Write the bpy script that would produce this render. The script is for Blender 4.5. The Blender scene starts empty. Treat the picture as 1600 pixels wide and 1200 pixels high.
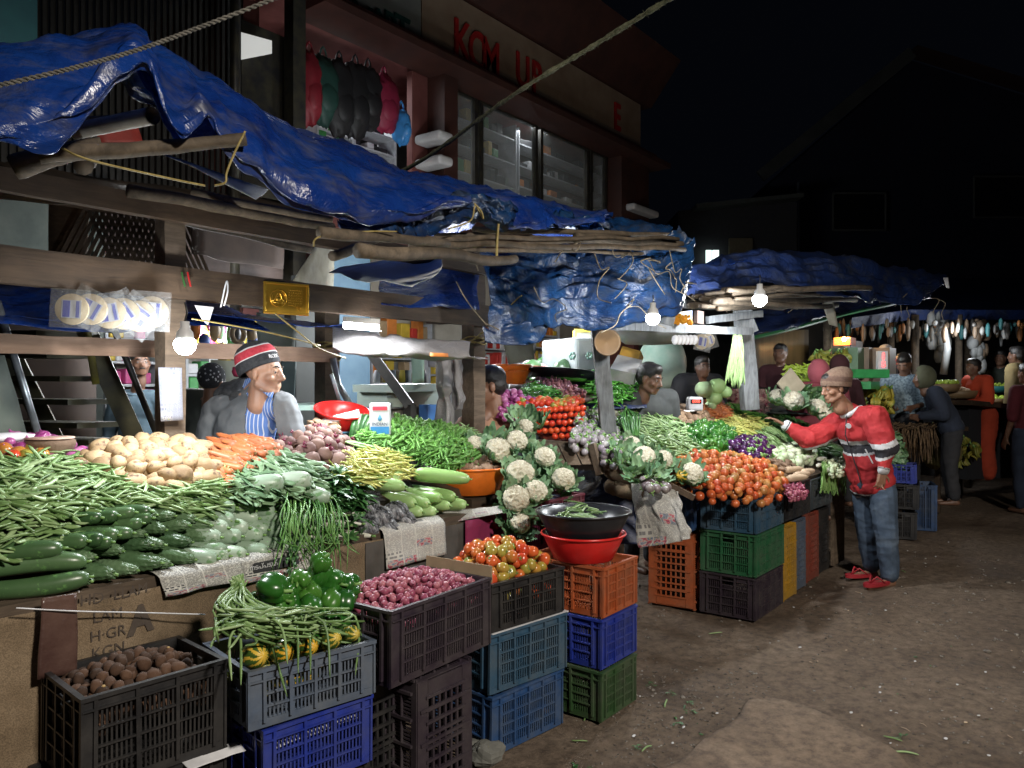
import bpy, math, random
from math import sin, cos, pi, radians, sqrt, atan2
from mathutils import Vector, Matrix, Euler, noise
random.seed(7)
R = random.uniform
sc = bpy.context.scene
COL = sc.collection
V = Vector
# ---------------------------------------------------------------- world frame
# X runs along the row of stalls (away down the street), Y runs from the street into the stalls, Z is up.
EYE = 1.6; FX = 1208.0
def ray(px, py):
    a = (px-800)/FX; b = -(py-600)/FX
    return V((.614*a+.789, -.789*a+.614, b))
def dep(px, py, d): return V((0,0,EYE)) + ray(px,py)*d
def onv(px, py, v):
    r = ray(px,py); return V((0,0,EYE)) + r*(v/r.y)
def onz(px, py, z):
    r = ray(px,py); return V((0,0,EYE)) + r*((z-EYE)/r.z)
class Plane:                     # z = z0 + gu*(x-u0) + gv*(y-v0)
    def __init__(s, z0, u0=0, v0=0, gu=0, gv=0): s.z0,s.u0,s.v0,s.gu,s.gv = z0,u0,v0,gu,gv
    def z(s, x, y): return s.z0+s.gu*(x-s.u0)+s.gv*(y-s.v0)
    def hit(s, px, py):
        r = ray(px,py); c = s.z(0,0)
        t = (c-EYE)/(r.z-s.gu*r.x-s.gv*r.y)
        return V((0,0,EYE))+r*t
    def nrm(s): return V((-s.gu,-s.gv,1)).normalized()
# ---------------------------------------------------------------- objects
def tag(o, label=None, cat=None, group=None, kind=None):
    if label: o['label'] = label
    if cat: o['category'] = cat
    if group: o['group'] = group
    if kind: o['kind'] = kind
    return o
def empty(name, label, cat, loc=(0,0,0), rz=0, group=None, rot=None):
    o = bpy.data.objects.new(name, None); COL.objects.link(o)
    o.location = loc; o.rotation_euler = rot if rot else (0,0,rz)
    o.empty_display_size = .1
    return tag(o, label, cat, group)
class MB:
    def __init__(s): s.v=[]; s.f=[]; s.m=[]; s.sm=True
    def add(s, vs, fs, mi=0, M=None):
        n=len(s.v)
        s.v += [tuple(M@V(p)) if M is not None else tuple(p) for p in vs]
        s.f += [tuple(i+n for i in f) for f in fs]; s.m += [mi]*len(fs)
    def box(s, c, d, mi=0, M=None, rot=None):
        x,y,z = d[0]/2,d[1]/2,d[2]/2
        vs=[V((a*x,b*y,e*z)) for a in(-1,1) for b in(-1,1) for e in(-1,1)]
        if rot is not None:
            rm = rot if isinstance(rot, Matrix) else Euler(rot).to_matrix()
            vs=[rm@p for p in vs]
        vs=[p+V(c) for p in vs]
        s.add(vs,[(0,1,3,2),(4,6,7,5),(0,4,5,1),(2,3,7,6),(0,2,6,4),(1,5,7,3)],mi,M)
    def beam(s, a, b, w, h, mi=0, up=V((0,0,1)), jit=0):
        a=V(a);b=V(b); t=(b-a).normalized(); sd=t.cross(up)
        if sd.length<1e-4: sd=V((1,0,0))
        sd.normalize(); u=sd.cross(t).normalized()
        n=max(1,int((b-a).length/.12)) if jit else 1
        rings=[]
        for i in range(n+1):
            p=a.lerp(b,i/n); rings.append([p+sd*(x*w/2+R(-jit,jit))+u*(y*h/2+R(-jit,jit)) for x,y in((-1,-1),(1,-1),(1,1),(-1,1))])
        vs=[q for r in rings for q in r]; fs=[(0,3,2,1),tuple(4*n+k for k in range(4))]
        for i in range(n):
            for k in range(4): fs.append((4*i+k,4*i+(k+1)%4,4*i+4+(k+1)%4,4*i+4+k))
        s.add(vs,[tuple(reversed(f)) for f in fs],mi)
    def tube(s, pts, rad, seg=8, mi=0, cap=True, M=None, flat=1.0):
        pts=[V(p) for p in pts]; n=len(pts)
        if not hasattr(rad,'__len__'): rad=[rad]*n
        t0=(pts[1]-pts[0]).normalized(); ref=V((0,0,1)) if abs(t0.z)<.9 else V((1,0,0))
        sd=t0.cross(ref).normalized(); vs=[]
        for i,p in enumerate(pts):
            t=(pts[min(i+1,n-1)]-pts[max(i-1,0)]);
            if t.length<1e-9: t=t0
            t=t.normalized()
            sd=(sd-t*sd.dot(t)); sd = sd.normalized() if sd.length>1e-6 else t.orthogonal().normalized()
            u=t.cross(sd)
            for k in range(seg):
                a=2*pi*k/seg; vs.append(p+(sd*cos(a)+u*sin(a)*flat)*rad[i])
        fs=[]
        for i in range(n-1):
            for k in range(seg):
                fs.append((i*seg+k,i*seg+(k+1)%seg,(i+1)*seg+(k+1)%seg,(i+1)*seg+k))
        if cap: fs.append(tuple(reversed(range(seg)))); fs.append(tuple((n-1)*seg+k for k in range(seg)))
        s.add(vs,fs,mi,M)
    def lathe(s, prof, seg=24, mi=0, M=None, fn=None):
        vs=[];n=len(prof)
        for (r,z) in prof:
            for k in range(seg):
                a=2*pi*k/seg; rr=r*(fn(a,z) if fn else 1); vs.append((rr*cos(a),rr*sin(a),z))
        fs=[(i*seg+k,i*seg+(k+1)%seg,(i+1)*seg+(k+1)%seg,(i+1)*seg+k) for i in range(n-1) for k in range(seg)]
        s.add(vs,fs,mi,M)
    def ball(s, c, r, u=12, w=8, mi=0, fn=None, M=None):
        # r: scalar or triple; fn(dir)->scale
        if not hasattr(r,'__len__'): r=(r,r,r)
        vs=[];fs=[]
        def P(th,ph):
            d=V((sin(th)*cos(ph),sin(th)*sin(ph),cos(th))); k=fn(d) if fn else 1
            return (c[0]+d.x*r[0]*k,c[1]+d.y*r[1]*k,c[2]+d.z*r[2]*k)
        vs.append(P(0,0))
        for i in range(1,w):
            for j in range(u): vs.append(P(pi*i/w,2*pi*j/u))
        vs.append(P(pi,0)); L=len(vs)-1
        for j in range(u):
            fs.append((0,1+j,1+(j+1)%u)); fs.append((L,L-u+(j+1)%u,L-u+j))
        for i in range(w-2):
            for j in range(u):
                a=1+i*u+j;b=1+i*u+(j+1)%u; fs.append((a,a+u,b+u,b))
        s.add(vs,fs,mi,M)
    def grid(s, fn, nu, nv, mi=0, closed=False):
        vs=[fn(i/nu,j/nv) for j in range(nv+1) for i in range(nu+1)]
        fs=[(j*(nu+1)+i,j*(nu+1)+i+1,(j+1)*(nu+1)+i+1,(j+1)*(nu+1)+i) for j in range(nv) for i in range(nu)]
        s.add(vs,fs,mi)
    def mesh(s, name, mats, smooth=None):
        me=bpy.data.meshes.new(name); me.from_pydata(s.v,[],s.f)
        if not isinstance(mats,(list,tuple)): mats=[mats]
        for m in mats: me.materials.append(m)
        if len(mats)>1: me.polygons.foreach_set('material_index',s.m)
        sm = s.sm if smooth is None else smooth
        me.polygons.foreach_set('use_smooth',[sm]*len(s.f)); me.update()
        return me
    def obj(s, name, mats, parent=None, smooth=False, loc=None):
        o=bpy.data.objects.new(name, s.mesh(name,mats,smooth)); COL.objects.link(o)
        if loc: o.location=loc
        if parent: o.parent=parent
        return o
    def wobj(s, name, mats, parent, smooth=False):
        # geometry given in world coordinates, parented to a thing whose matrix is loc + rot
        M = Matrix.LocRotScale(parent.location, parent.rotation_euler, parent.scale).inverted()
        s.v=[tuple(M@V(p)) for p in s.v]
        return s.obj(name, mats, parent, smooth)
def inst(name, me, loc, rot=(0,0,0), scale=(1,1,1), parent=None, label=None, cat=None, group=None, kind=None):
    o=bpy.data.objects.new(name, me); COL.objects.link(o); o.location=loc
    o.rotation_euler = rot.to_euler() if isinstance(rot, Matrix) else rot
    o.scale = scale if hasattr(scale,'__len__') else (scale,)*3
    if parent: o.parent=parent
    return tag(o,label,cat,group,kind)
def solid(o, t, off=0):
    m=o.modifiers.new('thick','SOLIDIFY'); m.thickness=t; m.offset=off; return o
def bevel(o, w, seg=2):
    m=o.modifiers.new('bevel','BEVEL'); m.width=w; m.segments=seg; m.limit_method='ANGLE'; return o
def text_mb(mb, body, M, size=1, depth=.01, mi=0, align='CENTER', bold=0):
    cu=bpy.data.curves.new('t','FONT'); cu.body=body; cu.size=size; cu.extrude=depth; cu.align_x=align; cu.align_y='CENTER'; cu.offset=bold; cu.resolution_u=3
    o=bpy.data.objects.new('t',cu); me=bpy.data.meshes.new_from_object(o)
    mb.add([v.co[:] for v in me.vertices],[tuple(p.vertices) for p in me.polygons],mi,M)
    bpy.data.objects.remove(o); bpy.data.curves.remove(cu); bpy.data.meshes.remove(me)
def frame(origin, xdir, ydir):
    x=V(xdir).normalized(); z=x.cross(V(ydir)).normalized(); y=z.cross(x)
    M=Matrix((x,y,z)).transposed().to_4x4(); M.translation=V(origin); return M
def fbm(p, s=1, o=3):
    p=V(p)*s; a=0;k=1
    for _ in range(o): a+=noise.noise(p)*k; p=p*2.03; k*=.5
    return a
# ---------------------------------------------------------------- materials
def newmat(name):
    m=bpy.data.materials.new(name); m.use_nodes=True; nt=m.node_tree
    b=nt.nodes['Principled BSDF']; return m,nt,b
def lk(nt,a,b): nt.links.new(a,b)
def noise_n(nt, scale=5, detail=4, rough=.6, coord='Object', dist=0, mapping=None):
    tc=nt.nodes.new('ShaderNodeTexCoord'); n=nt.nodes.new('ShaderNodeTexNoise')
    n.inputs['Scale'].default_value=scale; n.inputs['Detail'].default_value=detail; n.inputs['Roughness'].default_value=rough
    n.inputs['Distortion'].default_value=dist
    src=tc.outputs[coord]
    if mapping:
        mp=nt.nodes.new('ShaderNodeMapping'); mp.inputs['Scale'].default_value=mapping; lk(nt,src,mp.inputs['Vector']); src=mp.outputs[0]
    lk(nt,src,n.inputs['Vector']); return n
def ramp(nt, stops, src, interp='LINEAR'):
    r=nt.nodes.new('ShaderNodeValToRGB'); e=r.color_ramp.elements; r.color_ramp.interpolation=interp
    while len(e)>1: e.remove(e[-1])
    e[0].position=stops[0][0]; e[0].color=(*stops[0][1],1)
    for p,c in stops[1:]:
        q=e.new(p); q.color=(*c,1)
    lk(nt,src,r.inputs[0]); return r
def mixc(nt, fac, a, b, mode='MIX'):
    m=nt.nodes.new('ShaderNodeMix'); m.data_type='RGBA'; m.blend_type=mode
    for sock,val in ((m.inputs[0],fac),(m.inputs[6],a),(m.inputs[7],b)):
        if hasattr(val,'is_linked') or hasattr(val,'node'): lk(nt,val,sock)
        elif hasattr(val,'__len__'): sock.default_value=(*val,1)
        else: sock.default_value=val
    return m.outputs[2]
def bump(nt, b, src, strength=.3, dist=.01):
    bp=nt.nodes.new('ShaderNodeBump'); bp.inputs['Strength'].default_value=strength; bp.inputs['Distance'].default_value=dist
    lk(nt,src,bp.inputs['Height']); lk(nt,bp.outputs[0],b.inputs['Normal']); return bp
def mat(name, cols, rough=.6, scale=6, bmp=.2, bdist=.004, bscale=None, spec=.5, metal=0, mapping=None, coord='Object', detail=5, sss=0, lo=.35, hi=.65, coat=0):
    """noise blend through a list of colours, with bump"""
    m,nt,b=newmat(name)
    if not hasattr(cols[0],'__len__'): cols=[cols]
    n=noise_n(nt,scale,detail,.6,coord,mapping=mapping)
    k=len(cols)
    if k>1:
        r=ramp(nt,[(lo+(hi-lo)*i/(k-1),c) for i,c in enumerate(cols)],n.outputs['Fac']); lk(nt,r.outputs[0],b.inputs['Base Color'])
    else:
        c=cols[0]; r=ramp(nt,[(.3,tuple(x*.8 for x in c)),(.7,tuple(min(1,x*1.15) for x in c))],n.outputs['Fac']); lk(nt,r.outputs[0],b.inputs['Base Color'])
    b.inputs['Roughness'].default_value=rough; b.inputs['Specular IOR Level'].default_value=spec; b.inputs['Metallic'].default_value=metal
    if coat: b.inputs['Coat Weight'].default_value=coat; b.inputs['Coat Roughness'].default_value=.15
    if bmp:
        n2=noise_n(nt,bscale or scale*3,4,.6,coord,mapping=mapping); bump(nt,b,n2.outputs['Fac'],bmp,bdist)
    if sss: b.inputs['Subsurface Weight'].default_value=sss; b.inputs['Subsurface Radius'].default_value=(.02,.01,.005); b.inputs['Subsurface Scale'].default_value=.5
    return m
def vegmat(name, stops, rough=.4, nscale=20, nmix=.25, bmp=.1, bscale=60, bdist=.002, spec=.5, spots=None, coat=0):
    """colour by a random value of each object and each island, mottled by noise"""
    m,nt,b=newmat(name)
    oi=nt.nodes.new('ShaderNodeObjectInfo'); ge=nt.nodes.new('ShaderNodeNewGeometry')
    ad=nt.nodes.new('ShaderNodeMath'); ad.operation='ADD'; lk(nt,oi.outputs['Random'],ad.inputs[0]); lk(nt,ge.outputs['Random Per Island'],ad.inputs[1])
    fr=nt.nodes.new('ShaderNodeMath'); fr.operation='FRACT'; lk(nt,ad.outputs[0],fr.inputs[0])
    n=noise_n(nt,nscale,4)
    mm=nt.nodes.new('ShaderNodeMath'); mm.operation='MULTIPLY_ADD'; lk(nt,n.outputs['Fac'],mm.inputs[0]); mm.inputs[1].default_value=nmix*2; mm.inputs[2].default_value=-nmix
    a2=nt.nodes.new('ShaderNodeMath'); a2.operation='ADD'; a2.use_clamp=True; lk(nt,fr.outputs[0],a2.inputs[0]); lk(nt,mm.outputs[0],a2.inputs[1])
    r=ramp(nt,[(i/max(1,len(stops)-1),c) for i,c in enumerate(stops)],a2.outputs[0]); out=r.outputs[0]
    if spots:
        sn=noise_n(nt,spots[1],3,.7); sr=ramp(nt,[(spots[2],(0,0,0)),(spots[2]+.08,(1,1,1))],sn.outputs['Fac']); out=mixc(nt,sr.outputs[0],out,spots[0])
    lk(nt,out,b.inputs['Base Color'])
    b.inputs['Roughness'].default_value=rough; b.inputs['Specular IOR Level'].default_value=spec
    if coat: b.inputs['Coat Weight'].default_value=coat; b.inputs['Coat Roughness'].default_value=.1
    if bmp: n2=noise_n(nt,bscale,3); bump(nt,b,n2.outputs['Fac'],bmp,bdist)
    return m
def emit(name, col, st):
    m,nt,b=newmat(name); b.inputs['Base Color'].default_value=(*col,1); b.inputs['Emission Color'].default_value=(*col,1); b.inputs['Emission Strength'].default_value=st; return m
def plastic(name, c, dust=(.2,.18,.15), dm=.5, rough=.45):
    m,nt,b=newmat(name); n=noise_n(nt,5,6,.7); r=ramp(nt,[(.38,(0,0,0)),(.68,(dm*1.2,)*3)],n.outputs['Fac'])
    n3=noise_n(nt,25,3,.6); r3=ramp(nt,[(.3,tuple(x*.7 for x in c)),(.7,c)],n3.outputs['Fac'])
    lk(nt,mixc(nt,r.outputs[0],r3.outputs[0],dust),b.inputs['Base Color']); b.inputs['Roughness'].default_value=rough
    n2=noise_n(nt,40,3); bump(nt,b,n2.outputs['Fac'],.15,.003); return m
def wood(name, a, b_, rough=.8, axis=(1,8,8), scale=4):
    m,nt,b=newmat(name); n=noise_n(nt,scale,8,.7,mapping=axis); n.inputs['Distortion'].default_value=.6
    n3=noise_n(nt,1.7,4,.6)
    r=ramp(nt,[(.3,a),(.7,b_)],n.outputs['Fac']); r3=ramp(nt,[(.35,(.35,.33,.3)),(.65,(1,1,1))],n3.outputs['Fac'])
    lk(nt,mixc(nt,1.0,r.outputs[0],r3.outputs[0],'MULTIPLY'),b.inputs['Base Color'])
    b.inputs['Roughness'].default_value=rough; bump(nt,b,n.outputs['Fac'],.5,.004); return m
def tarpmat(name, a, b_, dirt=(.09,.09,.08), dm=.75, rough=.28, trans=0.12):
    m,nt,b=newmat(name); n=noise_n(nt,2.2,6,.65); r=ramp(nt,[(.3,a),(.7,b_)],n.outputs['Fac'])
    n2=noise_n(nt,5,8,.75,mapping=(1,1,2)); r2=ramp(nt,[(.48,(0,0,0)),(.7,(dm,dm,dm))],n2.outputs['Fac'])
    lk(nt,mixc(nt,r2.outputs[0],r.outputs[0],dirt),b.inputs['Base Color'])
    rr=ramp(nt,[(.35,(rough,)*3),(.75,(.5,.5,.5))],n2.outputs['Fac']); lk(nt,rr.outputs[0],b.inputs['Roughness'])
    n4=noise_n(nt,3.2,5,.55,dist=2.2,mapping=(1,1,1.6)); bump(nt,b,n4.outputs['Fac'],.42,.07)
    tr=nt.nodes.new('ShaderNodeBsdfTranslucent'); lk(nt,r.outputs[0],tr.inputs[0]); mx=nt.nodes.new('ShaderNodeMixShader'); mx.inputs[0].default_value=trans
    lk(nt,b.outputs[0],mx.inputs[1]); lk(nt,tr.outputs[0],mx.inputs[2]); lk(nt,mx.outputs[0],nt.nodes['Material Output'].inputs[0]); return m
def papermat(name, lines=46, dark=(.2,.2,.2), paper=(.5,.49,.45), photo=(.3,.1,.12)):
    """newsprint in UV space: columns of broken text lines, headlines and picture blocks"""
    m,nt,b=newmat(name); tc=nt.nodes.new('ShaderNodeTexCoord'); sp=nt.nodes.new('ShaderNodeSeparateXYZ'); lk(nt,tc.outputs['UV'],sp.inputs[0])
    def mth(op,a,b_=None,c=None):
        n=nt.nodes.new('ShaderNodeMath'); n.operation=op
        for i,x in enumerate((a,b_,c)):
            if x is None: continue
            if hasattr(x,'node'): lk(nt,x,n.inputs[i])
            else: n.inputs[i].default_value=x
        return n.outputs[0]
    U,W=sp.outputs[0],sp.outputs[1]
    row=mth('MULTIPLY',W,lines); fl=mth('FLOOR',row); fr=mth('FRACT',row); on=mth('LESS_THAN',fr,.5)
    def nz(x,y,z,det=1):
        c=nt.nodes.new('ShaderNodeCombineXYZ'); 
        for i,q in enumerate((x,y,z)):
            if hasattr(q,'node'): lk(nt,q,c.inputs[i])
            else: c.inputs[i].default_value=q
        n=nt.nodes.new('ShaderNodeTexNoise'); n.inputs['Scale'].default_value=1; n.inputs['Detail'].default_value=det; lk(nt,c.outputs[0],n.inputs['Vector']); return n.outputs['Fac']
    word=mth('GREATER_THAN',nz(mth('MULTIPLY',U,55),mth('MULTIPLY',fl,3.7),0),.44)
    gap=mth('GREATER_THAN',mth('FRACT',mth('MULTIPLY',U,4)),.07)
    ink=mth('MULTIPLY',mth('MULTIPLY',on,word),gap)
    bi=nz(mth('FLOOR',mth('MULTIPLY',U,4)),mth('FLOOR',mth('MULTIPLY',W,6)),3.3)
    hb=mth('MULTIPLY',mth('GREATER_THAN',nz(mth('MULTIPLY',U,20),mth('FLOOR',mth('MULTIPLY',W,12)),7),.47),mth('LESS_THAN',mth('FRACT',mth('MULTIPLY',W,12)),.55))
    head=mth('MULTIPLY',mth('LESS_THAN',bi,.40),1.0); pic=mth('MULTIPLY',mth('GREATER_THAN',bi,.60),gap)
    ink2=mth('ADD',mth('MULTIPLY',ink,mth('SUBTRACT',1.0,head)),mth('MULTIPLY',hb,head)); 
    col=mixc(nt,ink2,paper,dark)
    pr=ramp(nt,[(.32,(.06,.06,.09)),(.42,photo),(.52,(.42,.4,.36)),(.6,(.1,.14,.25)),(.7,(.45,.42,.2))],nz(mth('MULTIPLY',U,16),mth('MULTIPLY',W,16),1,3))
    lk(nt,mixc(nt,pic,col,pr.outputs[0]),b.inputs['Base Color']); b.inputs['Roughness'].default_value=.85; return m
def stripemat(name,d,period,w_,c0,c1,rough=.8):
    m,nt,b=newmat(name); tc=nt.nodes.new('ShaderNodeTexCoord'); dt=nt.nodes.new('ShaderNodeVectorMath'); dt.operation='DOT_PRODUCT'; lk(nt,tc.outputs['Object'],dt.inputs[0]); dt.inputs[1].default_value=tuple(V(d)/period)
    fr=nt.nodes.new('ShaderNodeMath'); fr.operation='FRACT'; lk(nt,dt.outputs['Value'],fr.inputs[0]); lt=nt.nodes.new('ShaderNodeMath'); lt.operation='LESS_THAN'; lk(nt,fr.outputs[0],lt.inputs[0]); lt.inputs[1].default_value=w_
    lk(nt,mixc(nt,lt.outputs[0],c0,c1),b.inputs['Base Color']); b.inputs['Roughness'].default_value=rough; return m
def uvgrid(o, nu, nv):
    me=o.data; uv=me.uv_layers.new(name='UVMap'); 
    for p in me.polygons:
        for li in p.loop_indices:
            vi=me.loops[li].vertex_index; i=vi%(nu+1); j=vi//(nu+1); uv.data[li].uv=(i/nu,j/nv)
def catmull(P, t):
    n=len(P)-1; x=min(max(t,0),1)*n; i=min(int(x),n-1); f=x-i
    p0=P[max(i-1,0)];p1=P[i];p2=P[i+1];p3=P[min(i+2,n)]
    return p1*1.0+ (p2-p0)*(.5*f) + (p0*2-p1*5+p2*4-p3)*(.5*f*f) + (p1*3-p0-p2*3+p3)*(.5*f*f*f)
def surf(rows, u, v):  # rows[j][i] of Vectors; u along i, v along j
    return catmull([catmull(r,u) for r in rows], v)
# ================================================================= materials
WOODD=wood('aged dark timber',(.042,.025,.014),(.115,.073,.043))
WOODM=wood('weathered timber',(.075,.052,.034),(.2,.145,.1))
WOODP=wood('pale sawn timber',(.3,.19,.13),(.5,.34,.25))
WOODW=wood('white painted timber',(.1,.11,.12),(.29,.31,.33),axis=(6,6,1),scale=6)
POLE=wood('peeled pole',(.05,.038,.025),(.19,.145,.1),axis=(3,3,3),scale=6)
TARP=tarpmat('blue tarpaulin',(.004,.017,.13),(.009,.05,.25),dm=.6,rough=.17)
TARPW=tarpmat('worn blue tarpaulin',(.006,.02,.075),(.01,.055,.16),(.035,.037,.037),.9,.2)
TARPD=tarpmat('dark tarpaulin',(.008,.015,.05),(.012,.03,.12),(.04,.045,.05),.8,.4)
DARKM=mat('dark painted metal',[(.02,.02,.022),(.05,.045,.03)],.45,8,metal=.3)
GALV=mat('galvanised steel',[(.25,.28,.3),(.42,.46,.5)],.35,14,metal=.7)
BLACKP=plastic('black plastic',(.012,.013,.015),(.08,.075,.065),.45)
CLEAR,_nt,_b=newmat('clear plastic film'); _b.inputs['Base Color'].default_value=(.75,.78,.8,1); _b.inputs['Roughness'].default_value=.22; _b.inputs['Alpha'].default_value=.13; bump(_nt,_b,noise_n(_nt,14,6,.7,dist=1).outputs['Fac'],.7,.02)
MILKY,_nt,_b=newmat('milky plastic sheet'); _b.inputs['Base Color'].default_value=(.2,.19,.19,1); _b.inputs['Roughness'].default_value=.3; _b.inputs['Alpha'].default_value=.9; bump(_nt,_b,noise_n(_nt,7,6,.7,dist=1).outputs['Fac'],.7,.03)
WHITEP=mat('white paper',[(.5,.5,.52),(.68,.68,.7)],.8,10,.3,.005)
ROPEY=mat('yellow plastic rope',[(.2,.15,.04),(.32,.25,.09)],.6,60)
ROPEG=mat('grey hemp rope',[(.06,.057,.05),(.15,.14,.12)],.9,80,.6)
def rgbm(name,c,r=.5,**k): return mat(name,[tuple(x*.8 for x in c),c],r,12,.1,**k)
# ================================================================= camera, light
cam=bpy.data.cameras.new('camera'); cam.sensor_width=36; cam.lens=FX/1600*36; cam.clip_end=400; cam.clip_start=.05
co=bpy.data.objects.new('camera',cam); COL.objects.link(co); co.location=(0,0,EYE); co.rotation_euler=(radians(90),0,-atan2(.789,.614)); sc.camera=co
sc.view_settings.view_transform='Standard'; sc.view_settings.look='None'; sc.view_settings.gamma=1; sc.view_settings.exposure=1.15
sc.cycles.use_denoising=True; sc.cycles.max_bounces=6; sc.cycles.diffuse_bounces=3; sc.cycles.glossy_bounces=3; sc.cycles.transparent_max_bounces=8; sc.cycles.sample_clamp_indirect=4; sc.cycles.sample_clamp_direct=30
sc.cycles.caustics_reflective=False; sc.cycles.caustics_refractive=False; sc.cycles.use_light_tree=True
w=bpy.data.worlds.new('World'); sc.world=w; w.use_nodes=True; wn=w.node_tree; bg=wn.nodes['Background']
bg.inputs[0].default_value=(.35,.45,.75,1); bg.inputs[1].default_value=.0013
def lamp(name,typ,loc,power,col=(.93,.97,1),size=.1,rot=None,**k):
    l=bpy.data.lights.new(name,typ); l.energy=power; l.color=col
    if typ=='POINT': l.shadow_soft_size=size
    if typ=='AREA': l.size=size; l.shape='RECTANGLE'; l.size_y=k.get('sy',size)
    if typ=='SUN': l.angle=size
    o=bpy.data.objects.new(name,l); COL.objects.link(o); o.location=loc
    if rot: o.rotation_euler=rot
    return o
# added unseen fill spot behind the camera, brightening crate fronts and ground
d_=V((.614,.789,0))*0+V((.70,.62,-.42)); l_=lamp('fill_spot_light','SPOT',(.6,-3.4,4.6),820,(1,.92,.81),rot=V((-2.8,-4.4,4.6)).to_track_quat('Z','Y').to_euler()); l_.data.spot_size=radians(98); l_.data.spot_blend=.7; l_.data.shadow_soft_size=.25
# ================================================================= ground
def ground_mat(nm='trodden earth',g=1.18,bs=.9):
    m,nt,b=newmat(nm); n=noise_n(nt,.75,8,.68); r=ramp(nt,[(.35,(.075*g,.051*g,.033*g)),(.5,(.155*g,.114*g,.08*g)),(.68,(.215*g,.168*g,.125*g))],n.outputs['Fac'])
    n2=noise_n(nt,18,8,.75); r2=ramp(nt,[(.35,(.45,.42,.4)),(.62,(1.15,1.12,1.1))],n2.outputs['Fac'])
    lk(nt,mixc(nt,1,r.outputs[0],r2.outputs[0],'MULTIPLY'),b.inputs['Base Color']); rr=ramp(nt,[(.35,(.55,)*3),(.6,(.9,)*3)],n.outputs['Fac']); lk(nt,rr.outputs[0],b.inputs['Roughness'])
    n3=noise_n(nt,30,10,.8); bump(nt,b,n3.outputs['Fac'],bs,.03); return m
EARTH=ground_mat()
def gz(x,y):
    e=min(1,max(0,(x+1)/2))
    return (.014*fbm((x,y,0),1.3,3)+.010*fbm((x,y,3),6,3))*1-.012
mb=MB(); N1=[-60,-20,-8,-3]; xs=N1+[ -2+i*.06 for i in range(int(14/.06))]+[13,16,22,40,90,200]; ys=[-60,-20,-8,-4]+[-3+i*.06 for i in range(int(6/.06))]+[3.5,5,8,14,40,120]
nx,ny=len(xs),len(ys)
mb.v=[(x,y,gz(x,y)) for y in ys for x in xs]; mb.f=[(j*nx+i,j*nx+i+1,(j+1)*nx+i+1,(j+1)*nx+i) for j in range(ny-1) for i in range(nx-1)]; mb.m=[0]*len(mb.f)
tag(mb.obj('ground',EARTH,smooth=True),kind='structure')
SLAB=ground_mat('worn concrete',1.28,.4)
pl=[(1022,1205),(1075,1165),(1142,1122),(1165,1092),(1183,1086),(1202,1084),(1240,1094),(1281,1107),(1350,1140),(1412,1172),(1440,1215),(1460,1260),(1000,1270),(990,1230)]
SL=[onz(x,y,.014) for x,y in pl]; pts=[]
for i in range(len(SL)):
    A,B=SL[i],SL[(i+1)%len(SL)]; n=max(2,int((B-A).length/.05))
    for k in range(n): p=A.lerp(B,k/n); o=V((fbm(p,7),fbm(p+V((4,4,0)),7),0))*.035; pts.append(p+o)
n=len(pts); c=sum(pts,V())/n; mb=MB(); RN=16
for j in range(RN+1):
    for p in pts: 
        t=j/RN; q_=p.lerp(c,1-t); z=.013+.004*fbm((q_.x,q_.y,0),2.5)-(.03 if j==RN else 0); mb.v.append((q_.x,q_.y,z))
mb.f=[(j*n+i,(j+1)*n+i,(j+1)*n+(i+1)%n,j*n+(i+1)%n) for j in range(RN) for i in range(n)]; mb.m=[0]*len(mb.f)
tag(mb.obj('paving_slab',SLAB,smooth=True),kind='structure')
# gravel and trodden scraps
mb=MB()
for i in range(1500):
    p=onz(R(880,1640),R(860,1240)**1,.0) if i%3 else onz(R(960,1200),R(1040,1200),0)
    s=R(.002,.008)*(1.6 if random.random()<.05 else 1)*(p.length/4)
    mb.ball((p.x,p.y,gz(p.x,p.y)+s*.2),(s*R(.7,1.6),s*R(.7,1.6),s*.6),5,4)
tag(mb.obj('gravel',mat('grit',[(.06,.05,.04),(.12,.1,.08),(.3,.28,.25)],.9,40,.2),smooth=True),'loose grit and small stones scattered over the earth','gravel',kind='stuff')
# ================================================================= sky
NB=mat('night sky',[(.002,.003,.006),(.002,.003,.006)],1,1,0)
# ================================================================= the shop building
BV=7.5
RED=mat('dark red paint',[(.035,.013,.01),(.058,.02,.014)],.6,3,.2); PINK=mat('salmon wall paint',[(.12,.035,.03),(.18,.06,.052)],.7,3,.2)
GREYB=mat('grey fascia board',[(.22,.24,.23),(.29,.31,.29)],.55,2,.1); CREAM=mat('cream fascia board',[(.27,.19,.13),(.36,.27,.19)],.55,2,.1)
def ux(px,v=BV): return onv(px,300,v).x
b1=empty('shop_building','two storey shop building with red lettered fascia behind the stalls','building',(ux(470),BV,0))
b1.location=(ux(470),BV,0)
U0,U1,U2,U3=ux(380),ux(655),ux(693),ux(998)
mb=MB(); mb.box((U3-.1,BV+1.4,3),(.2,2.8,6)); mb.box((U0+.1,BV+1.4,3),(.2,2.8,6)); mb.box(((U0+U3)/2,BV+1.4,3.6),(U3-U0,2.8,.2)); mb.box(((U0+U3)/2,BV+1.2,6.05),(U3-U0,3.2,.12))
mb.wobj('wall',PINK,b1)
mb=MB(); mb.box(((U0+U3)/2,BV+2.9,2.9+.15),(U3-U0,.2,6.2)); mb.wobj('back_wall',mat('dim shop wall',[(.03,.03,.032),(.06,.06,.06)],.8,3),b1)
mb=MB(); mb.box(((ux(470)+ux(655))/2,BV+.02,6.55),(ux(655)-ux(470)-.02,.12,1.15)); mb.wobj('sign_board',GREYB,b1)
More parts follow.
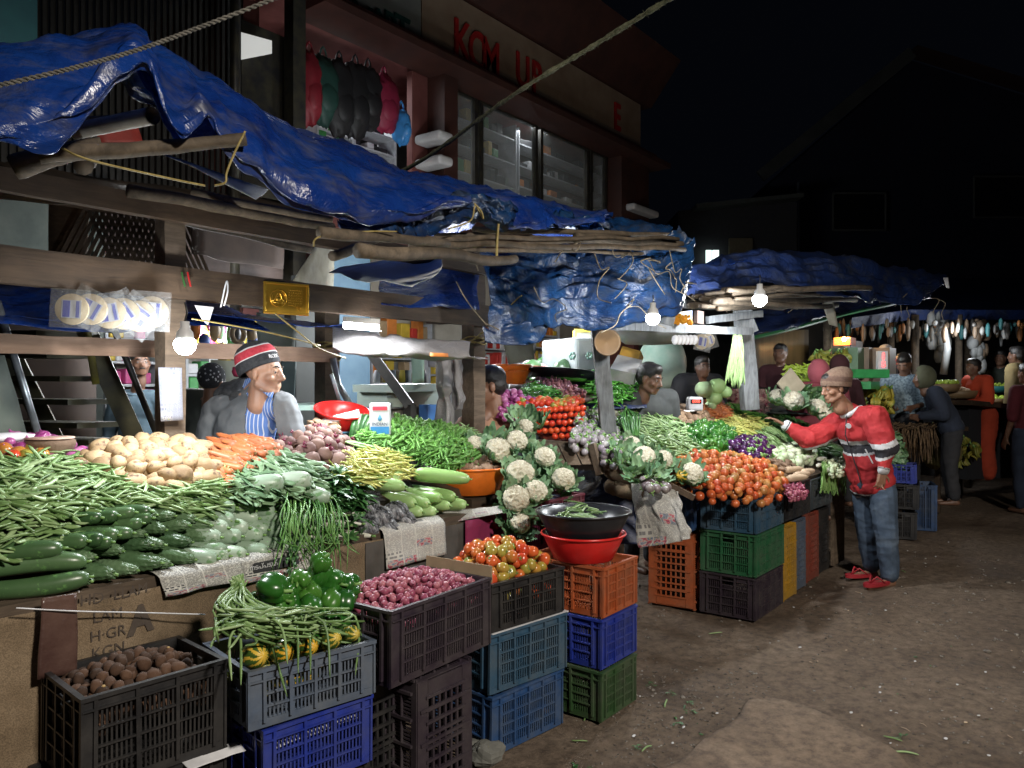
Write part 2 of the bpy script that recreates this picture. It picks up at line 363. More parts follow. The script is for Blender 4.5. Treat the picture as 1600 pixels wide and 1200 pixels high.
mb=MB(); mb.box(((ux(656)+U3)/2,BV+.02,6.6),(U3-ux(656),.12,1.15)); f=mb.wobj('sign_board',CREAM,b1); f['label']='cream fascia board with red letters'
mb=MB(); u0,u1=ux(440),U3+.35
mb.add([(u0,BV-.1,7.2),(u1,BV-.1,7.2),(u1,BV-.75,8.0),(u0,BV-.75,8.0),(u0,BV+.4,7.2),(u1,BV+.4,7.2),(u1,BV+.4,8.2),(u0,BV+.4,8.2)],[(0,1,2,3),(5,4,7,6),(3,2,6,7),(1,5,6,2),(0,3,7,4),(4,5,1,0)]); mb.wobj('roof_eave',RED,b1)
mb=MB(); mb.box(((ux(460)+U3+.3)/2,BV-.25,5.93),(U3+.3-ux(460),.6,.1)); mb.wobj('canopy_slab',RED,b1)
LET=rgbm('red letter',(.5,.025,.025),.4); LEG=rgbm('green letter',(.02,.09,.08),.5)
def letter(ch,px,py,h,m,stretch=1.0,vv=BV-.05):
    p=onv(px,py,vv); t=MB(); M=frame((p.x,vv,p.z),(1,0,0),(0,0,1)); text_mb(t,ch,M@Matrix.Diagonal((stretch,1,1,1)),h/.7,.02,bold=.02*h); t.wobj('sign_letter',m,b1)
for ch,px,py,h in (('K',721,67,.55),('C',744.5,82,.55),('M',766.5,95,.55),('U',816.5,114,.52),('P',838,125,.52),('E',964,185,.5)): letter(ch,px,py,h,LET,.72)
for ch,px,py in (('S',458,-16),('H',482,-5),('O',511,7),('E',536,18),('M',566,28),('A',591,35),('R',611,41),('T',628,46)): letter(ch,px,py,.30,LEG,1.1)
# pillars and white fins
mb=MB(); mb.box(((ux(676)+ux(697))/2,BV-.05,4.2),(ux(697)-ux(676),.35,3.5)); mb.wobj('pillar',RED,b1)
mb=MB(); mb.box(((ux(955)+U3)/2,BV-.05,4.2),(U3-ux(955),.35,3.5)); mb.wobj('pillar',RED,b1)
WHT=mat('white plaster',[(.4,.4,.4),(.5,.5,.5)],.7,4,.1)
for px0,px1,zs in ((653,676,(4.95,4.62,4.3)),(962,1002,(4.95,4.62,4.3))):
    for z in zs:
        mb=MB(); mb.box(((ux(px0)+ux(px1))/2,BV-.16,z),(ux(px1)-ux(px0),.5,.13)); bevel(mb.wobj('wall_fin',WHT,b1),.05,3)
mb=MB(); mb.box(((ux(652)+ux(676))/2,BV+.15,4.75),(ux(676)-ux(652),.1,2.3)); mb.wobj('side_panel',PINK,b1)
# glazed front
GLS,_nt,_b=newmat('shop glass'); _b.inputs['Base Color'].default_value=(.5,.55,.55,1); _b.inputs['Roughness'].default_value=.08; _b.inputs['Alpha'].default_value=.22
for a,b in ((698,749),(755,843),(849,923),(927,951)):
    mb=MB(); mb.box(((ux(a)+ux(b))/2,BV+.1,5.0),(ux(b)-ux(a)-.06,.02,1.75)); wpane=MB(); cx=(ux(a)+ux(b))/2; ww=ux(b)-ux(a)
    for sx in(-1,1): wpane.box((cx+sx*(ww/2-.02),BV+.08,5.0),(.07,.08,1.9))
    wpane.box((cx,BV+.08,5.93-.05),(ww-.12,.08,.06)); wpane.box((cx,BV+.08,4.1),(ww-.12,.08,.06))
    fr=wpane.wobj('window',DARKM,b1); pn=MB(); pn.v=mb.v[:];pn.f=mb.f[:];pn.m=mb.m[:]; M=Matrix.LocRotScale(b1.location,b1.rotation_euler,None).inverted(); pn.v=[tuple(M@V(p)) for p in pn.v]; pn.obj('pane',GLS,fr)
mb=MB(); mb.box(((ux(697)+ux(955))/2,BV+.05,3.85),(ux(955)-ux(697),.25,.5)); mb.wobj('sill_wall',RED,b1)
# upper shelves and wares seen through the glass
SHW=rgbm('white shelf',(.5,.52,.55),.5)
def shelf_unit(px0,px1,zs,v,label,cols,bh=(.08,.2),bw=(.05,.14),seed=1,fill=.9,cat='shelf',name='display_shelf',pack='pack',dv=.3,group='goods'):
    rr=random.Random(seed); a,b=ux(px0,v),ux(px1,v)
    e=empty(name,label,cat,((a+b)/2,v,zs[0]-.05))
    m=MB()
    for z in zs: m.box(((a+b)/2,v+.1,z-.012),(b-a,dv+.05,.024))
    m.box((a,v+.1,(zs[0]+zs[-1])/2+.1),(.025,dv+.08,zs[-1]-zs[0]+.3)); m.box((b,v+.1,(zs[0]+zs[-1])/2+.1),(.025,dv+.08,zs[-1]-zs[0]+.3)); m.wobj('shelf_board',SHW,e)
    ms={}
    for z in zs:
        x=a+.03
        while x<b-.1:
            w_=rr.uniform(*bw); h=rr.uniform(*bh)
            if rr.random()<fill and x+w_<b-.01:
                ci=rr.randrange(len(cols)); ms.setdefault(ci,MB()).box((x+w_/2,v+rr.uniform(0,.06),z+h/2+.002),(w_*.93,.16,h),rot=(0,0,rr.uniform(-.1,.1)))
            x+=w_
    for ci,q in ms.items():
        o=q.wobj(pack,cols[ci],e); bevel(o,.012); o['kind']='stuff'
    return e
GC=[rgbm('ware '+n,c,.5) for n,c in (('white',(.6,.6,.62)),('red',(.5,.04,.03)),('yellow',(.6,.42,.05)),('green',(.06,.3,.08)),('blue',(.05,.12,.45)),('pink',(.55,.08,.25)),('orange',(.6,.2,.04)),('dark',(.03,.03,.035)),('tan',(.4,.28,.16)))]
shelf_unit(548,612,tuple(onv(580,y,BV+.7).z for y in (262,236,208)),BV+.7,'white rack of shoes in the upper shop',[GC[7],GC[7],GC[1],GC[0]],(.07,.11),(.1,.16),3,pack='shoe')
shelf_unit(490,545,tuple(onv(515,y,BV+.7).z for y in (262,244,226,208)),BV+.7,'rack of green boxes in the upper shop',[GC[3],GC[0],GC[3]],(.1,.17),(.1,.18),4)
shelf_unit(700,800,tuple(onv(750,y,BV+.45).z for y in (318,280,240,200)),BV+.45,'dim goods rack behind the left upper windows',[GC[7],GC[3],GC[7],GC[2]],(.1,.22),(.1,.3),5,.7)
shelf_unit(805,940,tuple(onv(870,y,BV+.45).z for y in (345,312,282,250)),BV+.45,'dim goods rack behind the right upper windows',[GC[7],GC[6],GC[7],GC[0],GC[7]],(.06,.15),(.1,.3),6,.75)
lamp('shop_lamp','AREA',(ux(570),BV+1.0,5.85),18,size=1.2,rot=(0,0,0)); lamp('shop_lamp','AREA',(ux(850),BV+.3,5.85),5,size=.5,rot=(0,0,0))
# hanging bags at the upper shop front
def bag(px,py,w_,h,m,label,v=BV+.1,grp=None,cat='bag',name='hanging_bag'):
    p=onv(px,py,v); e=empty(name,label,cat,p,group=grp)
    q=MB(); w_*=1.12; h*=1.05; q.ball((0,0,-h*.5),(w_/2,.15,h/2),22,16,fn=lambda d:(1+.16*fbm(d*1.5+V((px,0,0)),2))*(1+.12*abs(d.x)*abs(d.z))); q.obj('bag_body',m,e,True)
    q=MB(); q.tube([(-.06,0,-.03),(-.03,0,.08),(0,0,.12),(.03,0,.08),(.06,0,-.03)],.012,6); q.obj('strap',m,e,True)
    q=MB(); q.ball((0,-.1,-h*.62),(w_*.33,.07,h*.22),10,8); q.obj('front_pocket',m,e,True)
BGs=[rgbm('bag maroon',(.25,.015,.05),.6),rgbm('bag black',(.012,.012,.014),.6),rgbm('bag green',(.012,.05,.04),.6),rgbm('bag red',(.2,.01,.02),.6)]
for px,py,w_,h,i,l in ((600,118,.42,.72,0,'large maroon backpack at the right end of the bag row'),(575,106,.4,.75,1,'black backpack left of the maroon backpack'),(555,100,.4,.9,1,'tall black bag third from the right of the bag row'),(530,95,.42,.9,1,'wide black bag in the middle of the bag row'),(505,88,.42,.8,2,'dark green bag near the left of the bag row'),(483,80,.3,.85,3,'narrow red bag at the left end of the bag row')):
    bag(px,py,w_,h,BGs[i],l)
bag(627,172,.2,.45,rgbm('bag sky blue',(.05,.25,.6),.35),'bright blue plastic bag hanging beside the shoe rack')
# dark metal panels to the left of the shop, bright patch of wall
mb=MB(); a,b=ux(375,7.2),ux(452,7.2); mb.box(((a+b)/2,7.2,3.9),(b-a,.06,3.0)); tag(mb.obj('shutter_panel',DARKM),'black shutter panel left of the upper shop bags','panel')
mb=MB(); a=ux(461,7.0); mb.box((a,7.0,4),(.16,.16,5.2)); tag(mb.obj('pillar_post',DARKM),'dark square post left of the upper shop front','post')
p=onv(372,48,7.0); mb=MB(); q=[onv(x,y,7.0) for x,y in((373,50),(424,64),(424,84),(373,94))]; mb.add(q,[(0,1,2,3)]); tag(solid(mb.obj('skylight_pane',emit('lit pane',(.7,.7,.67),.2)),.02),'lit grey window pane above the black shutter','window')
m=MB(); a,b=ux(-140,6.6),ux(372,6.6)
n=90
for i in range(n):
    x=a+(b-a)*i/n; o_=.04 if i%2 else 0
    m.box((x+(b-a)/n/2,6.6-o_,5.4),((b-a)/n,.02,4.6))
tag(m.obj('corrugated_wall',mat('dark sheet',[(.006,.006,.0065),(.016,.015,.013)],.6,2,.1)),'dark corrugated sheet wall above the blue tarpaulin','wall')
p=onv(16,40,5.2); mb=MB(); mb.box((p.x,5.2,4.6),(.22,.2,3.0)); tag(mb.obj('teal_pillar',mat('teal paint',[(.012,.1,.13),(.018,.14,.17)],.5,3,.2)),'teal painted pillar at the left edge','pillar')
mb=MB(); p=onv(367,90,6.4); mb.tube([(p.x,6.4,2.2),(p.x,6.4,7)],.045,10); tag(mb.obj('drain_pipe',DARKM,smooth=True),'grey drain pipe beside the corrugated wall','pipe')
# ================================================================= houses on the right, far away
NAVY=mat('dark blue wall',[(.006,.008,.02),(.008,.011,.028)],.8,1,.1); FAINT=mat('grey bargeboard',[(.04,.043,.04),(.06,.063,.06)],.8,2,.1)
def panel_px(pts,d,t=.15):
    q=MB(); P=[dep(x,y,d) for x,y in pts]; n=len(P); q.add(P,[tuple(range(n))]); return q
hb=empty('gable_house','big dark blue house with a pale gable edge on the right','house',(*dep(1420,600,22).xy,0))
q=panel_px([(1200,520),(1200,290),(1425,95),(1700,180),(1700,520)],22); solid(q.wobj('wall',NAVY,hb),3,1)
q=MB(); q.beam(dep(1188,276,21.6),dep(1425,82,21.6),.1,.34); q.wobj('bargeboard',FAINT,hb)
q=MB(); q.beam(dep(1425,80,21.6),dep(1720,170,21.6),.5,.14); q.wobj('roof',rgbm('dark roof',(.03,.012,.01),.9),hb)
for x0,y0,x1,y1 in ((1302,302,1384,360),(1522,276,1610,340)):
    q=panel_px([(x0,y0),(x1,y0),(x1,y1),(x0,y1)],21.7); wn_=solid(q.wobj('window',rgbm('dark glass',(.01,.01,.012),.3),hb),.06)
    q=MB(); P=[dep(x,y,21.62) for x,y in((x0,y0),(x1,y0),(x1,y1),(x0,y1))]
    for i in range(4): q.beam(P[i],P[(i+1)%4],.08,.05)
    M=Matrix.LocRotScale(hb.location,None,None).inverted(); q.v=[tuple(M@V(p)) for p in q.v]; q.obj('frame',FAINT,wn_)
q=MB(); p=dep(1247,420,20); q.tube([(p.x,p.y,0),(p.x,p.y,dep(1247,285,20).z)],.035,8); tag(q.obj('utility_pole',GALV,smooth=True),'thin pale pole in front of the dark blue house','pole')
sh=empty('small_house','low dark house with one lit window left of the gable house','house',(*dep(1140,600,19).xy,0))
q=panel_px([(1060,520),(1060,330),(1245,305),(1245,520)],19.2); solid(q.wobj('wall',rgbm('grey wall',(.03,.03,.035),.9),sh),2,1)
q=panel_px([(1140,520),(1140,372),(1176,372),(1176,520)],19.0); solid(q.wobj('doorway_wall',rgbm('ochre wall',(.13,.11,.07),.9),sh),.1,1)
q=MB(); q.beam(dep(1085,325,18.8),dep(1250,308,18.8),.5,.1); q.wobj('roof_edge',rgbm('roof edge',(.05,.055,.05),.9),sh)
LITW=emit('lit window',(.75,.95,.9),1.0)
q=MB(); 
for x0,x1 in((1103,1111.5),(1113.5,1123)):
    P=[dep(x,y,19.0) for x,y in((x0,391),(x1,391),(x1,411),(x0,411))]; q.add(P,[(0,1,2,3)])
wn_=solid(q.wobj('window',LITW,sh),.03)
# utility ropes overhead
def rope(name,pts,r,m,label,cat='rope',sag=0,twist=0,n=40,fuzz=0):
    q=MB(); P=[catmull(pts,i/n) for i in range(n+1)]
    if sag: P=[p-V((0,0,sag*4*(i/n)*(1-i/n))) for i,p in enumerate(P)]
    if twist:
        for k in range(2):
            T=[]
            for i in range(n*8+1):
                p=catmull(P,i/(n*8)); a=i*twist+k*pi; t=(P[-1]-P[0]).normalized(); s_=t.cross(V((0,0,1))).normalized(); u_=t.cross(s_)
                T.append(p+(s_*cos(a)+u_*sin(a))*r*.6)
            q.tube(T,r*.62,6)
    else: q.tube(P,[r*(1+fuzz*R(-.5,.9)) for _ in P],7)
    if fuzz:
        for i in range(500):
            p=catmull(P,R(0,1)); d=V((R(-1,1),R(-1,1),R(-1,.6))).normalized()*r*R(1.2,2.6); q.tube([p,p+d],[.0018,.0006],3,cap=False)
    return tag(q.obj(name,m,smooth=True),label,cat)
rope('overhead_cable',[dep(-40,142,1.9),dep(100,110,2.0),dep(215,78,2.1),dep(330,36,2.2),dep(460,-14,2.3)],.0056,ROPEG,'twisted grey cable crossing the top left','cable',twist=.42,n=60)
rope('overhead_rope',[dep(560,300,6.0),dep(660,250,5.2),dep(800,150,4.4),dep(930,70,4.0),dep(1060,-10,3.6)],.0115,mat('mossy rope',[(.06,.07,.03),(.2,.2,.13)],.95,60,.6),'mossy green rope rising to the upper right','rope',n=80,fuzz=.5)
# ================================================================= stall 1 timber frame
FV=3.4
st=empty('stall_frame','dark timber frame of the near vegetable stall with posts and beams','stall frame',(2.8,FV,0))
def zat(px,py,v): return onv(px,py,v).z
def post(px,w_,v,z1,m=WOODM,par=st,z0=0,jit=.002,lean=0):
    p=onv(px,600,v); q=MB(); q.beam((p.x-lean,v,z0),(p.x+lean,v,z1),w_,w_*.9,up=V((0,1,0)),jit=jit); return q.wobj('post',m,par)
def hbeam(y0,x0,x1,v,h,m=WOODD,par=st,t=.05,name='beam',off=-.03):
    # level beam along the stall through pixel (x0,y0)
    a=onv(x0,y0,v); b=onv(x1,y0,v); q=MB(); q.beam((a.x,v+off,a.z),(b.x,v+off,a.z),t,h,jit=.002); return q.wobj(name,m,par)
post(266,.098,FV,onv(266,455,FV).z+.4); post(740,.118,FV,onv(740,400,FV).z+.12,jit=.003)
hbeam(416,-60,775,FV-.01,.112,off=-.06); hbeam(389,-60,765,FV,.042,off=-.07); hbeam(272,-60,805,FV-.05,.09,WOODD,off=-.03)
# back posts and rail
post(511,.115,3.95,2.2); post(-110,.1,3.95,2.2)
hbeam(533,-120,520,3.88,.085,WOODP,name='rail',t=.03)
# inner rafters and roof poles
random.seed(11)
poles=[((60,250,2.5),(384,218,2.75),.028),((20,262,2.6),(160,235,2.7),.04),((90,200,2.9),(236,178,3.3),.022),((-30,300,3.6),(380,330,4.2),.03),((130,262,2.9),(150,240,4.5),.035),
 ((200,300,3.2),(520,352,3.9),.028),((500,366,3.0),(700,378,3.7),.024),((560,392,2.9),(805,405,3.9),.028),((600,372,3.5),(1060,372,4.9),.015),((640,380,3.6),(1070,388,4.9),.018),((700,390,4.0),(1050,396,5.0),.013),((740,360,4.2),(1045,366,5.1),.018),((680,366,3.9),(1040,380,5.0),.012),((720,383,4.0),(1030,377,5.0),.01),((300,300,3.5),(520,345,3.6),.02),
 ((150,310,4.2),(500,395,5.5),.03),((250,330,4.4),(470,340,5.2),.025),((520,400,3.6),(700,330,5.6),.025),((900,372,4.4),(1065,380,5.0),.03)]
for (a,b,r) in poles:
    A,B=dep(*a),dep(*b); q=MB(); n=14; P=[A.lerp(B,i/n)+V((0,0,.02*fbm(A.lerp(B,i/n),2))) for i in range(n+1)]
    q.tube(P,[r*(1.05-.25*i/n+R(-.06,.06)) for i in range(n+1)],9); q.wobj('roof_pole',POLE,st,True)
q=MB(); a,b=onv(238,178,2.6),onv(150,205,2.75); P=[dep(118,205,3.0),dep(238,181,2.75)]; 
n=20
for rr_,flip in ((.031,0),(.026,1)):
    q.tube(P,rr_,20,cap=False)
tag(q.obj('pipe',mat('grey plastic pipe',[(.2,.18,.16),(.32,.3,.27)],.5,8),smooth=True),'open ended grey pipe under the left tarpaulin','pipe')
# under-roof boards and bright sheets
def quad(name,pts,m,label,cat,nu=10,nv=6,amp=.02,th=.004,fr=2,par=None):
    rows=[[dep(*pts[0]),dep(*pts[1])],[dep(*pts[3]),dep(*pts[2])]]
    q=MB()
    def f(u,v):
        p=rows[0][0].lerp(rows[0][1],u).lerp(rows[1][0].lerp(rows[1][1],u),v); return p+V((fbm(p,fr)*amp,fbm(p+V((5,0,0)),fr)*amp,fbm(p+V((0,7,0)),fr)*amp))
    q.grid(f,nu,nv); 
    o=q.wobj(name,m,par,True) if par else q.obj(name,m,smooth=True)
    if not par: uvgrid(o,nu,nv)
    if th: solid(o,th)
    if not par: tag(o,label,cat)
    return o
quad('ceiling_sheet',[(520,424,4.6),(700,388,5.2),(690,412,4.3),(640,452,4.0)],mat('white lining',[(.5,.52,.5),(.7,.72,.7)],.6,4),'white lining sheet under the stall roof','sheet',amp=.05)
quad('ceiling_sheet',[(600,440,4.7),(745,395,5.4),(745,490,5.0),(590,480,4.4)],TARP,'blue lining tarpaulin behind the right post','tarpaulin',14,10,.06)
quad('ceiling_sheet',[(-40,448,4.2),(600,520,6.2),(560,505,4.6),(-40,490,3.7)],TARP,'blue lining tarpaulin above the staircase','tarpaulin',20,8,.05)
quad('ceiling_sheet',[(-40,438,3.9),(330,462,4.9),(420,520,4.6),(-40,505,3.6)],TARP,'sagging blue tarpaulin behind the hanging discs','tarpaulin',20,8,.05)
quad('yellow_board',[(500,372,5.0),(524,368,5.3),(518,480,5.3),(440,470,4.6)],mat('old notice board',[(.3,.27,.18),(.45,.42,.3)],.8,9),'old yellowed board behind the upper beam','board',4,4,.01)
quad('roof_board',[(240,236,3.6),(420,296,4.3),(400,312,3.8),(300,262,3.4)],mat('pale board',[(.35,.36,.35),(.5,.5,.48)],.6,6),'pale board seen under the tarpaulin edge','board',4,4,.01)
quad('red_panel',[(150,205,5.4),(215,196,5.6),(225,225,5.6),(155,225,5.4)],rgbm('red sheet',(.4,.06,.05)),'red panel glimpsed through the tarpaulin opening','panel',4,4,.01)
quad('wooden_ceiling',[(-60,230,6.3),(520,330,8.5),(480,370,5.2),(-60,300,3.9)],WOODD,'dark board ceiling behind the top beam','ceiling',8,6,.03,.02)
quad('brown_curtain',[(296,330,5.5),(442,348,6.4),(442,420,6.4),(296,400,5.5)],mat('dull brown cloth',[(.03,.018,.013),(.06,.038,.028)],.9,3),'dull brown curtain right of the lattice screen','curtain',8,8,.03,.01)
quad('dark_partition',[(76,300,5.3),(138,308,5.4),(138,400,5.4),(76,400,5.3)],WOODD,'dark timber partition left of the lattice screen','partition',4,4,.01,.02)
# lattice screen at the back
lt=empty('lattice_screen','diagonal wooden lattice screen above the staircase','screen',dep(200,350,5.2))
q=MB(); 
P0,P1=dep(135,322,5.2),dep(292,338,5.6); Wd=P1-P0; Hh=.5
for k in range(0,17):
    for sgn in(1,-1):
        t0=k*.06; a=P0+Wd*t0; b=P0+Wd*(t0+sgn*.34)+V((0,0,-Hh)); q.beam(a,b,.012,.024)
q.wobj('lattice',WOODD,lt)
tag(quad('curtain_panel',[(-60,300,6.4),(75,308,6.6),(75,345,6.6),(-60,350,6.4)],mat('lit poster',[(.25,.22,.22),(.4,.12,.12),(.1,.2,.4),(.35,.3,.28)],.6,3,lo=.3,hi=.7),'lit striped cloth at the left behind the upper beam','cloth',amp=.04))
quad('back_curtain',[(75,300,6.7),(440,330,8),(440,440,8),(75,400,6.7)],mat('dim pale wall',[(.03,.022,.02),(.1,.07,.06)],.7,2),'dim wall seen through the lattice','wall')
lamp('interior_lamp','POINT',dep(200,300,6.2),3,size=.1)
# ---------------------------------------------------------------- main blue tarpaulin
def tarp(name,rows,m,label,nu=120,nv=36,amp=.03,fr=2.2,amp2=.008,ridges=.02,cat='tarpaulin',fold=14,th=.003):
    R_=[[dep(*p) if len(p)==3 else onv(p[0],p[1],p[2]) for p in r] for r in rows]
    q=MB()
    def f(u,v):
        p=surf(R_,u,v); n1=fbm(p,fr,4)*amp; lf=noise.noise(V((u*4,v*13+u*5,2.3)))*amp*1.1; n1-=lf*.6; cr=abs(noise.noise(p*fr*1.7+V((3,1,7)))); cr2=abs(noise.noise(V((u*fold,v*1.5+u*3,1))))
        return p+V((n1,fbm(p+V((9,2,4)),fr,4)*amp,(.5-cr)*amp*1.2+(.4-cr2)*ridges+fbm(p,9,3)*amp2+lf))
    q.grid(f,nu,nv); o=q.obj(name,m,smooth=True); 
    if th: solid(o,th)
    return tag(o,label,cat)
sil=[(-70,125),(0,101),(95,67),(162,61),(209,58),(236,81),(294,105),(340,134),(392,169),(461,209),(549,243),(647,277),(731,296),(782,304),(832,324),(900,338),(950,350)]
hem=[(-70,228),(0,224),(74,250),(122,186),(206,92),(272,226),(322,208),(352,246),(400,284),(445,330),(524,357),(620,362),(741,322),(799,358),(866,358),(905,352),(950,358)]
def vd(px,v): return onv(px,300,v)
def dv_(px,v): r=ray(px,300); return v/r.y
rows=[]
N_=len(sil)
hemr=[(x,y,dv_(x,2.5)) for x,y in hem]; silr=[(x,y,dv_(x,2.95)) for x,y in sil]
m1=[((a[0]*.72+b[0]*.28),(a[1]*.72+b[1]*.28)+(8 if i%2 else -6),dv_(a[0],2.48)) for i,(a,b) in enumerate(zip(hem,sil))]
m2=[((a[0]*.35+b[0]*.65),(a[1]*.35+b[1]*.65)+(-7 if i%3 else 8),dv_(b[0],2.62)) for i,(a,b) in enumerate(zip(hem,sil))]
bk=[(x-15,y+25,dv_(x,3.6)) for x,y in sil]; bk2=[(x-30,y+75 if x<740 else y+40,dv_(x,4.3)) for x,y in sil]
rows=[hemr,m1,m2,silr,bk,bk2]
tarp('blue_tarpaulin',rows,TARP,'large glossy blue tarpaulin draped over the near stall roof',210,60,.05,2.4,.010,.05)
# darker flap behind the opening
tarp('blue_tarpaulin',[[(206,92,3.0),(275,228,3.0),(330,236,3.1)],[(206,80,3.1),(290,150,3.1),(360,190,3.2)],[(209,66,3.15),(300,115,3.2),(390,172,3.2)]],TARP,'inner flap of blue tarpaulin beside the opening',40,20,.03)
# grubby blue over-layer near the knot
tarp('blue_tarpaulin',[[(536,372,3.3),(640,372,3.5),(735,356,3.9),(800,362,4.1),(915,356,4.9),(960,365,5.1)],[(540,330,3.35),(640,325,3.55),(738,318,3.85),(800,330,4.1),(900,343,4.8),(960,360,5.0)]],TARPW,'grubby faded blue tarpaulin strip tied along the roof edge',110,20,.05,5,.012,.04)
# hanging end curtain of blue tarpaulin
tarp('blue_tarpaulin',[[(752,536,4.7),(800,540,4.8),(850,528,4.9),(905,519,4.9),(975,515,4.9),(1035,500,4.9),(1072,455,5.0)],[(760,480,4.75),(800,478,4.8),(850,470,4.7),(905,465,4.9),(975,460,4.8),(1040,448,4.85),(1080,425,5.0)],[(765,430,4.75),(800,425,4.85),(850,425,4.8),(905,420,4.9),(975,415,4.85),(1040,408,4.9),(1078,392,5.0)],[(765,398,4.8),(800,395,4.9),(850,395,4.9),(905,393,4.95),(975,385,4.95),(1040,378,5.0),(1062,374,5.1)]],TARPW,'crumpled faded blue tarpaulin hanging at the end of the near roof',150,60,.075,1.9,.010,.05,fold=9)
tarp('blue_tarpaulin',[[(900,410,4.75),(925,392,4.75),(948,425,4.75)],[(903,368,4.8),(925,358,4.8),(945,370,4.8)],[(906,350,4.85),(925,345,4.9),(940,352,4.9)]],TARPW,'torn blue rag of tarpaulin dangling at the roof corner',24,20,.03,5)
tarp('blue_tarpaulin',[[(925,352,5.0),(985,372,5.1),(1052,372,5.2)],[(930,350,5.3),(990,350,5.4),(1050,362,5.4)],[(940,352,5.8),(990,352,6),(1040,368,5.9)]],TARPW,'small blue tarpaulin piece at the right roof corner',40,16,.04,4)
# ---------------------------------------------------------------- strings and tendrils round the roof edge
random.seed(5)
def strand(P,r,m,par=None,name='string',label=None,cat='string',group=None):
    q=MB(); n=max(10,len(P)*5); q.tube([catmull(P,i/n) for i in range(n+1)],r,5)
    return q.wobj(name,m,par,True) if par else tag(q.obj(name,m,smooth=True),label,cat,group)
TEND=mat('dry vine',[(.1,.08,.05),(.24,.2,.14)],.9,30)
G='dry strings tangled on the roof edge'
for i in range(15):
    x,y,d=(R(960,1078),R(375,470),R(4.65,4.85)) if i%3 else (R(560,1000),R(385,470),4.3)
    P=[dep(x,y,d)]
    for k in range(5): x+=R(-22,22); y+=R(-6,26); P.append(dep(x,y,d+R(-.05,.05)))
    strand(P,R(.0022,.004),TEND,None,'dry_string','thin dry string or tendril tangled at the roof edge','string',G)
for P,l in (([(741,318,3.7),(752,330,3.7),(755,342,3.7),(748,330,3.72),(742,322,3.7),(735,345,3.7),(700,358,3.6)],'yellow knotted cord tying the tarpaulin above the right post'),
 ([(779,350,3.9),(777,375,3.9),(776,412,3.9)],'pale straw strip hanging straight from the roof edge'),
 ([(383,205,2.5),(366,240,2.5),(354,270,2.5),(352,285,2.5),(335,290,2.5)],'yellow cord tied to the pole end above the left beam'),
 ([(490,385,3.0),(500,370,3.0),(570,362,3.2),(620,362,3.3)],'yellow cord stretched along the top beam'),
 ([(92,228,2.4),(140,250,2.4),(270,280,2.6),(320,290,2.7)],'pale cord running beneath the left tarpaulin'),
 ([(728,540,5.0),(740,530,5.0),(765,510,4.9),(805,470,4.8),(815,462,4.7)],'yellow rope tied from the right post to the hanging tarpaulin'),
 ([(300,498,3.2),(360,508,3.4),(430,522,3.6),(500,540,3.9)],'yellow washing line behind the knitted hat'),
 ([(430,490,3.6),(465,518,3.7),(500,545,3.85),(540,560,4.0)],'yellow cord crossing down to the back post'),
 ([(350,478,3.5),(356,455,3.5),(354,440,3.5),(345,480,3.53)],'short white cord looped on the wide beam')):
    strand([dep(*p) for p in P],.0038 if 'straw' not in l else .007,ROPEY if 'white' not in l else WHITEP,None,'tied_rope',l,'cord')
for px,py,d in ((742,528,4.22),(743,534,4.22),(740,531,4.2),(505,540,4.4),(506,546,4.4),(508,560,4.4)):
    pass
def wrap(px,v,z,w_,turns,m,label,r=.005):
    p=onv(px,600,v); q=MB(); P=[]
    for i in range(turns*16+1):
        a=i*pi/8; P.append((p.x+cos(a)*w_*.72,v+sin(a)*w_*.72,z+.012*sin(i*.9)+.01*i/16-.01*turns/2))
    q.tube(P,r,5); return tag(q.obj('rope_lashing',m,smooth=True),label,'rope')
wrap(740,FV,onv(740,533,FV).z,.118,4,ROPEY,'yellow rope lashed round the right front post'); wrap(511,3.95,onv(511,560,3.95).z,.115,3,ROPEY,'yellow rope lashed round the back post'); wrap(511,3.95,onv(511,542,3.95).z,.12,4,ROPEY,'thicker yellow lashing high on the back post',.007)
# ---------------------------------------------------------------- things hung on the beams
GOLD,_nt,_b=newmat('embossed gold foil'); _b.inputs['Base Color'].default_value=(.75,.45,.06,1); _b.inputs['Metallic'].default_value=.85; _b.inputs['Roughness'].default_value=.3; bump(_nt,_b,noise_n(_nt,50,4,.6).outputs['Fac'],.3,.004)
c=onv(447,467,3.27); pq=empty('gold_plaque','gold embossed prayer plaque hung on the wide beam','plaque',c,rz=radians(-14))
def lbx(par,name,c_,d,m,bv=0,rot=None):
    q=MB(); q.box(c_,d,rot=rot); o=q.obj(name,m,par); 
    if bv: bevel(o,bv)
    return o
Wp,Hp=.222,.148
lbx(pq,'backing',(0,0,0),(Wp,.008,Hp),GOLD,.002)
for s_ in(-1,1): lbx(pq,'frame_strip',(0,-.004,s_*Hp/2),(Wp+.012,.014,.012),GOLD,.003); lbx(pq,'frame_strip',(s_*Wp/2,-.005,0),(.012,.014,Hp-.012),GOLD,.003)
q=MB(); 
def ring(q,cx,cz,r,t,y=-.008,n=28): q.tube([(cx+r*cos(2*pi*i/n),y,cz+r*sin(2*pi*i/n)) for i in range(n+1)],t,6,cap=False)
ring(q,-.04,0,.042,.003); ring(q,-.04,0,.034,.0016)
q.tube([(-.072,-.008,-.02),(-.055,-.008,.0),(-.05,-.008,.018),(-.04,-.008,.03),(-.03,-.008,.018),(-.025,-.008,0),(-.008,-.008,-.02)],.0028,6); q.ball((-.04,-.006,-.005),(.014,.005,.012),10,6); q.tube([(-.07,-.008,-.022),(-.01,-.008,-.022)],.003,6)
q.obj('medallion',GOLD,pq,True)
q=MB(); random.seed(3)
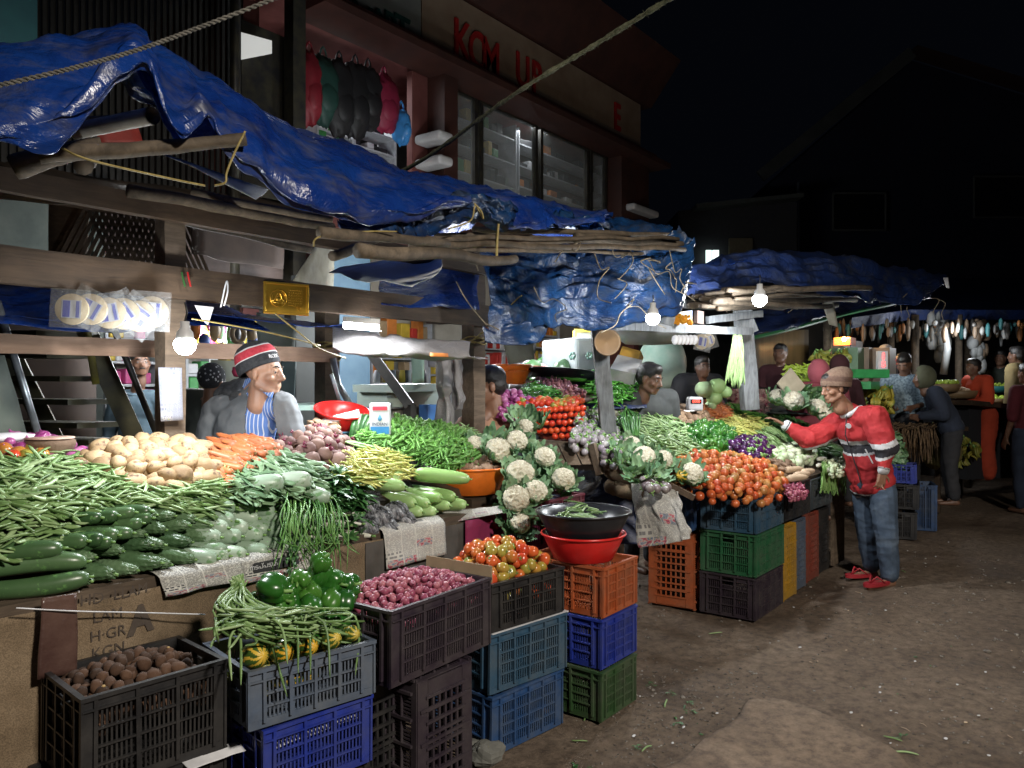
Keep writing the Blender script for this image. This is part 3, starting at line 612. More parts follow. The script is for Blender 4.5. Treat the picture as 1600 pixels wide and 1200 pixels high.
for j in range(7):
    z=.044-j*.0128; x=.012
    while x<.08:
        l=R(.004,.012); q.tube([(x,-.006,z+R(-.001,.001)),(x+l*.5,-.007,z+R(.001,.003)),(x+l,-.006,z+R(-.002,.001))],.0016,5); x+=l+.0025
ring(q,.066,-.046,.009,.0016); q.obj('script_lines',GOLD,pq,True)
# packets of discs (papadums) on the left beam
PAP=mat('papadum',[(.26,.2,.12),(.34,.28,.18)],.6,30,.2); PBL=rgbm('label blue',(.03,.04,.25),.5); PWH=rgbm('label white',(.33,.34,.38),.5)
def disc_pack(px,py,d,r,tilt,label,par=None,two=True,grp=None):
    p=dep(px,py,d); e=empty('disc_packet',label,'snack packet',p,rot=(0,tilt,radians(-40)),group=grp)
    q=MB(); 
    for k in range(4): q.lathe([(0,-.0015),(r*.97,-.0015),(r,0),(r*.97,.0015),(0,.0015)],36,M=Matrix.Translation((0,k*.004,0))@Euler((pi/2+R(-.05,.05),0,0)).to_matrix().to_4x4())
    q.obj('disc_stack',PAP,e,True)
    lbx(e,'label_card',(0,-.006,0),(r*1.15,.001,r*1.15),PWH); lbx(e,'label_print',(-r*.28,-.0075,0),(r*.42,.001,r*1.05),PBL); lbx(e,'label_print',(r*.38,-.0075,0),(r*.2,.001,r*1.05),PBL)
    q=MB(); q.grid(lambda u,v:V(((u-.5)*r*2.35,-.012-.012*cos((u-.5)*2)+.004*fbm((u*5,v*5,px),1),(v-.5)*r*2.5)),10,10); q.obj('plastic_wrap',CLEAR,e,True)
for i,(px,py,t,l) in enumerate(((112,483,.05,'first from the left'),(141,483,.5,'second from the left'),(170,489,-.2,'third from the left'),(192,490,-.6,'third from the right'),(217,494,-.9,'second from the right'),(237,487,.05,'nearest the post'))):
    disc_pack(px,py,dv_(px,3.27)-.012*i,.062+.001*i,t,'packet of round papadums with blue label, '+l+' on the near beam')
# chillies and paper bits hung on the beam
for px,c_,l in ((293,(.4,.02,.02),'red chilli hung on the wide beam as a charm'),(284,(.03,.12,.03),'green chilli hung on the wide beam as a charm')):
    strand([onv(px,425,3.26),onv(px+2,436,3.26),onv(px+5,448,3.26)],[.002,.006,.0045,.0035,.003,.0028,.0025,.002,.002,.0015,.001,.001,.001,.001,.001,.001][:16] if False else .0045,rgbm('chilli '+l[:3],c_,.3),None,'hanging_chilli',l,'chilli')
q=MB(); P=[onv(304,477,3.27),onv(334,480,3.27),onv(325,508,3.25),onv(316,500,3.26)]; q.add(P,[(0,1,2,3)]); tag(solid(q.obj('paper_scrap',WHITEP),.002),'folded white paper scrap hanging right of the left post','paper')
c=onv(267,613,2.78); nt_=quad('paper_notice',[(248,574,3.40),(284,575,3.47),(286,656,3.47),(251,658,3.40)],papermat('lined notice',60,(.13,.14,.18),(.24,.245,.28),(.2,.2,.24)),'white handwritten notice stuck on the left front post','notice',6,10,.006,.001)
# bulb, tube and their fittings
BULB=emit('bulb glow',(.92,.97,1),45)
def bulb(px,py,d,r,label,power,cord=60,soft=.05):
    p=dep(px,py,d); e=empty('light_bulb',label,'lamp',p)
    q=MB(); q.lathe([(0.0005,-r),(r*.5,-r*.88),(r*.88,-r*.45),(r,0),(r*.95,r*.25),(r*.8,r*.45)],20); q.obj('bulb_dome',BULB,e,True)
    q=MB(); q.lathe([(r*.8,r*.45),(r*.72,r*1.1),(r*.4,r*1.5),(r*.4,r*2.1),(.001,r*2.12)],20); q.obj('bulb_base',rgbm('white lamp plastic',(.6,.6,.6),.4),e,True)
    q=MB(); q.tube([(0,0,r*2.1),(.01,0,r*2.1+cord*.5/FX*d),(0,0,r*2.1+cord/FX*d)],.004,5); q.obj('lamp_wire',BLACKP,e,True)
    lamp('bulb_light','POINT',p+V((0,0,-r*1.25)),power,size=soft)
    return e
bulb(289,538,3.12,.044,'round bulb glowing beside the left front post',13,30)
p0,p1=dep(538,508,4.15),dep(591,512,4.25); e=empty('tube_lamp','bright tube lamp under the wide beam by the back post','lamp',p0.lerp(p1,.5))
q=MB(); q.tube([p0,p1],.019,14); q.wobj('tube',emit('tube glow',(.95,.98,1),40),e,True)
q=MB(); q.beam(p0+V((0,0,.03)),p1+V((0,0,.03)),.05,.03); q.wobj('housing',rgbm('lamp housing',(.6,.6,.6)),e)
lamp('tube_light','AREA',p0.lerp(p1,.5)+V((0,0,-.03)),11,size=.25,sy=.25,rot=(0,0,0))
bulb(1020,497,4.45,.042,'round bulb at the left end of the white stall crossbar',15,12); bulb(1187,468,5.75,.055,'brightest bulb under the second stall roof',40,14)
bulb(845,470,6.6,.03,'added bulb out of view high behind the hanging blue tarpaulin',22,10)  # unseen bulb added to light the middle stall
# ================================================================= crates
def crate_parts(L,W,H):
    """side panels, rim and base of a slatted plastic crate, as mesh builders"""
    out=[]
    def panel(Lp,along,off,sgn,handle):
        q=MB(); t=.004
        def B(x,z,w_,h,o=0,tt=t):
            c=(x,sgn*(off+o),z); d=(w_,tt,h)
            if along=='y': c=(sgn*(off+o),x,z); d=(tt,w_,h)
            q.box(c,d)
        cw=.055 if Lp>.45 else .04; z0,z1=.03,H-.045
        B(0,z0/2+.002,Lp-.004,z0-.004); B(0,(z1+H-.012)/2,Lp-.004,H-.012-z1) if not handle else None
        if handle:
            B(-(Lp/4+.03),(z1+H-.012)/2,Lp/2-.062,H-.012-z1); B((Lp/4+.03),(z1+H-.012)/2,Lp/2-.062,H-.012-z1); B(0,H-.018,.12,.010)
        for s_ in(-1,1): B(s_*(Lp/2-cw/2-.002),(z0+z1)/2,cw,z1-z0-.001)
        inner=Lp-2*cw-.004; n=int(inner/.0135)
        for i in range(n): 
            x=-inner/2+(i+.5)*inner/n
            if handle and abs(x)<.05: B(x,(z0+z1-.03)/2,.0062,z1-z0-.031)
            else: B(x,(z0+z1)/2,.0062,z1-z0-.001)
        if handle: B(0,z1-.028,.12,.008,.0005)
        nr=3 if H<.23 else 4
        for i in range(1,nr): B(0,z0+(z1-z0)*i/nr,inner,.006,.004,.012)
        nvr=4 if Lp>.45 else 3
        for i in range(nvr+1): B(-inner/2+inner*i/nvr,(z0+H)/2-.01,.011,H-.035,.005,.016)
        for s_ in(-1,1): B(s_*(Lp/2-.006),H/2,.008,H-.02,.004,.012)
        return q
    out.append(('side_panel',panel(L,'x',W/2-.014,-1,False))); out.append(('side_panel',panel(L,'x',W/2-.014,1,False)))
    out.append(('side_panel',panel(W-.03,'y',L/2-.014,-1,True))); out.append(('side_panel',panel(W-.03,'y',L/2-.014,1,True)))
    q=MB(); r=.012
    for s_ in(-1,1):
        q.box((0,s_*(W/2-.009),H-.006),(L,.018,r)); q.box((s_*(L/2-.009),0,H-.0062),(.018,W-.037,r-.001))
        q.box((0,s_*(W/2-.007),H-.04),(L-.01,.011,.005)); q.box((s_*(L/2-.007),0,H-.0405),(.011,W-.03,.005))
    out.append(('rim',q))
    q=MB(); 
    for s_ in(-1,1): q.box((0,s_*(W/2-.045),.004),(L-.03,.055,.006)); q.box((s_*(L/2-.05),0,.0045),(.06,W-.15,.006))
    nx=int((L-.12)/.05); ny=int((W-.10)/.04)
    for i in range(nx+1): q.box((-(L-.16)/2+(L-.16)*i/nx,0,.001),(.010,W-.12,.014))
    for j in range(ny+1): q.box((0,-(W-.14)/2+(W-.14)*j/ny,.0045),(L-.14,.010,.0085))
    for i in range(-1,2): q.box((i*L/4,0,-.002),(.012,W-.06,.008))
    out.append(('base',q))
    for _,m_ in out: m_.v=[tuple(V(p)+V((.0035*noise.noise(V(p)*5+V((L*9,0,3))),.0045*noise.noise(V(p)*5+V((7,0,H*9))),.0025*noise.noise(V(p)*6)))) for p in m_.v]
    return out
_cc={}
def crate(u,v,z,L,W,H,m,label,rz=0,rot=None,grp=None):
    e=empty('crate',label,'crate',(u+random.uniform(-.006,.006),v+random.uniform(-.006,.006),z),rz=rz+random.uniform(-.02,.02),rot=rot,group=grp)
    k=(L,W,H,m.name)
    if k not in _cc: _cc[k]=[(n,q.mesh('crate_'+n,m,False)) for n,q in crate_parts(L,W,H)]
    for n,me in _cc[k]: inst(n,me,(0,0,0),parent=e)
    return e
CB=plastic('crate blue',(.02,.07,.2),(.1,.12,.14)); CGB=plastic('crate grey blue',(.085,.115,.17),(.14,.15,.16)); CRB=plastic('crate royal blue',(.015,.035,.3),(.1,.11,.14),.3)
CP=plastic('crate dark purple',(.032,.022,.034),(.08,.07,.07)); CK=plastic('crate black',(.014,.014,.016),(.06,.056,.052)); CO=plastic('crate orange',(.42,.09,.025),(.22,.15,.1),.35)
CG=plastic('crate green',(.02,.12,.05),(.1,.12,.09),.4); CG2=plastic('crate olive green',(.035,.09,.03),(.1,.1,.08)); CY=plastic('crate yellow',(.5,.27,.02),(.2,.15,.08),.4); CR=plastic('crate brick red',(.25,.05,.03),(.14,.09,.07),.4); CM=plastic('crate maroon',(.13,.02,.04),(.12,.08,.08))
CST=plastic('crate steel blue',(.03,.085,.15),(.1,.12,.13)); CS2=plastic('crate slate',(.045,.06,.07),(.1,.1,.1))
# front row of the near stall
crate(1.20,2.46,.42,.44,.35,.29,CK,'black crate of small brown taro at the lower left',rz=-.08)
crate(1.19,2.47,.21,.46,.36,.21,CK,'dark crate directly under the black taro crate'); crate(1.19,2.47,0,.46,.36,.21,CS2,'lowest crate under the taro crates')
crate(1.665,2.28,.50,.47,.38,.196,CGB,'shallow grey-blue crate with capsicums and long beans',rz=-.15)
crate(1.70,2.31,.245,.42,.38,.245,CRB,'royal blue crate under the grey-blue capsicum crate',rz=-.12); crate(1.70,2.31,0,.44,.38,.245,CK,'dark crate at the bottom below the royal blue crate')
crate(2.20,2.24,.505,.60,.40,.285,CP,'dark purple crate full of shallots',rz=.06)
def upright(u,v,L,W,H,m,label,face=0,z=0):
    # crate stood on its end; base turned to the street (face 0) or to the gap between the stalls (face 1)
    M=(Euler((0,0,face)).to_matrix() @ Matrix(((0,1,0),(0,0,1),(1,0,0))) )
    M=Euler((0,0,face)).to_matrix() @ Matrix(((0,-1,0),(0,0,1),(-1,0,0)))
    return crate(u,v,z+L/2,L,W,H,m,label,rot=M.to_euler())
upright(2.205,2.04,.50,.34,.26,CP,'dark purple crate standing on end under the shallots'); upright(1.99,2.16,.50,.0001+.26,.2,CK,'black crate standing on end left of the dark purple one',z=0)
crate(2.79,2.25,.535,.47,.40,.215,CK,'black crate heaped with mixed red and green tomatoes',rz=-.13)
crate(2.80,2.26,.268,.49,.42,.264,CST,'steel blue crate directly under the tomato crate',rz=-.13); crate(2.80,2.27,0,.48,.42,.264,CB,'deep blue dented crate on the ground below the steel blue one',rz=-.1)
crate(3.29,2.13,.49,.34,.48,.243,CO,'orange crate on top of the stack under the basins'); crate(3.295,2.135,.245,.34,.48,.243,CRB,'bright blue crate between the orange and olive green crates'); crate(3.29,2.13,0,.34,.48,.243,CG2,'olive green crate at the bottom under the bright blue crate')
crate(3.60,2.62,.70,.36,.42,.27,CM,'maroon crate behind the basins carrying cauliflowers'); crate(3.60,2.64,.35,.40,.44,.33,CK,'dark crate under the maroon crate'); crate(3.60,2.64,.0,.40,.44,.33,CK,'lowest dark crate under the maroon crate')
# second stall
crate(5.36,2.09,.585,.55,.41,.29,CST,'teal blue crate on top of the corner stack under the orange tomatoes'); crate(5.36,2.09,.293,.55,.41,.29,CG,'green crate in the middle of the corner stack'); crate(5.37,2.09,0,.55,.41,.29,CP,'dusty purple crate at the bottom of the corner stack')
crate(5.30,2.53,.56,.5,.41,.29,CB,'dark blue crate behind the corner stack beside the newspaper'); 
upright(5.06,2.50,.54,.36,.29,CO,'orange crate standing on end under the newspaper',face=-pi/2+.12); crate(5.5,2.55,0,.45,.4,.29,CK,'dark crate on the ground behind the purple crate'); crate(5.5,2.55,.29,.45,.4,.265,CK,'dark crate on another behind the green crate')
crate(5.97,2.08,.585,.56,.40,.27,CK,'black crate right of the teal blue corner crate'); crate(6.60,2.09,.585,.56,.40,.25,CS2,'slate grey crate beside the man in the red jacket')
upright(5.83,1.90,.55,.30,.26,CY,'yellow crate standing on end under the black crate'); upright(6.13,1.92,.55,.27,.26,CGB,'grey crate standing on end right of the yellow crate'); upright(6.50,1.93,.55,.32,.26,CR,'brick red crate standing on end beside the leaning man'); upright(6.84,1.95,.55,.28,.26,CK,'black crate standing on end behind the leaning man')
q=MB(); 
for i in range(4): q.box((7.05+i*.085,1.93,.33),(.075,.03,.62),rot=(0,0,R(-.02,.02)))
tag(q.obj('plank_panel',WOODM),'upright plank panel behind the leaning man','panel')
# paper liners between crates
NEWS=papermat('newsprint'); 
def paper_sheet(pts,label,nu=16,nv=10,amp=.006,m=NEWS,name='newspaper'):
    o=quad(name,pts,m,label,'newspaper',nu,nv,amp,.0012,5); return o
paper_sheet([(395,1152,2.52),(560,1098,2.80),(574,1116,2.78),(410,1176,2.49)],'white paper liner between the grey-blue and royal blue crates',m=WHITEP,name='paper_liner')
paper_sheet([(280,1184,2.42),(372,1158,2.56),(384,1172,2.55),(300,1204,2.38)],'white paper liner under the black taro crate',m=WHITEP,name='paper_liner')
q=MB(); q.box((2.79,2.075,.532),(.49,.045,.006),rot=(0,0,-.13)); tag(q.obj('paper_liner',WHITEP),'white strip between the tomato crate and the steel blue crate','paper')
# ================================================================= near stall counter
st2=empty('display_counter','long near stall counter draped with sacking','counter',(1.6,3.0,0))
q=MB(); q.box((1.3,3.13,.905),(5.0,.86,.025)); q.wobj('board',WOODM,st2)
q=MB(); q.add([(-1.2,2.86,1.02),(3.75,2.86,1.02),(3.75,3.5,1.22),(-1.2,3.5,1.22),(-1.2,2.86,.93),(3.75,2.86,.93),(3.75,3.5,.93),(-1.2,3.5,.93)],[(0,1,2,3),(4,7,6,5),(0,4,5,1),(1,5,6,2),(2,6,7,3),(3,7,4,0)]); q.wobj('display_board',WOODD,st2)
for x in (-1,.6,2.2,3.7):
    for y in(2.8,3.45): q=MB(); q.box((x,y,.445),(.06,.06,.89)); q.wobj('leg',WOODD,st2)
q=MB(); q.box((1.3,2.695,.885),(5.0,.02,.065)); q.wobj('edge_strip',WOODP if False else WOODM,st2)
q=MB(); q.box((1.3,3.62,.62),(5.0,.03,1.15)); q.wobj('back_board',WOODD,st2)
BURL,_nt,_b=newmat('burlap'); _n=noise_n(_nt,260,2,.5); _n0=noise_n(_nt,2.5,6,.7); _r=ramp(_nt,[(.3,(.09,.062,.035)),(.5,(.19,.135,.082)),(.7,(.27,.2,.13))],_n0.outputs['Fac']); _r2=ramp(_nt,[(.4,(.7,.7,.7)),(.6,(1.1,1.1,1.1))],_n.outputs['Fac']); lk(_nt,mixc(_nt,1,_r.outputs[0],_r2.outputs[0],'MULTIPLY'),_b.inputs['Base Color']); _b.inputs['Roughness'].default_value=.95; bump(_nt,_b,_n.outputs['Fac'],.6,.004)
def sackpt(u,z): return V((u,2.665+.016*sin(u*9)+.012*fbm((u*3,z*3,0),1)-.02*(.88-z),z))
q=MB(); q.grid(lambda a,b:sackpt(.15+a*2.4,.885-(.50+.07*fbm((a*4,0,0),1)+(.0 if a<.2 else .1))*b),80,20); SACK=tag(solid(q.obj('sacking',BURL,smooth=True),.003),'brown burlap sacking hanging over the front of the near counter','sackcloth')
q=MB(); INK=mat('faded ink',[(.055,.042,.034),(.08,.06,.045)],.9,20)
def sacktext(t,px,py,size,bold=.0):
    p=onv(px,py,2.66); m=MB(); text_mb(m,t,Matrix.Identity(4),size,0,0,bold=bold)
    vs=[sackpt(p.x+v_[0],p.z+v_[1])-V((0,.007,0)) for v_ in m.v]; q.add(vs,m.f)
for t,px,py,s,bo in (('HD  LLAM',178,928,.05,0),('LAM',165,960,.05,0),('H·GR',165,988,.05,0),('KGN',165,1014,.05,0),('A',217,968,.13,.006)): q=MB(); sacktext(t,px,py,s,bo); q.obj('lettering',INK,SACK)
q=MB(); P=[onv(x,y,v_) for x,y,v_ in((62,948,2.63),(70,1030,2.63),(118,1060,2.63),(118,948,2.63))]
o=quad('brown_sheet',[(62,935,dv_(62,2.62)),(120,928,dv_(120,2.62)),(122,1052,dv_(122,2.60)),(60,1062,dv_(60,2.60))],mat('brown film',[(.06,.03,.025),(.12,.07,.055)],.3,4,.4,.02),'shiny brown plastic sheet over the burlap','sheet',10,14,.012)
strand([onv(25,950,2.61),onv(120,955,2.60),onv(210,957,2.60),onv(320,960,2.60)],.0025,WHITEP,None,'string','pale string stretched across the burlap','string')
q=MB(); q.grid(lambda a,b:V((2.35+a*1.5,2.668-.01*sin(a*20),.88-b*.6)),30,10); tag(solid(q.obj('dark_sheet',mat('cardboard grey',[(.05,.045,.04),(.11,.1,.09)],.8,4)),.003),'dark grey sheet closing the counter front behind the crates','sheet')
q=MB(); q.grid(lambda a,b:V((3.0+a*.75,2.64-.015*sin(a*16),.895-b*.35)),24,8); tag(solid(q.obj('magenta_cloth',rgbm('magenta cloth',(.22,.015,.07),.8),smooth=True),.003),'magenta cloth hanging under the orange basin','cloth')
# green cover at far left edge and concrete block
quad('green_sheet',[(-80,930,2.6),(8,935,2.62),(6,1020,2.6),(-80,1030,2.55)],rgbm('green sheet',(.01,.1,.04),.6),'green sheet at the left edge beside the burlap','sheet',4,4,.01)
# newspapers hanging over the edge
def hang(u0,u1,z0,z1,label,m,amp=.01,skew=0):
    q=MB(); nu,nv=20,12
    def f(a,b):
        u=u0+(u1-u0)*a; y=2.655-.02*b+amp*fbm((u*6,b*2,z0*9),1)-.008*sin(a*9)
        if b<.2: y+= (.2-b)*.35; 
        return V((u+skew*b,y,z0+.004-(z0-z1)*(b-.1)/.9 if b>.1 else z0+.006))
    q.grid(f,nu,nv); o=q.obj('newspaper',m,smooth=True); uvgrid(o,nu,nv); solid(o,.001); return tag(o,label,'newspaper')
NEWS2=papermat('newsprint colour',60,photo=(.45,.08,.12)); NEWS3=papermat('newsprint dark head',40,(.05,.05,.06))
hang(onv(245,900,2.66).x,onv(372,880,2.66).x,.925,.845,'newspaper with a black boxed notice hanging left over the burlap',NEWS3,skew=.02)
hang(onv(372,880,2.66).x,onv(500,860,2.66).x,.925,.83,'newspaper with a dark headline bar under the hanging greens',NEWS3)
hang(onv(598,850,2.66).x,onv(692,850,2.66).x,.93,.745,'colourful newspaper hanging behind the shallots crate',NEWS2)
q=MB(); q.box((onv(432,862,2.63).x,2.628,.885),(.21,.002,.04),rot=(0,0,0)); t1=q; o=q.obj('headline_bar',rgbm('black ink',(.03,.03,.035),.8)); tag(o,'black headline bar on the newspaper under the greens','headline')
q=MB(); text_mb(q,'നടപ്പടുമി',frame((onv(412,858,2.63).x,2.6255,.888),(1,0,0),(0,0,1)),.025,.0004); tag(q.obj('headline_text',WHITEP),'white script headline on the black newspaper bar','lettering')
def tablecover(pts,label,m=NEWS): return paper_sheet(pts,label,m=m)
paper_sheet([(688,800,4.10),(780,790,4.15),(785,800,4.05),(700,818,4.0)],'folded newspaper under the orange basin')
# torn paper at left edge
paper_sheet([(40,925,2.55),(120,905,2.6),(130,925,2.55),(60,946,2.5)],'torn white paper under the long cucumbers',m=WHITEP,amp=.012)
# ================================================================= surfaces the goods lie on
T1=Plane(1.14,0,2.85,0,.31); T1F=Plane(.92,0,2.69,0,1.35); T2=Plane(.102,0,0,0,.42)
class Min:
    def __init__(s,a,b): s.a,s.b=a,b
    def z(s,x,y): return min(s.a.z(x,y),s.b.z(x,y))
    def hit(s,px,py):
        A,B=s.a.hit(px,py),s.b.hit(px,py); 
        fa=A.x*.789+A.y*.614; fb=B.x*.789+B.y*.614
        if fa<0: return B
        if fb<0: return A
        return A if fa>fb else B
    def nrm(s): return s.a.nrm()
S1=Min(T1,T1F)
def inpoly(p,P):
    c=False; n=len(P)
    for i in range(n):
        a,b=P[i],P[i-1]
        if (a.y>p[1])!=(b.y>p[1]) and p[0]<(b.x-a.x)*(p[1]-a.y)/(b.y-a.y)+a.x: c=not c
    return c
def edged(p,P):
    m=9;n=len(P)
    for i in range(n):
        a,b=P[i].xy,P[i-1].xy; ab=b-a; t=max(0,min(1,(V(p)-a).dot(ab)/max(1e-9,ab.length_squared))); m=min(m,(V(p)-a-ab*t).length)
    return m
def sample(P,sp,n=5000,cap=9999):
    x0=min(p.x for p in P);x1=max(p.x for p in P);y0=min(p.y for p in P);y1=max(p.y for p in P)
    out=[];cell={}
    for _ in range(n*4):
        p=(R(x0,x1),R(y0,y1))
        if not inpoly(p,P): continue
        k=(int(p[0]//sp),int(p[1]//sp)); ok=True
        for i in(-1,0,1):
            for j in(-1,0,1):
                for r in cell.get((k[0]+i,k[1]+j),()):
                    if (r[0]-p[0])**2+(r[1]-p[1])**2<sp*sp: ok=False
        if ok: cell.setdefault(k,[]).append(p); out.append(p)
        if len(out)>=cap: break
    return out
class Proto:
    def __init__(s,name,builder,mats,nv=3,smooth=True):
        s.name=name; s.mats=mats; s.mbs=[builder(random.Random(i*17+len(name))) for i in range(nv)]; s.mes=[m.mesh(name,mats,smooth) for m in s.mbs]; s.smooth=smooth
    def put(s,loc,rot,scale=1,label=None,cat=None,group=None,i=None):
        k=random.randrange(len(s.mes)) if i is None else i
        return inst(s.name,s.mes[k],loc,rot,scale,label=label,cat=cat,group=group)
    def into(s,mb,loc,rot,scale=1):
        k=random.randrange(len(s.mbs)); rm=rot if isinstance(rot,Matrix) else Euler(rot).to_matrix(); M=Matrix.LocRotScale(V(loc),rm.to_quaternion(),V((scale,)*3)); b=s.mbs[k]
        n=len(mb.v); mb.v+=[tuple(M@V(p)) for p in b.v]; mb.f+=[tuple(i+n for i in f) for f in b.f]; mb.m+=b.m
def basis(nrm,ang,roll=0,pitch=0):
    n=V(nrm).normalized(); x=V((cos(ang),sin(ang),0)); x=(x-n*x.dot(n)).normalized(); y=n.cross(x)
    M=Matrix((x,y,n)).transposed()
    return M@Euler((roll,pitch,0)).to_matrix()
def toward(px0,py0): pass
def heap(pr,poly,pl,sp,label,cat,group,ang=None,spread=3.14,lift=.0,dome=0,jz=.01,sc_=(.74,1.2),under=True,udrop=.02,uscale=1.0,cap=300,roll=3.14,pitch=.25,usp=None,stuffname=None,edge=.12):
    P=[pl.hit(*q) for q in poly]; pts=sample(P,sp); n=pl.nrm()
    def zz(p): 
        e=min(1,edged(p,P)/edge); return pl.z(*p)+lift+dome*(1-(1-e)**2)
    rest=pts[cap:]; pts=pts[:cap]
    for p in pts:
        a=(R(0,6.28) if ang is None else ang+R(-spread,spread)); s=R(*sc_)
        pr.put((p[0],p[1],zz(p)+R(-jz,jz)),basis(n,a,R(-roll,roll),R(-pitch,pitch)),s,label,cat,group)
    if under:
        mb=MB()
        for p in rest:
            a=(R(0,6.28) if ang is None else ang+R(-spread,spread)); pr.into(mb,(p[0],p[1],zz(p)+R(-jz,jz)),basis(n,a,R(-roll,roll),R(-pitch,pitch)),R(*sc_))
        for k in range(1,3):
            for p in sample(P,(usp or sp)*.95,cap=600):
                a=(R(0,6.28) if ang is None else ang+R(-spread,spread))
                pr.into(mb,(p[0],p[1],zz(p)-udrop*k+R(-jz,jz)*.5),basis(n,a,R(-roll,roll),R(-pitch,pitch)*.5),R(*sc_)*uscale)
        o=mb.obj(stuffname or (pr.name+'_heap'),pr.mats,smooth=True); tag(o,'lower layers of '+group,cat,kind='stuff')
    return pts
# ---------------------------------------------------------------- prototypes
def b_potato(r):
    q=MB(); s=V((r.uniform(0,99),0,0)); q.ball((0,0,0),(.045,.036,.033),16,11,fn=lambda d:1+.16*noise.noise(d*1.3+s)+.04*noise.noise(d*4+s)); return q
def b_bean(L,rad,curve,flat=1,seg=6,n=9,knob=0):
    def f(r):
        q=MB(); c=r.uniform(-curve,curve); c2=r.uniform(-curve,curve)*.6; P=[];Rr=[]
        for i in range(n+1):
            t=i/n*2-1; P.append((t*L/2,c*(t*t-.5)*L*.5+c2*L*.2*sin(3*t),c2*L*.25*sin(2.2*t+1))); e=1-abs(t)**6; Rr.append(rad*(.25+.75*e)*(1+knob*sin(i*2.1)))
        q.tube(P,Rr,seg,flat=flat); return q
    return f
def b_okra(r):
    q=MB(); L=.11; c=r.uniform(-.15,.15); P=[];Rr=[]
    for i in range(9):
        t=i/8; P.append(((t-.5)*L,c*L*(t-.5)**2*2,0)); Rr.append(.0088*(1-.85*t**1.4) if t>.08 else .0095)
    q.tube(P,Rr,5); q.tube([(-.5*L-.012,0,0),(-.5*L,0,0)],[.003,.009],5,mi=1); return q
def b_carrot(r):
    q=MB(); L=.15; P=[];Rr=[]; c=r.uniform(-.05,.05)
    for i in range(9):
        t=i/8; P.append(((t-.5)*L,c*L*(t-.5)**2,0)); Rr.append((.0225*(1-t*.66)+.0005*sin(i*2))*(.7 if i==0 else 1)*(.5 if i==8 else 1))
    q.tube(P,Rr,12); q.lathe([(.001,-.004),(.007,-.002),(.0065,.006),(.001,.007)],8,mi=1,M=Matrix.Translation((-.5*L,0,0))@Euler((0,-pi/2,0)).to_matrix().to_4x4()); return q
def b_gourd(L,rad,spiky=0,asym=0,bend=.0,u=16,w_=14,ridge=0,fat=0):
    def f(r):
        q=MB(); s=V((r.uniform(0,99),0,0)); bd=r.uniform(-bend,bend)
        def fn(d): return 1+spiky*max(0,noise.noise(V((d.x*3.2,d.y*6,d.z*6))*2.2+s))*2.2+ridge*cos(9*atan2(d.y,d.z))+(spiky*1.1*max(0,sin(26*d.x+3*sin(3*atan2(d.y,d.z)))*cos(9*atan2(d.y,d.z)+d.x*3)) if spiky else 0)+.03*noise.noise(d*1.5+s)
        q.ball((0,0,0),(L/2,rad,rad),u,w_,fn=fn,M=Euler((0,0,0)).to_matrix().to_4x4())
        # poles along x
        vs=[]
        for (x,y,z) in q.v: vs.append((x,y,z))
        q2=MB(); q2.ball((0,0,0),(rad,rad,L/2),u,w_,fn=lambda d:fn(V((d.z,d.y,d.x))))
        out=[]
        for (x,y,z) in q2.v:
            t=z/(L/2); k=(1-fat*0)*(1+asym*t); k*= 1.0 if fat==0 else (1-abs(t)**fat+1e-3)**.35/max(1e-3,sqrt(max(0,1-t*t))) if abs(t)<.98 else 1
            out.append((z,y*k+bd*L*(t*t),x*k))
        q2.v=out
        q2.tube([(L/2-.004,bd*L,0),(L/2+.012,bd*L,0)],[.006,.004],6,mi=1); return q2
    return f
def b_tomato(rad=.03,flat=.85,calyx=True):
    def f(r):
        q=MB(); a0=r.uniform(0,6); q.ball((0,0,0),(rad,rad,rad*flat),18,12,fn=lambda d:1+.03*cos(5*atan2(d.y,d.x)+a0)*(1-d.z*d.z)-.16*max(0,d.z-.86)/.14)
        if calyx:
            for k in range(5):
                a=k*1.256+a0; q.tube([(0,0,rad*flat*.83),(cos(a)*rad*.22,sin(a)*rad*.22,rad*flat*.93),(cos(a)*rad*.45,sin(a)*rad*.45,rad*flat*.9)],[rad*.08,rad*.06,.0005],4,mi=1)
        return q
    return f
def b_onion(rad=.014,h=1.0,seg=12):
    def f(r):
        q=MB(); e=r.uniform(-.25,.25)
        q.lathe([(.0005,-rad*.95),(rad*.3,-rad*.93),(rad*.75,-rad*.65),(rad,-rad*.05),(rad*.93,rad*.4*h),(rad*.6,rad*.85*h),(rad*.25,rad*1.2*h),(rad*.12,rad*1.55*h),(.0005,rad*1.75*h)],seg,fn=lambda a,z:1+.05*cos(2*a+e)); return q
    return f
def b_beet(r):
    q=MB(); s=V((r.uniform(0,99),0,0)); q.ball((0,0,0),(.036,.036,.033),16,11,fn=lambda d:1+.1*noise.noise(d*1.6+s)+.35*max(0,-d.z-.9))
    q.tube([(0,0,-.034),(.004,0,-.05),(.01,.004,-.068)],[.005,.003,.001],6)
    for k in range(5):
        a=r.uniform(0,6.28); q.tube([(cos(a)*.005,sin(a)*.005,.03),(cos(a)*.012,sin(a)*.012,.05)],[.004,.0035],6,mi=1)
    return q
def b_capsicum(r):
    q=MB(); a0=r.uniform(0,6); n=r.choice((3,4)); q.ball((0,0,0),(.036,.036,.045),32,18,fn=lambda d:(.9+.26*abs(cos(n*.5*atan2(d.y,d.x)+a0))**.7*(1-d.z*d.z*.5))*(1+.12*d.z)-.34*max(0,abs(d.z)-.78)/.22+.06*noise.noise(d*2+V((a0,0,0))))
    q.tube([(0,0,.028),(.002,0,.04),(.008,.002,.056)],[.009,.005,.004],7,mi=1); return q
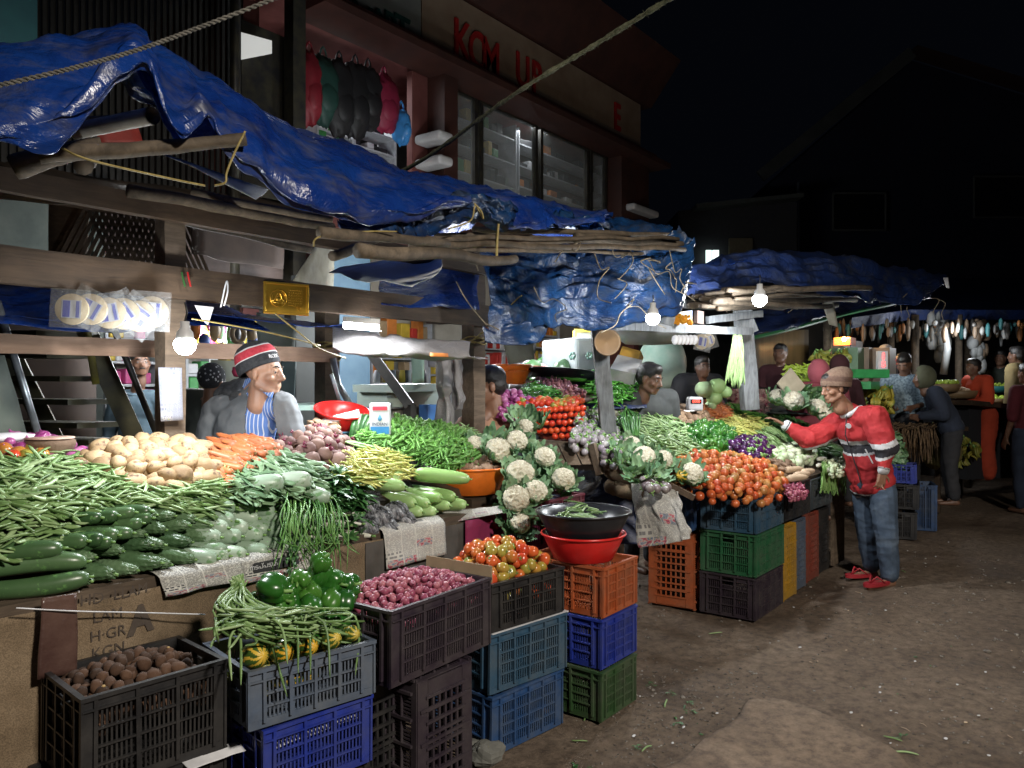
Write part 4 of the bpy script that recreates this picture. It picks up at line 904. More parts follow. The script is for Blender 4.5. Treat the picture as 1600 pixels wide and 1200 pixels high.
def b_eggplant(rad=.019,L=1.15):
    def f(r):
        q=MB(); q.ball((0,0,0),(rad,rad,rad*L),14,10,fn=lambda d:1-.1*max(0,d.z)); 
        q.ball((0,0,rad*L*.78),(rad*.62,rad*.62,rad*.3),10,6,mi=1,fn=lambda d:1+.3*cos(5*atan2(d.y,d.x))*(d.z<.3)); q.tube([(0,0,rad*L),(0,.002,rad*L+rad*.7)],[rad*.18,rad*.14],6,mi=1); return q
    return f
def b_root(r):   # knobbly brown root
    q=MB(); s=V((r.uniform(0,99),0,0)); q.ball((0,0,0),(.06,.03,.028),16,12,fn=lambda d:1+.35*noise.noise(d*1.6+s)+.08*noise.noise(d*6+s)); return q
def b_taro(r):
    q=MB(); s=V((r.uniform(0,99),0,0)); q.ball((0,0,0),(.023,.019,.018),12,9,fn=lambda d:1+.22*noise.noise(d*1.6+s)+.05*noise.noise(d*7+s)); 
    if r.random()<.4: q.ball((.021,0,.003),(.0045,.006,.006),7,5,mi=1)
    return q
def leafquad(q,p,d,up,L,W,mi=0,curl=.25,n=4):
    d=V(d).normalized(); s_=d.cross(up); s_= s_.normalized() if s_.length>1e-3 else V((1,0,0)); u=s_.cross(d); vs=[];m=n+1
    for i in range(m):
        t=i/n; w_=W*sin(pi*min(.97,max(.06,t**.8)))*.5; c=V(p)+d*(L*t)+u*(curl*L*(t-t*t*1.6))
        vs+= [c-s_*w_+u*w_*.35, c, c+s_*w_+u*w_*.35]
    fs=[]
    for i in range(n):
        for k in range(2): fs.append((i*3+k,i*3+k+1,i*3+4+k,i*3+3+k))
    q.add(vs,fs,mi)
def b_leafclump(L=.1,W=.035,n=16,spread=1.0):
    def f(r):
        q=MB()
        for i in range(n):
            a=r.uniform(0,6.28); d=V((cos(a)*spread,sin(a)*spread,r.uniform(.05,.7))); p=V((r.uniform(-.02,.02),r.uniform(-.02,.02),0))
            leafquad(q,p,d,V((0,0,1)),L*r.uniform(.6,1.1),W*r.uniform(.7,1.2)); 
        return q
    return f
def G_(c): return c
V_BEAN=vegmat('green bean skin',[(.1,.18,.055),(.16,.27,.09),(.23,.35,.14),(.31,.42,.21)],.42,25,.2)
V_BEAND=vegmat('dark bean skin',[(.03,.12,.02),(.06,.19,.035),(.1,.26,.05)],.4,25,.2)
V_FLAT=vegmat('flat bean skin',[(.07,.15,.065),(.13,.23,.11),(.2,.31,.17)],.6,25,.2)
V_YEL=vegmat('yellow bean skin',[(.4,.4,.1),(.55,.52,.16),(.3,.4,.08)],.45,25,.2)
V_OKRA=vegmat('okra skin',[(.05,.15,.02),(.09,.22,.035),(.13,.3,.06)],.5,30,.2); V_STEM=vegmat('green stem',[(.12,.25,.06),(.2,.35,.1)],.5)
V_POT=vegmat('potato skin',[(.25,.16,.08),(.36,.245,.13),(.44,.32,.18)],.7,18,.35,.45,70,.004,spots=((.14,.085,.045),22,.57))
V_POTB=vegmat('brown potato skin',[(.16,.1,.06),(.24,.16,.1),(.3,.2,.12)],.7,18,.35,.3,90,.003)
V_CAR=vegmat('carrot skin',[(.42,.11,.035),(.5,.17,.06),(.42,.15,.08)],.5,30,.2,.2,50,spots=((.35,.15,.08),40,.66)); V_CARE=rgbm('carrot crown',(.22,.16,.06),.8)
V_CUC=vegmat('cucumber skin',[(.03,.075,.026),(.052,.11,.042),(.09,.165,.07)],.32,9,.4,.2,40,spots=((.12,.26,.08),30,.6))
V_BIT=vegmat('bitter gourd skin',[(.05,.105,.045),(.085,.155,.07),(.13,.21,.11)],.38,30,.4,.5,60,.006)
V_ASH=vegmat('pale gourd skin',[(.22,.31,.22),(.3,.4,.3),(.38,.47,.37)],.36,9,.3,.1,spots=((.14,.26,.12),22,.58))
V_BOT=vegmat('bottle gourd skin',[(.24,.42,.13),(.32,.5,.19),(.38,.56,.24)],.33,12,.3,.1,spots=((.2,.38,.1),45,.63))
V_BEET=vegmat('beetroot skin',[(.12,.06,.06),(.2,.12,.1),(.27,.17,.14)],.75,20,.35,.4,60,.004); V_BEETS=rgbm('beet stalk',(.17,.012,.045),.5)
V_TOM=vegmat('tomato mixed',[(.5,.05,.02),(.62,.12,.03),(.45,.04,.015),(.55,.2,.04),(.3,.28,.05),(.6,.1,.03),(.16,.28,.04)],.22,7,.12,0,spec=.6)
V_TOMR=vegmat('tomato red',[(.5,.03,.012),(.62,.055,.02),(.55,.08,.02)],.2,7,.15,0,spec=.6); V_TOMO=vegmat('tomato orange',[(.42,.06,.02),(.5,.12,.035),(.5,.18,.05),(.34,.2,.06),(.5,.08,.025)],.2,7,.15,0,spec=.6)
V_SHAL=vegmat('shallot skin',[(.2,.035,.075),(.3,.07,.12),(.4,.14,.17),(.26,.05,.1)],.38,40,.3,.2,70); V_SHALP=vegmat('pink shallot skin',[(.28,.08,.1),(.4,.15,.15),(.5,.24,.22)],.5,40,.3,.2,70); V_ONI=vegmat('purple onion skin',[(.22,.03,.14),(.35,.08,.24),(.45,.16,.32)],.3,20,.3)
V_CAPS=vegmat('capsicum skin',[(.012,.075,.01),(.025,.12,.015),(.06,.18,.025)],.27,6,.25,.1,spec=.5,coat=.1)
V_EGGW=vegmat('pale brinjal skin',[(.2,.17,.2),(.3,.27,.29),(.38,.36,.36),(.22,.18,.22)],.25,14,.3,0); V_EGGP=vegmat('purple brinjal skin',[(.03,.006,.04),(.06,.012,.075)],.15,10,.2,0,coat=.4); V_EGGD=vegmat('dusky brinjal skin',[(.12,.09,.1),(.2,.17,.17),(.16,.18,.1)],.3,14,.3,0)
V_ROOT=vegmat('brown root skin',[(.13,.08,.05),(.2,.13,.085),(.26,.17,.11)],.85,14,.35,.6,50,.006); V_TARO=vegmat('taro skin',[(.035,.017,.009),(.07,.034,.018),(.1,.05,.027)],.85,30,.3,.5,70,.004); V_TARE=rgbm('cut taro',(.45,.3,.12),.7)
V_LEAF=vegmat('dark leaf',[(.02,.08,.02),(.04,.13,.035),(.08,.2,.06)],.45,30,.3); V_LEAFB=vegmat('blue green leaf',[(.1,.21,.11),(.19,.33,.18),(.3,.44,.27)],.5,30,.3,.3,60,.004)
V_CURD=vegmat('cauliflower curd',[(.54,.5,.38),(.62,.58,.46)],.75,30,.3,1,160,.006,spots=((.4,.33,.2),26,.58)); V_PEP=vegmat('pale chilli skin',[(.35,.5,.05),(.45,.6,.09),(.3,.48,.05)],.25,12,.2,0)
V_CHIL=vegmat('green chilli skin',[(.03,.16,.02),(.07,.26,.03),(.1,.32,.05)],.25); V_RAD=vegmat('white radish skin',[(.6,.6,.5),(.68,.68,.6)],.4,10,.2); V_KOHL=vegmat('kohlrabi skin',[(.4,.5,.3),(.5,.58,.38),(.6,.65,.5)],.4,10,.3)
V_CAB=vegmat('cabbage skin',[(.3,.48,.2),(.42,.58,.3),(.5,.62,.38)],.5,12,.3,.4,25,.006); V_BAN=vegmat('banana skin',[(.4,.33,.04),(.5,.42,.07),(.25,.28,.05)],.45,20,.3); V_TAP=vegmat('pale root skin',[(.45,.33,.22),(.58,.45,.32)],.7,15,.3,.4,50,.004)
pPot=Proto('potato',b_potato,[V_POT],5); pPotB=Proto('potato',b_potato,[V_POTB],4); pBean=Proto('green_bean',b_bean(.135,.0085,.8,.5,n=12,knob=.10),[V_BEAN],6); pBeanL=Proto('green_bean',b_bean(.125,.0062,.45,.8,n=10,knob=.06),[V_BEAN],4)
pFlat=Proto('flat_bean',b_bean(.10,.0115,.3,.25,seg=8),[V_FLAT],4); pYel=Proto('yellow_bean',b_bean(.12,.0055,.4,.8,knob=.1),[V_YEL],4); pOkra=Proto('okra',b_okra,[V_OKRA,V_STEM],3); pDB=Proto('long_bean',b_bean(.22,.005,.25,1,n=10),[V_BEAND],5)
pCar=Proto('carrot',b_carrot,[V_CAR,V_CARE],3); pCuc=Proto('cucumber',b_gourd(.17,.026,asym=.04,bend=.05,fat=4),[V_CUC,V_STEM],3); pLCuc=Proto('long_cucumber',b_gourd(.34,.032,asym=.1,bend=.12,w_=18,fat=4),[V_CUC,V_STEM],3)
pBit=Proto('bitter_gourd',b_gourd(.18,.029,spiky=.085,asym=-.2,bend=.05,u=36,w_=44,ridge=.035),[V_BIT,V_STEM],3); pAsh=Proto('pale_gourd',b_gourd(.2,.038,asym=-.1,bend=.04,u=18,w_=16,fat=3),[V_ASH,V_STEM],3); pBot=Proto('bottle_gourd',b_gourd(.30,.038,asym=-.12,bend=.05,u=20,w_=18,fat=4),[V_BOT,V_STEM],3)
pBeet=Proto('beetroot',b_beet,[V_BEET,V_BEETS],3); pTom=Proto('tomato',b_tomato(.032,.86),[V_TOM,V_STEM],4); pTomR=Proto('tomato',b_tomato(.034,.95,False),[V_TOMR],2); pTomO=Proto('tomato',b_tomato(.036,.95,False),[V_TOMO],3)
pShal=Proto('shallot',b_onion(.0145),[V_SHAL],3); pShalP=Proto('shallot',b_onion(.016,seg=8),[V_SHALP],3); pOni=Proto('onion',b_onion(.026,.8,14),[V_ONI],3); pCaps=Proto('capsicum',b_capsicum,[V_CAPS,V_STEM],4)
pEggW=Proto('round_brinjal',b_eggplant(.026),[V_EGGW,V_STEM],2); pEggP=Proto('purple_brinjal',b_eggplant(.032,1.2),[V_EGGP,V_STEM],2); pEggD=Proto('round_brinjal',b_eggplant(.028),[V_EGGD,V_STEM],2)
pRoot=Proto('brown_root',b_root,[V_ROOT],5); pTaro=Proto('taro',b_taro,[V_TARO,V_TARE],6); pPep=Proto('pale_chilli',b_bean(.11,.011,.3,.9,seg=7),[V_PEP],3); pChil=Proto('green_chilli',b_bean(.07,.0045,.5,1,seg=5,n=6),[V_CHIL],3)
pLeaf=Proto('leafy_greens',b_leafclump(.09,.03,16),[V_LEAF],4); pRad=Proto('white_radish',b_gourd(.2,.017,asym=-.45,bend=.03,u=12,w_=12,fat=3),[V_RAD,V_STEM],2); pKohl=Proto('kohlrabi',b_tomato(.035,.9),[V_KOHL,V_STEM],2); pCab=Proto('cabbage',b_tomato(.09,.9,False),[V_CAB],2); pTap=Proto('pale_root',b_gourd(.22,.026,asym=-.2,bend=.05,fat=4),[V_TAP,V_TAP],2)
pGin=Proto('ginger_root',b_root,[V_POTB],3)
# ================================================================= goods on the near stall
random.seed(21)
# potatoes
heap(pPot,[(118,738),(150,712),(240,702),(318,706),(350,735),(345,762),(262,776),(205,768),(150,748)],T1,.052,'potato','potato','potatoes heaped on the near stall'.replace('heaped','piled'),lift=.02,dome=.05,edge=.1,usp=.07,udrop=.03)
for o in COL.objects:
    if o.name.startswith('potato') and o.get('category')=='potato' and not o.get('kind'): o['label']='washed yellow potato in the pile left of the carrots'
# red onions and a few tomatoes
heap(pOni,[(-50,700),(60,690),(132,712),(118,728),(60,722),(-50,728)],T1,.038,'purple onion at the far left end of the near stall','onion','purple onions at the left end',lift=.02,dome=.03,usp=.05)
for i,(x,y) in enumerate(((8,716),(28,722),(50,716),(62,724),(18,728),(42,727))): pTom.put(T1.hit(x,y)+V((0,0,.03)),(R(-1,1),R(-1,1),0),1.1,'tomato lying before the purple onions at the left end','tomato','tomatoes by the purple onions')
# half elephant yam
p=T1.hit(78,712)+V((0,0,.06)); e=empty('elephant_yam','halved brown elephant yam with cut pink face behind the purple onions','yam',p)
q=MB(); q.ball((0,0,0),(.095,.09,.085),28,16,fn=lambda d:(1+.06*fbm(d,2))*(1 if d.z<.15 else .15/max(.15,d.z))); q.obj('yam_skin',V_ROOT,e,True)
q=MB(); q.lathe([(.001,.016),(.05,.0165),(.088,.0155),(.09,.010)],28); q.obj('cut_face',mat('yam flesh',[(.42,.25,.2),(.55,.38,.3)],.7,18),e,True)
q=MB(); q.ball((0,0,0),(.11,.05,.022),20,10,fn=lambda d:1+.1*fbm(d,3)); o=q.obj('plastic_packet',WHITEP,smooth=True,loc=T1.hit(12,704)+V((0,0,.05))); tag(o,'white wrapped packet lying on the purple onions','packet')
# hyacinth beans, left
heap(pBean,[(-50,742),(40,722),(100,722),(170,738),(205,762),(240,772),(225,786),(150,796),(118,818),(100,846),(60,862),(-50,876)],S1,.026,'broad green bean in the left pile behind the cucumbers','green bean','green beans piled at the left',ang=-.2,spread=1.1,lift=.025,dome=.03,roll=.9,udrop=.014,pitch=.3,jz=.014,cap=150,sc_=(.8,1.1))
heap(pBeanL,[(225,790),(320,765),(345,752),(385,772),(360,800),(300,812)],S1,.022,'slender light green bean in the tuft behind the pale gourds','green bean','slender beans behind the pale gourds',ang=-.6,spread=.7,lift=.03,dome=.02,roll=.9,udrop=.012,pitch=.4,cap=50)
heap(pBeanL,[(345,750),(390,745),(395,770),(350,790)],S1,.03,'slender light green bean in the tuft behind the pale gourds','green bean','slender beans behind the pale gourds',ang=.8,spread=.5,lift=.05,under=False,pitch=.5,cap=12)
# carrots
heap(pCar,[(312,722),(345,702),(400,698),(440,705),(432,730),(390,748),(345,765),(330,745)],T1,.032,'carrot in the pile between the potatoes and the flat beans','carrot','carrots on the near stall',ang=1.9,spread=.4,lift=.03,dome=.04,roll=.5,pitch=.15,udrop=.03,cap=60)
# flat beans
heap(pFlat,[(348,775),(385,742),(430,722),(480,730),(520,748),(500,770),(440,782),(395,790)],T1,.026,'flat bluish green bean in the pile left of the beetroots','flat bean','flat beans on the near stall',ang=-1.0,spread=1.0,lift=.03,dome=.045,roll=.8,udrop=.012,pitch=.35)
# beetroots, ginger
heap(pBeet,[(428,712),(460,686),(520,684),(545,705),(538,742),(490,742),(450,728)],T1,.055,'dusty beetroot in the pile behind the flat beans','beetroot','beetroots on the near stall',lift=.03,dome=.05,roll=2.2,pitch=1.2,usp=.07,udrop=.03)
heap(pGin,[(478,684),(490,668),(520,668),(530,682),(505,690)],T1,.035,'knobbly ginger root behind the beetroots','ginger','ginger roots behind the beetroots',lift=.035,dome=.03,sc_=(.45,.65),udrop=.02)
# okra
heap(pOkra,[(545,700),(575,680),(620,668),(690,678),(735,695),(742,725),(700,738),(650,722),(590,718)],T1,.021,'green okra pod in the pile behind the yellow beans','okra','okra on the near stall',ang=-2.6,spread=.6,lift=.03,dome=.055,roll=.8,pitch=.3,udrop=.014,sc_=(1.0,1.3))
heap(pBeanL,[(680,686),(735,680),(745,702),(705,704)],T1,.026,'thin pale bean in the tuft beside the right post','green bean','thin beans beside the right post',ang=-.6,spread=1.2,lift=.05,dome=.03,pitch=.5,cap=25)
for k in range(6):
    P=[T1.hit(528+R(-4,4),700+R(-3,6))+V((0,0,.05)),T1.hit(570,715+R(-4,4))+V((0,0,.06)),T1.hit(620+R(0,15),722+R(0,10))+V((0,0,.05))]
    strand(P,.004,V_STEM,None,'spring_onion_leaf','long pale green spring onion leaf lying across the okra','greens','spring onion leaves across the okra')
# yellow beans
heap(pYel,[(520,752),(540,728),(575,714),(625,724),(640,742),(605,758),(560,760)],T1,.024,'yellow wax bean in the pile before the okra','yellow bean','yellow beans on the near stall',ang=-.7,spread=.9,lift=.03,dome=.045,roll=.9,udrop=.012,pitch=.35)
# leafy greens between
heap(pLeaf,[(455,785),(480,760),(525,752),(560,770),(560,795),(520,790),(480,800)],S1,.05,'bunch of dark leafy greens behind the radishes','leafy greens','leafy greens on the near stall',lift=.03,dome=.03,roll=.3,sc_=(.7,1.1))
# cucumbers, bitter gourds, pale gourds stacked with ends to the street
def stack(pr,rows,label,cat,group,yaw=0,yj=.12,back=.07,sc_=(.9,1.1),v=2.70,dr=.0,pitch=-.05):
    for (x0,y0,x1,y1,n) in rows:
        for i in range(n):
            t=i/max(1,n-1); x,y=x0+(x1-x0)*t+R(-2,2),y0+(y1-y0)*t+R(-3,3)
            p=S1.hit(x,y); s=R(*sc_); a=-pi/2+yaw+R(-yj,yj)
            d=V((cos(a),sin(a),pitch)); L=max(abs(v_[0]) for v_ in pr.mbs[0].v)
            M=basis((0,0,1),a,R(-3,3),-pitch+R(-.05,.05)); 
            pr.put(p-d*(back*s)+V((0,-dr,0)),M,s,label,cat,group)
stack(pBit,[(135,868,225,850,3),(215,832,315,818,4),(232,803,325,806,4),(130,905,235,880,4),(245,852,325,842,3),(255,780,300,786,2),(255,878,325,864,3)],'dark knobbly bitter gourd in the front stack of the near stall','bitter gourd','bitter gourds in the front stack',yaw=.45,sc_=(.9,1.25),back=.06)
stack(pCuc,[(118,848,170,832,3),(140,808,220,800,4),(165,830,205,822,2),(160,850,220,812,3)],'smooth dark green cucumber on top of the bitter gourds','cucumber','short cucumbers on the bitter gourds',yaw=.7,back=.06,dr=.03)
for i,(x,y,a,l) in enumerate(((50,920,.05,'long dark cucumber lowest at the left front edge'),(48,882,.1,'long light-striped cucumber second from below at the left front edge'),(10,865,-.05,'long dark cucumber uppermost at the left front edge'),(92,862,.35,'long cucumber end pointing right above the left front edge'))):
    p=S1.hit(x,y); pLCuc.put(p+V((0,.02,.0)),basis((0,0,1),a-.55,R(0,3),-.03),1.0 if i<3 else .75,l,'cucumber',i=i%3)
stack(pAsh,[(375,868,480,850,4),(335,842,400,838,3),(355,810,470,812,4),(345,868,360,862,1),(345,822,440,826,4),(355,795,420,800,3),(385,786,455,790,3),(425,770,500,790,3),(325,870,345,862,2)],'pale green waxy gourd stacked right of the bitter gourds','gourd','pale gourds in the front stack',yaw=.6,sc_=(.95,1.15))
for x,y,a in ((400,778,2.6),(445,772,2.4),(478,790,-1.1)): pAsh.put(S1.hit(x,y)+V((0,0,.05)),basis((0,0,1),a,0,.1),1.15,'pale green waxy gourd lying across the top of its stack','gourd','pale gourds lying on top')
# white radishes with greens
stack(pRad,[(498,808,555,802,4),(500,830,560,822,4),(505,785,540,778,3),(520,845,575,835,3)],'white radish with cut green tops beside the hanging greens','radish','white radishes on the near stall',yaw=.5,sc_=(.9,1.3),back=.08)
heap(pLeaf,[(520,795),(570,780),(578,830),(560,850),(520,858),(500,845)],S1,.04,'tuft of radish tops on the near stall edge','leafy greens','radish tops on the near stall',lift=.04,sc_=(.35,.55),under=False,dome=.01)
# greens hanging over the edge
V_HANG=vegmat('hanging green',[(.05,.16,.03),(.1,.24,.05),(.18,.34,.1)],.5)
hg=empty('hanging_greens','bunch of long thin greens hanging over the newspaper headline','greens',S1.hit(470,820))
q=MB()
for i in range(55):
    x=R(436,520); A=S1.hit(x,R(775,815))+V((0,0,.05)); B=onv(x+R(-12,28),R(815,850),2.62+R(-.03,.02)); C_=onv(x+R(-20,45),R(840,900),2.60+R(-.03,.03))
    q.tube([catmull([A,A.lerp(B,.5)+V((0,-.02,.02)),B,C_],k/10) for k in range(11)],[.0034]*8+[.0028,.002,.001],5)
q.wobj('stems',V_HANG,hg,True)
q=MB()
for i in range(120):
    x=R(440,500); p=S1.hit(x,R(780,815))+V((0,-.01,.05)); leafquad(q,p,(R(-1,1),R(-1,.2),R(-.3,.5)),V((0,0,1)),R(.02,.05),R(.008,.016))
for i in range(40): p=onv(R(445,465),R(850,915),2.6); leafquad(q,p,(R(-.6,.6),R(-.5,.1),R(-1,.0)),V((0,0,1)),R(.015,.03),.012)
q.wobj('leaves',V_LEAF,hg,True)
# silver and black plastic bags
BAGM,_nt,_b=newmat('crumpled bag'); _n=noise_n(_nt,9,6,.7,dist=1.5); _r=ramp(_nt,[(.42,(.015,.015,.018)),(.5,(.2,.21,.23)),(.62,(.5,.51,.54))],_n.outputs['Fac']); lk(_nt,_r.outputs[0],_b.inputs['Base Color']); _b.inputs['Roughness'].default_value=.25; bump(_nt,_b,_n.outputs['Fac'],.9,.03)
for i,(x,y,r) in enumerate(((580,795,.06),(600,812,.066),(626,802,.06),(583,824,.055),(612,830,.055),(640,815,.05))):
    p=S1.hit(x,y); q=MB(); s=V((i*7,0,0)); q.ball((0,0,0),(r,r,r*.9),26,18,fn=lambda d:1+.25*abs(noise.noise(d*3+s))+.1*noise.noise(d*8+s)); tag(q.obj('crumpled_bag',BAGM,smooth=True,loc=p+V((0,.03,.0))),'crumpled black and silver plastic bag under the bottle gourds','plastic bag','crumpled bags under the bottle gourds')
# bottle gourds
for i,(x,y,a,s,l) in enumerate(((592,775,-1.15,1.0,'single bottle gourd lying across the crumpled bags'),(628,762,-2.6,.7,'short bottle gourd tucked behind the single one'))):
    pBot.put(S1.hit(x,y)+V((0,.02,.06)),basis((0,0,1),a,0,.08),s,l,'bottle gourd')
stack(pBot,[(640,788,705,778,4)],'bottle gourd in the upper row left of the orange basin','bottle gourd','upper bottle gourds',yaw=.1,back=.12,sc_=(1.0,1.12),dr=.0)
stack(pBot,[(655,802,722,790,4)],'bottle gourd in the lower row left of the orange basin','bottle gourd','lower bottle gourds',yaw=.15,back=.13,sc_=(.95,1.1))
pBot.put(S1.hit(690,765)+V((0,0,.07)),basis((0,0,1),-.9,0,.1),1.0,'bottle gourd on top of the rows beside the orange basin','bottle gourd')
# ---------------------------------------------------------------- basins
def basin(loc,r,h,m,label,rot=(0,0,0),wall=.004,inner=None):
    e=empty('basin',label,'basin',loc,rot=rot)
    q=MB(); rb=r*.72
    q.lathe([(.001,0),(rb*.97,0),(rb,.004),(rb+(r-rb)*.5,h*.5),(r-.004,h-.01),(r-.003,h-.001),(r-.007,h-.002),(rb+(r-rb)*.5-wall,h*.5),(rb-wall,.008),(.001,.006)],48); q.obj('bowl',m,e,True)
    q=MB(); q.tube([((r+.002)*cos(i*pi/24),(r+.002)*sin(i*pi/24),h) for i in range(49)],.0065,8,cap=False); q.obj('rim',m,e,True)
    return e
PO=rgbm('orange plastic',(.75,.17,.02),.3); PRD=rgbm('red plastic',(.6,.02,.018),.3); PBK=rgbm('black shiny plastic',(.015,.016,.02),.3); PGR=rgbm('green plastic',(.05,.4,.12),.35); PLB=rgbm('light blue plastic',(.08,.3,.5),.4)
p=onz(733,757,1.02); basin((p.x,p.y,.975),.235,.15,PO,'orange basin of brown yams on the near stall')
q=MB(); q.box((p.x,p.y,.94),(.3,.3,.05)); tag(q.obj('basin_stand',WOODD),'dark wooden block under the orange basin','block')
for i in range(34):
    a=R(0,6.28); rr=sqrt(R(0,1))*.17; h=.045*(1-rr/.19) 
    pRoot.put((p.x+rr*cos(a),p.y+rr*sin(a),1.10+h+R(-.01,.03)),(R(-.5,.5),R(-.4,.4),R(0,6)),R(.85,1.2),'knobbly brown yam heaped in the orange basin','yam','brown yams in the orange basin')
q=MB(); 
q.tube([(p.x+.10,p.y-.206,1.03),(p.x+.112,p.y-.2,1.055),(p.x+.10,p.y-.2,1.07),(p.x+.09,p.y-.206,1.05)],.006,6); 
# stacked basins on the crate tower
c=onz(905,850,.735); c=V((3.25,2.06,0))
basin((3.25,2.08,.736),.205,.125,PRD,'red basin under the black basin on the crate tower'); basin((3.25,2.08,.835),.232,.135,PBK,'black basin with a few green beans on the red basin')
q=MB(); q.lathe([(.001,.0),(.17,.0),(.17,.004),(.001,.006)],30); tag(q.obj('tray_liner',PBK,loc=(3.25,2.08,.885)),'dark liner in the black basin','liner')
for i in range(36):
    a=R(0,6.28); rr=sqrt(R(0,1))*.12; pBeanL.put((3.22+rr*cos(a)*1.1,2.07+rr*sin(a),.94+.09*(1-rr/.13)+R(-.015,.01)),(R(-.3,.3),R(-.35,.35),R(-1.2,1.2)+.6),R(.7,.9),'green bean heaped in the black basin','green bean','green beans in the black basin')
q=MB(); q.ball((0,0,0),(.10,.1,.05),16,10); tag(q.obj('green_bean_heap',V_BEAN,smooth=True,loc=(3.23,2.08,.91)),'lower beans in the black basin','green bean',kind='stuff')
# red basin behind the counter, tilted, with paper, on a light blue tub
p=dep(531,655,4.5); basin((p.x,p.y,p.z-.06),.155,.12,PRD,'tilted red basin holding a folded paper behind the beetroots',rot=(.28,-.1,0)); p2=p+V((0,.0,-.17)); basin(tuple(p2),.14,.1,PLB,'light blue basin under the tilted red basin')
quad('newspaper',[(503,655,4.35),(560,640,4.4),(563,652,4.38),(505,663,4.3)],WHITEP,'folded white paper in the tilted red basin','newspaper',8,4,.006,.001)
for i in range(5): 
    P=[dep(548+i*7,690,4.35),dep(552+i*7,668,4.35),dep(556+i*9,650+R(-4,4),4.4)]; strand(P,.018,V_CUC if i%2 else V_LEAF,None,'green_plantain','green plantain standing behind the okra','plantain','green plantains behind the okra')
# branded salt packet standing
e=empty('salt_packet','white and blue packet with red heading standing behind the okra','packet',dep(594,682,4.25),rz=radians(-48))
lbx(e,'packet_body',(0,0,.095),(.115,.03,.18),rgbm('packet white',(.62,.65,.7),.3),.01); lbx(e,'red_heading',(0,-.0165,.155),(.08,.002,.022),rgbm('packet red',(.55,.05,.08),.4)); lbx(e,'blue_wave',(0,-.0165,.035),(.1,.002,.04),rgbm('packet blue',(.05,.25,.6),.4))
q=MB(); text_mb(q,'INDIAN',frame((0,-.0175,.068),(1,0,0),(0,0,1)),.024,.0005); q.obj('lettering',rgbm('ink navy',(.02,.03,.1)),e); q=MB(); q.lathe([(.001,0),(.008,.004),(.012,.018),(.005,.035),(.0005,.045)],12,M=Matrix.Translation((0,-.016,.085))@Matrix.Diagonal((1,.2,.8,1))); q.obj('drop_emblem',rgbm('pale blue ink',(.1,.35,.6)),e,True)
# tray and papers at the back of the counter
quad('plastic_tray',[(140,706,3.3),(235,700,3.7),(240,690,3.8),(150,694,3.5)],rgbm('tray white',(.5,.5,.45),.4),'cream plastic tray behind the potatoes','tray',6,4,.004,.02)
quad('paper_pad',[(175,698,3.7),(240,694,4.0),(240,686,4.05),(175,690,3.8)],WHITEP,'pad of white papers behind the potatoes','paper',6,4,.003,.012)
quad('back_sheet',[(110,712,3.25),(310,702,4.1),(305,690,4.1),(115,694,3.6)],CLEAR,'clear plastic film behind the potatoes','plastic film',20,6,.02,.001)
# ---------------------------------------------------------------- cauliflowers
def curd_mb(seed,r):
    q=MB(); s=V((seed*3.7,1,2))
    q.ball((0,0,0),(r,r,r*.85),64,44,fn=lambda d:1+.26*(.3-abs(noise.noise(d*2.6+s)))+.20*(.25-abs(noise.noise(d*6+s)))+.05*noise.noise(d*15+s)); return q
def leaves_mb(seed,r,n=14):
    rr=random.Random(seed); q=MB()
    for i in range(n):
        a=i*2*pi/n+rr.uniform(-.2,.2); el=rr.uniform(.2,1.1); d=V((cos(a)*cos(el),sin(a)*cos(el),sin(el)-.15)); p=V((cos(a)*r*.7,sin(a)*r*.7,-r*.6))
        L=r*rr.uniform(1.0,2.0); W=r*rr.uniform(.5,.95); out=V((cos(a),sin(a),0)); s_=V((0,0,1)).cross(out)
        m=9;vs=[]
        for k in range(m):
            t=k/(m-1); c=p+out*(r*.55*sin(t*pi*.6))+V((0,0,1))*(L*t*(.55+el*.4)) + out*(L*.5*t*t*(1.1-el)); w_=W*(.15+.85*sin(pi*min(.93,t*.95+.02)))*.5
            for j in range(-2,3): vs.append(c+s_*(j/2*w_)-out*(abs(j)/2*w_*.35)+out*(.42*w_*rr.uniform(-1,1) if abs(j)==2 else .1*w_*rr.uniform(-1,1) if j else 0)+V((0,0,(.3*w_*rr.uniform(-1,1)) if abs(j)==2 else 0)))
        q.add(vs,[(k*5+j,k*5+j+1,(k+1)*5+j+1,(k+1)*5+j) for k in range(m-1) for j in range(4)])
        q.tube([vs[k*5+2]+out*.002 for k in range(m-1)],[r*.07*(1-k/(m)) for k in range(m-1)],5,mi=1)
    return q
CURDS=[curd_mb(i,.066).mesh('curd',V_CURD,True) for i in range(3)]; CLV=[leaves_mb(i,.066,19).mesh('leaf_wrap',[V_LEAFB,V_STEM],True) for i in range(4)]
def cauli(p,rot,s,label,grp=None,i=0):
    e=empty('cauliflower',label,'cauliflower',p,rot=rot,group=grp); e.scale=(s,s,s)
    inst('curd',CURDS[i%3],(0,0,.01),parent=e); inst('leaf_wrap',CLV[i%4],(0,0,0),parent=e); return e
def face(ax,az=0,tilt=.9): # tilt z axis towards street / camera
    M=Euler((0,0,ax)).to_matrix()@Euler((tilt,0,0)).to_matrix(); return M.to_euler()
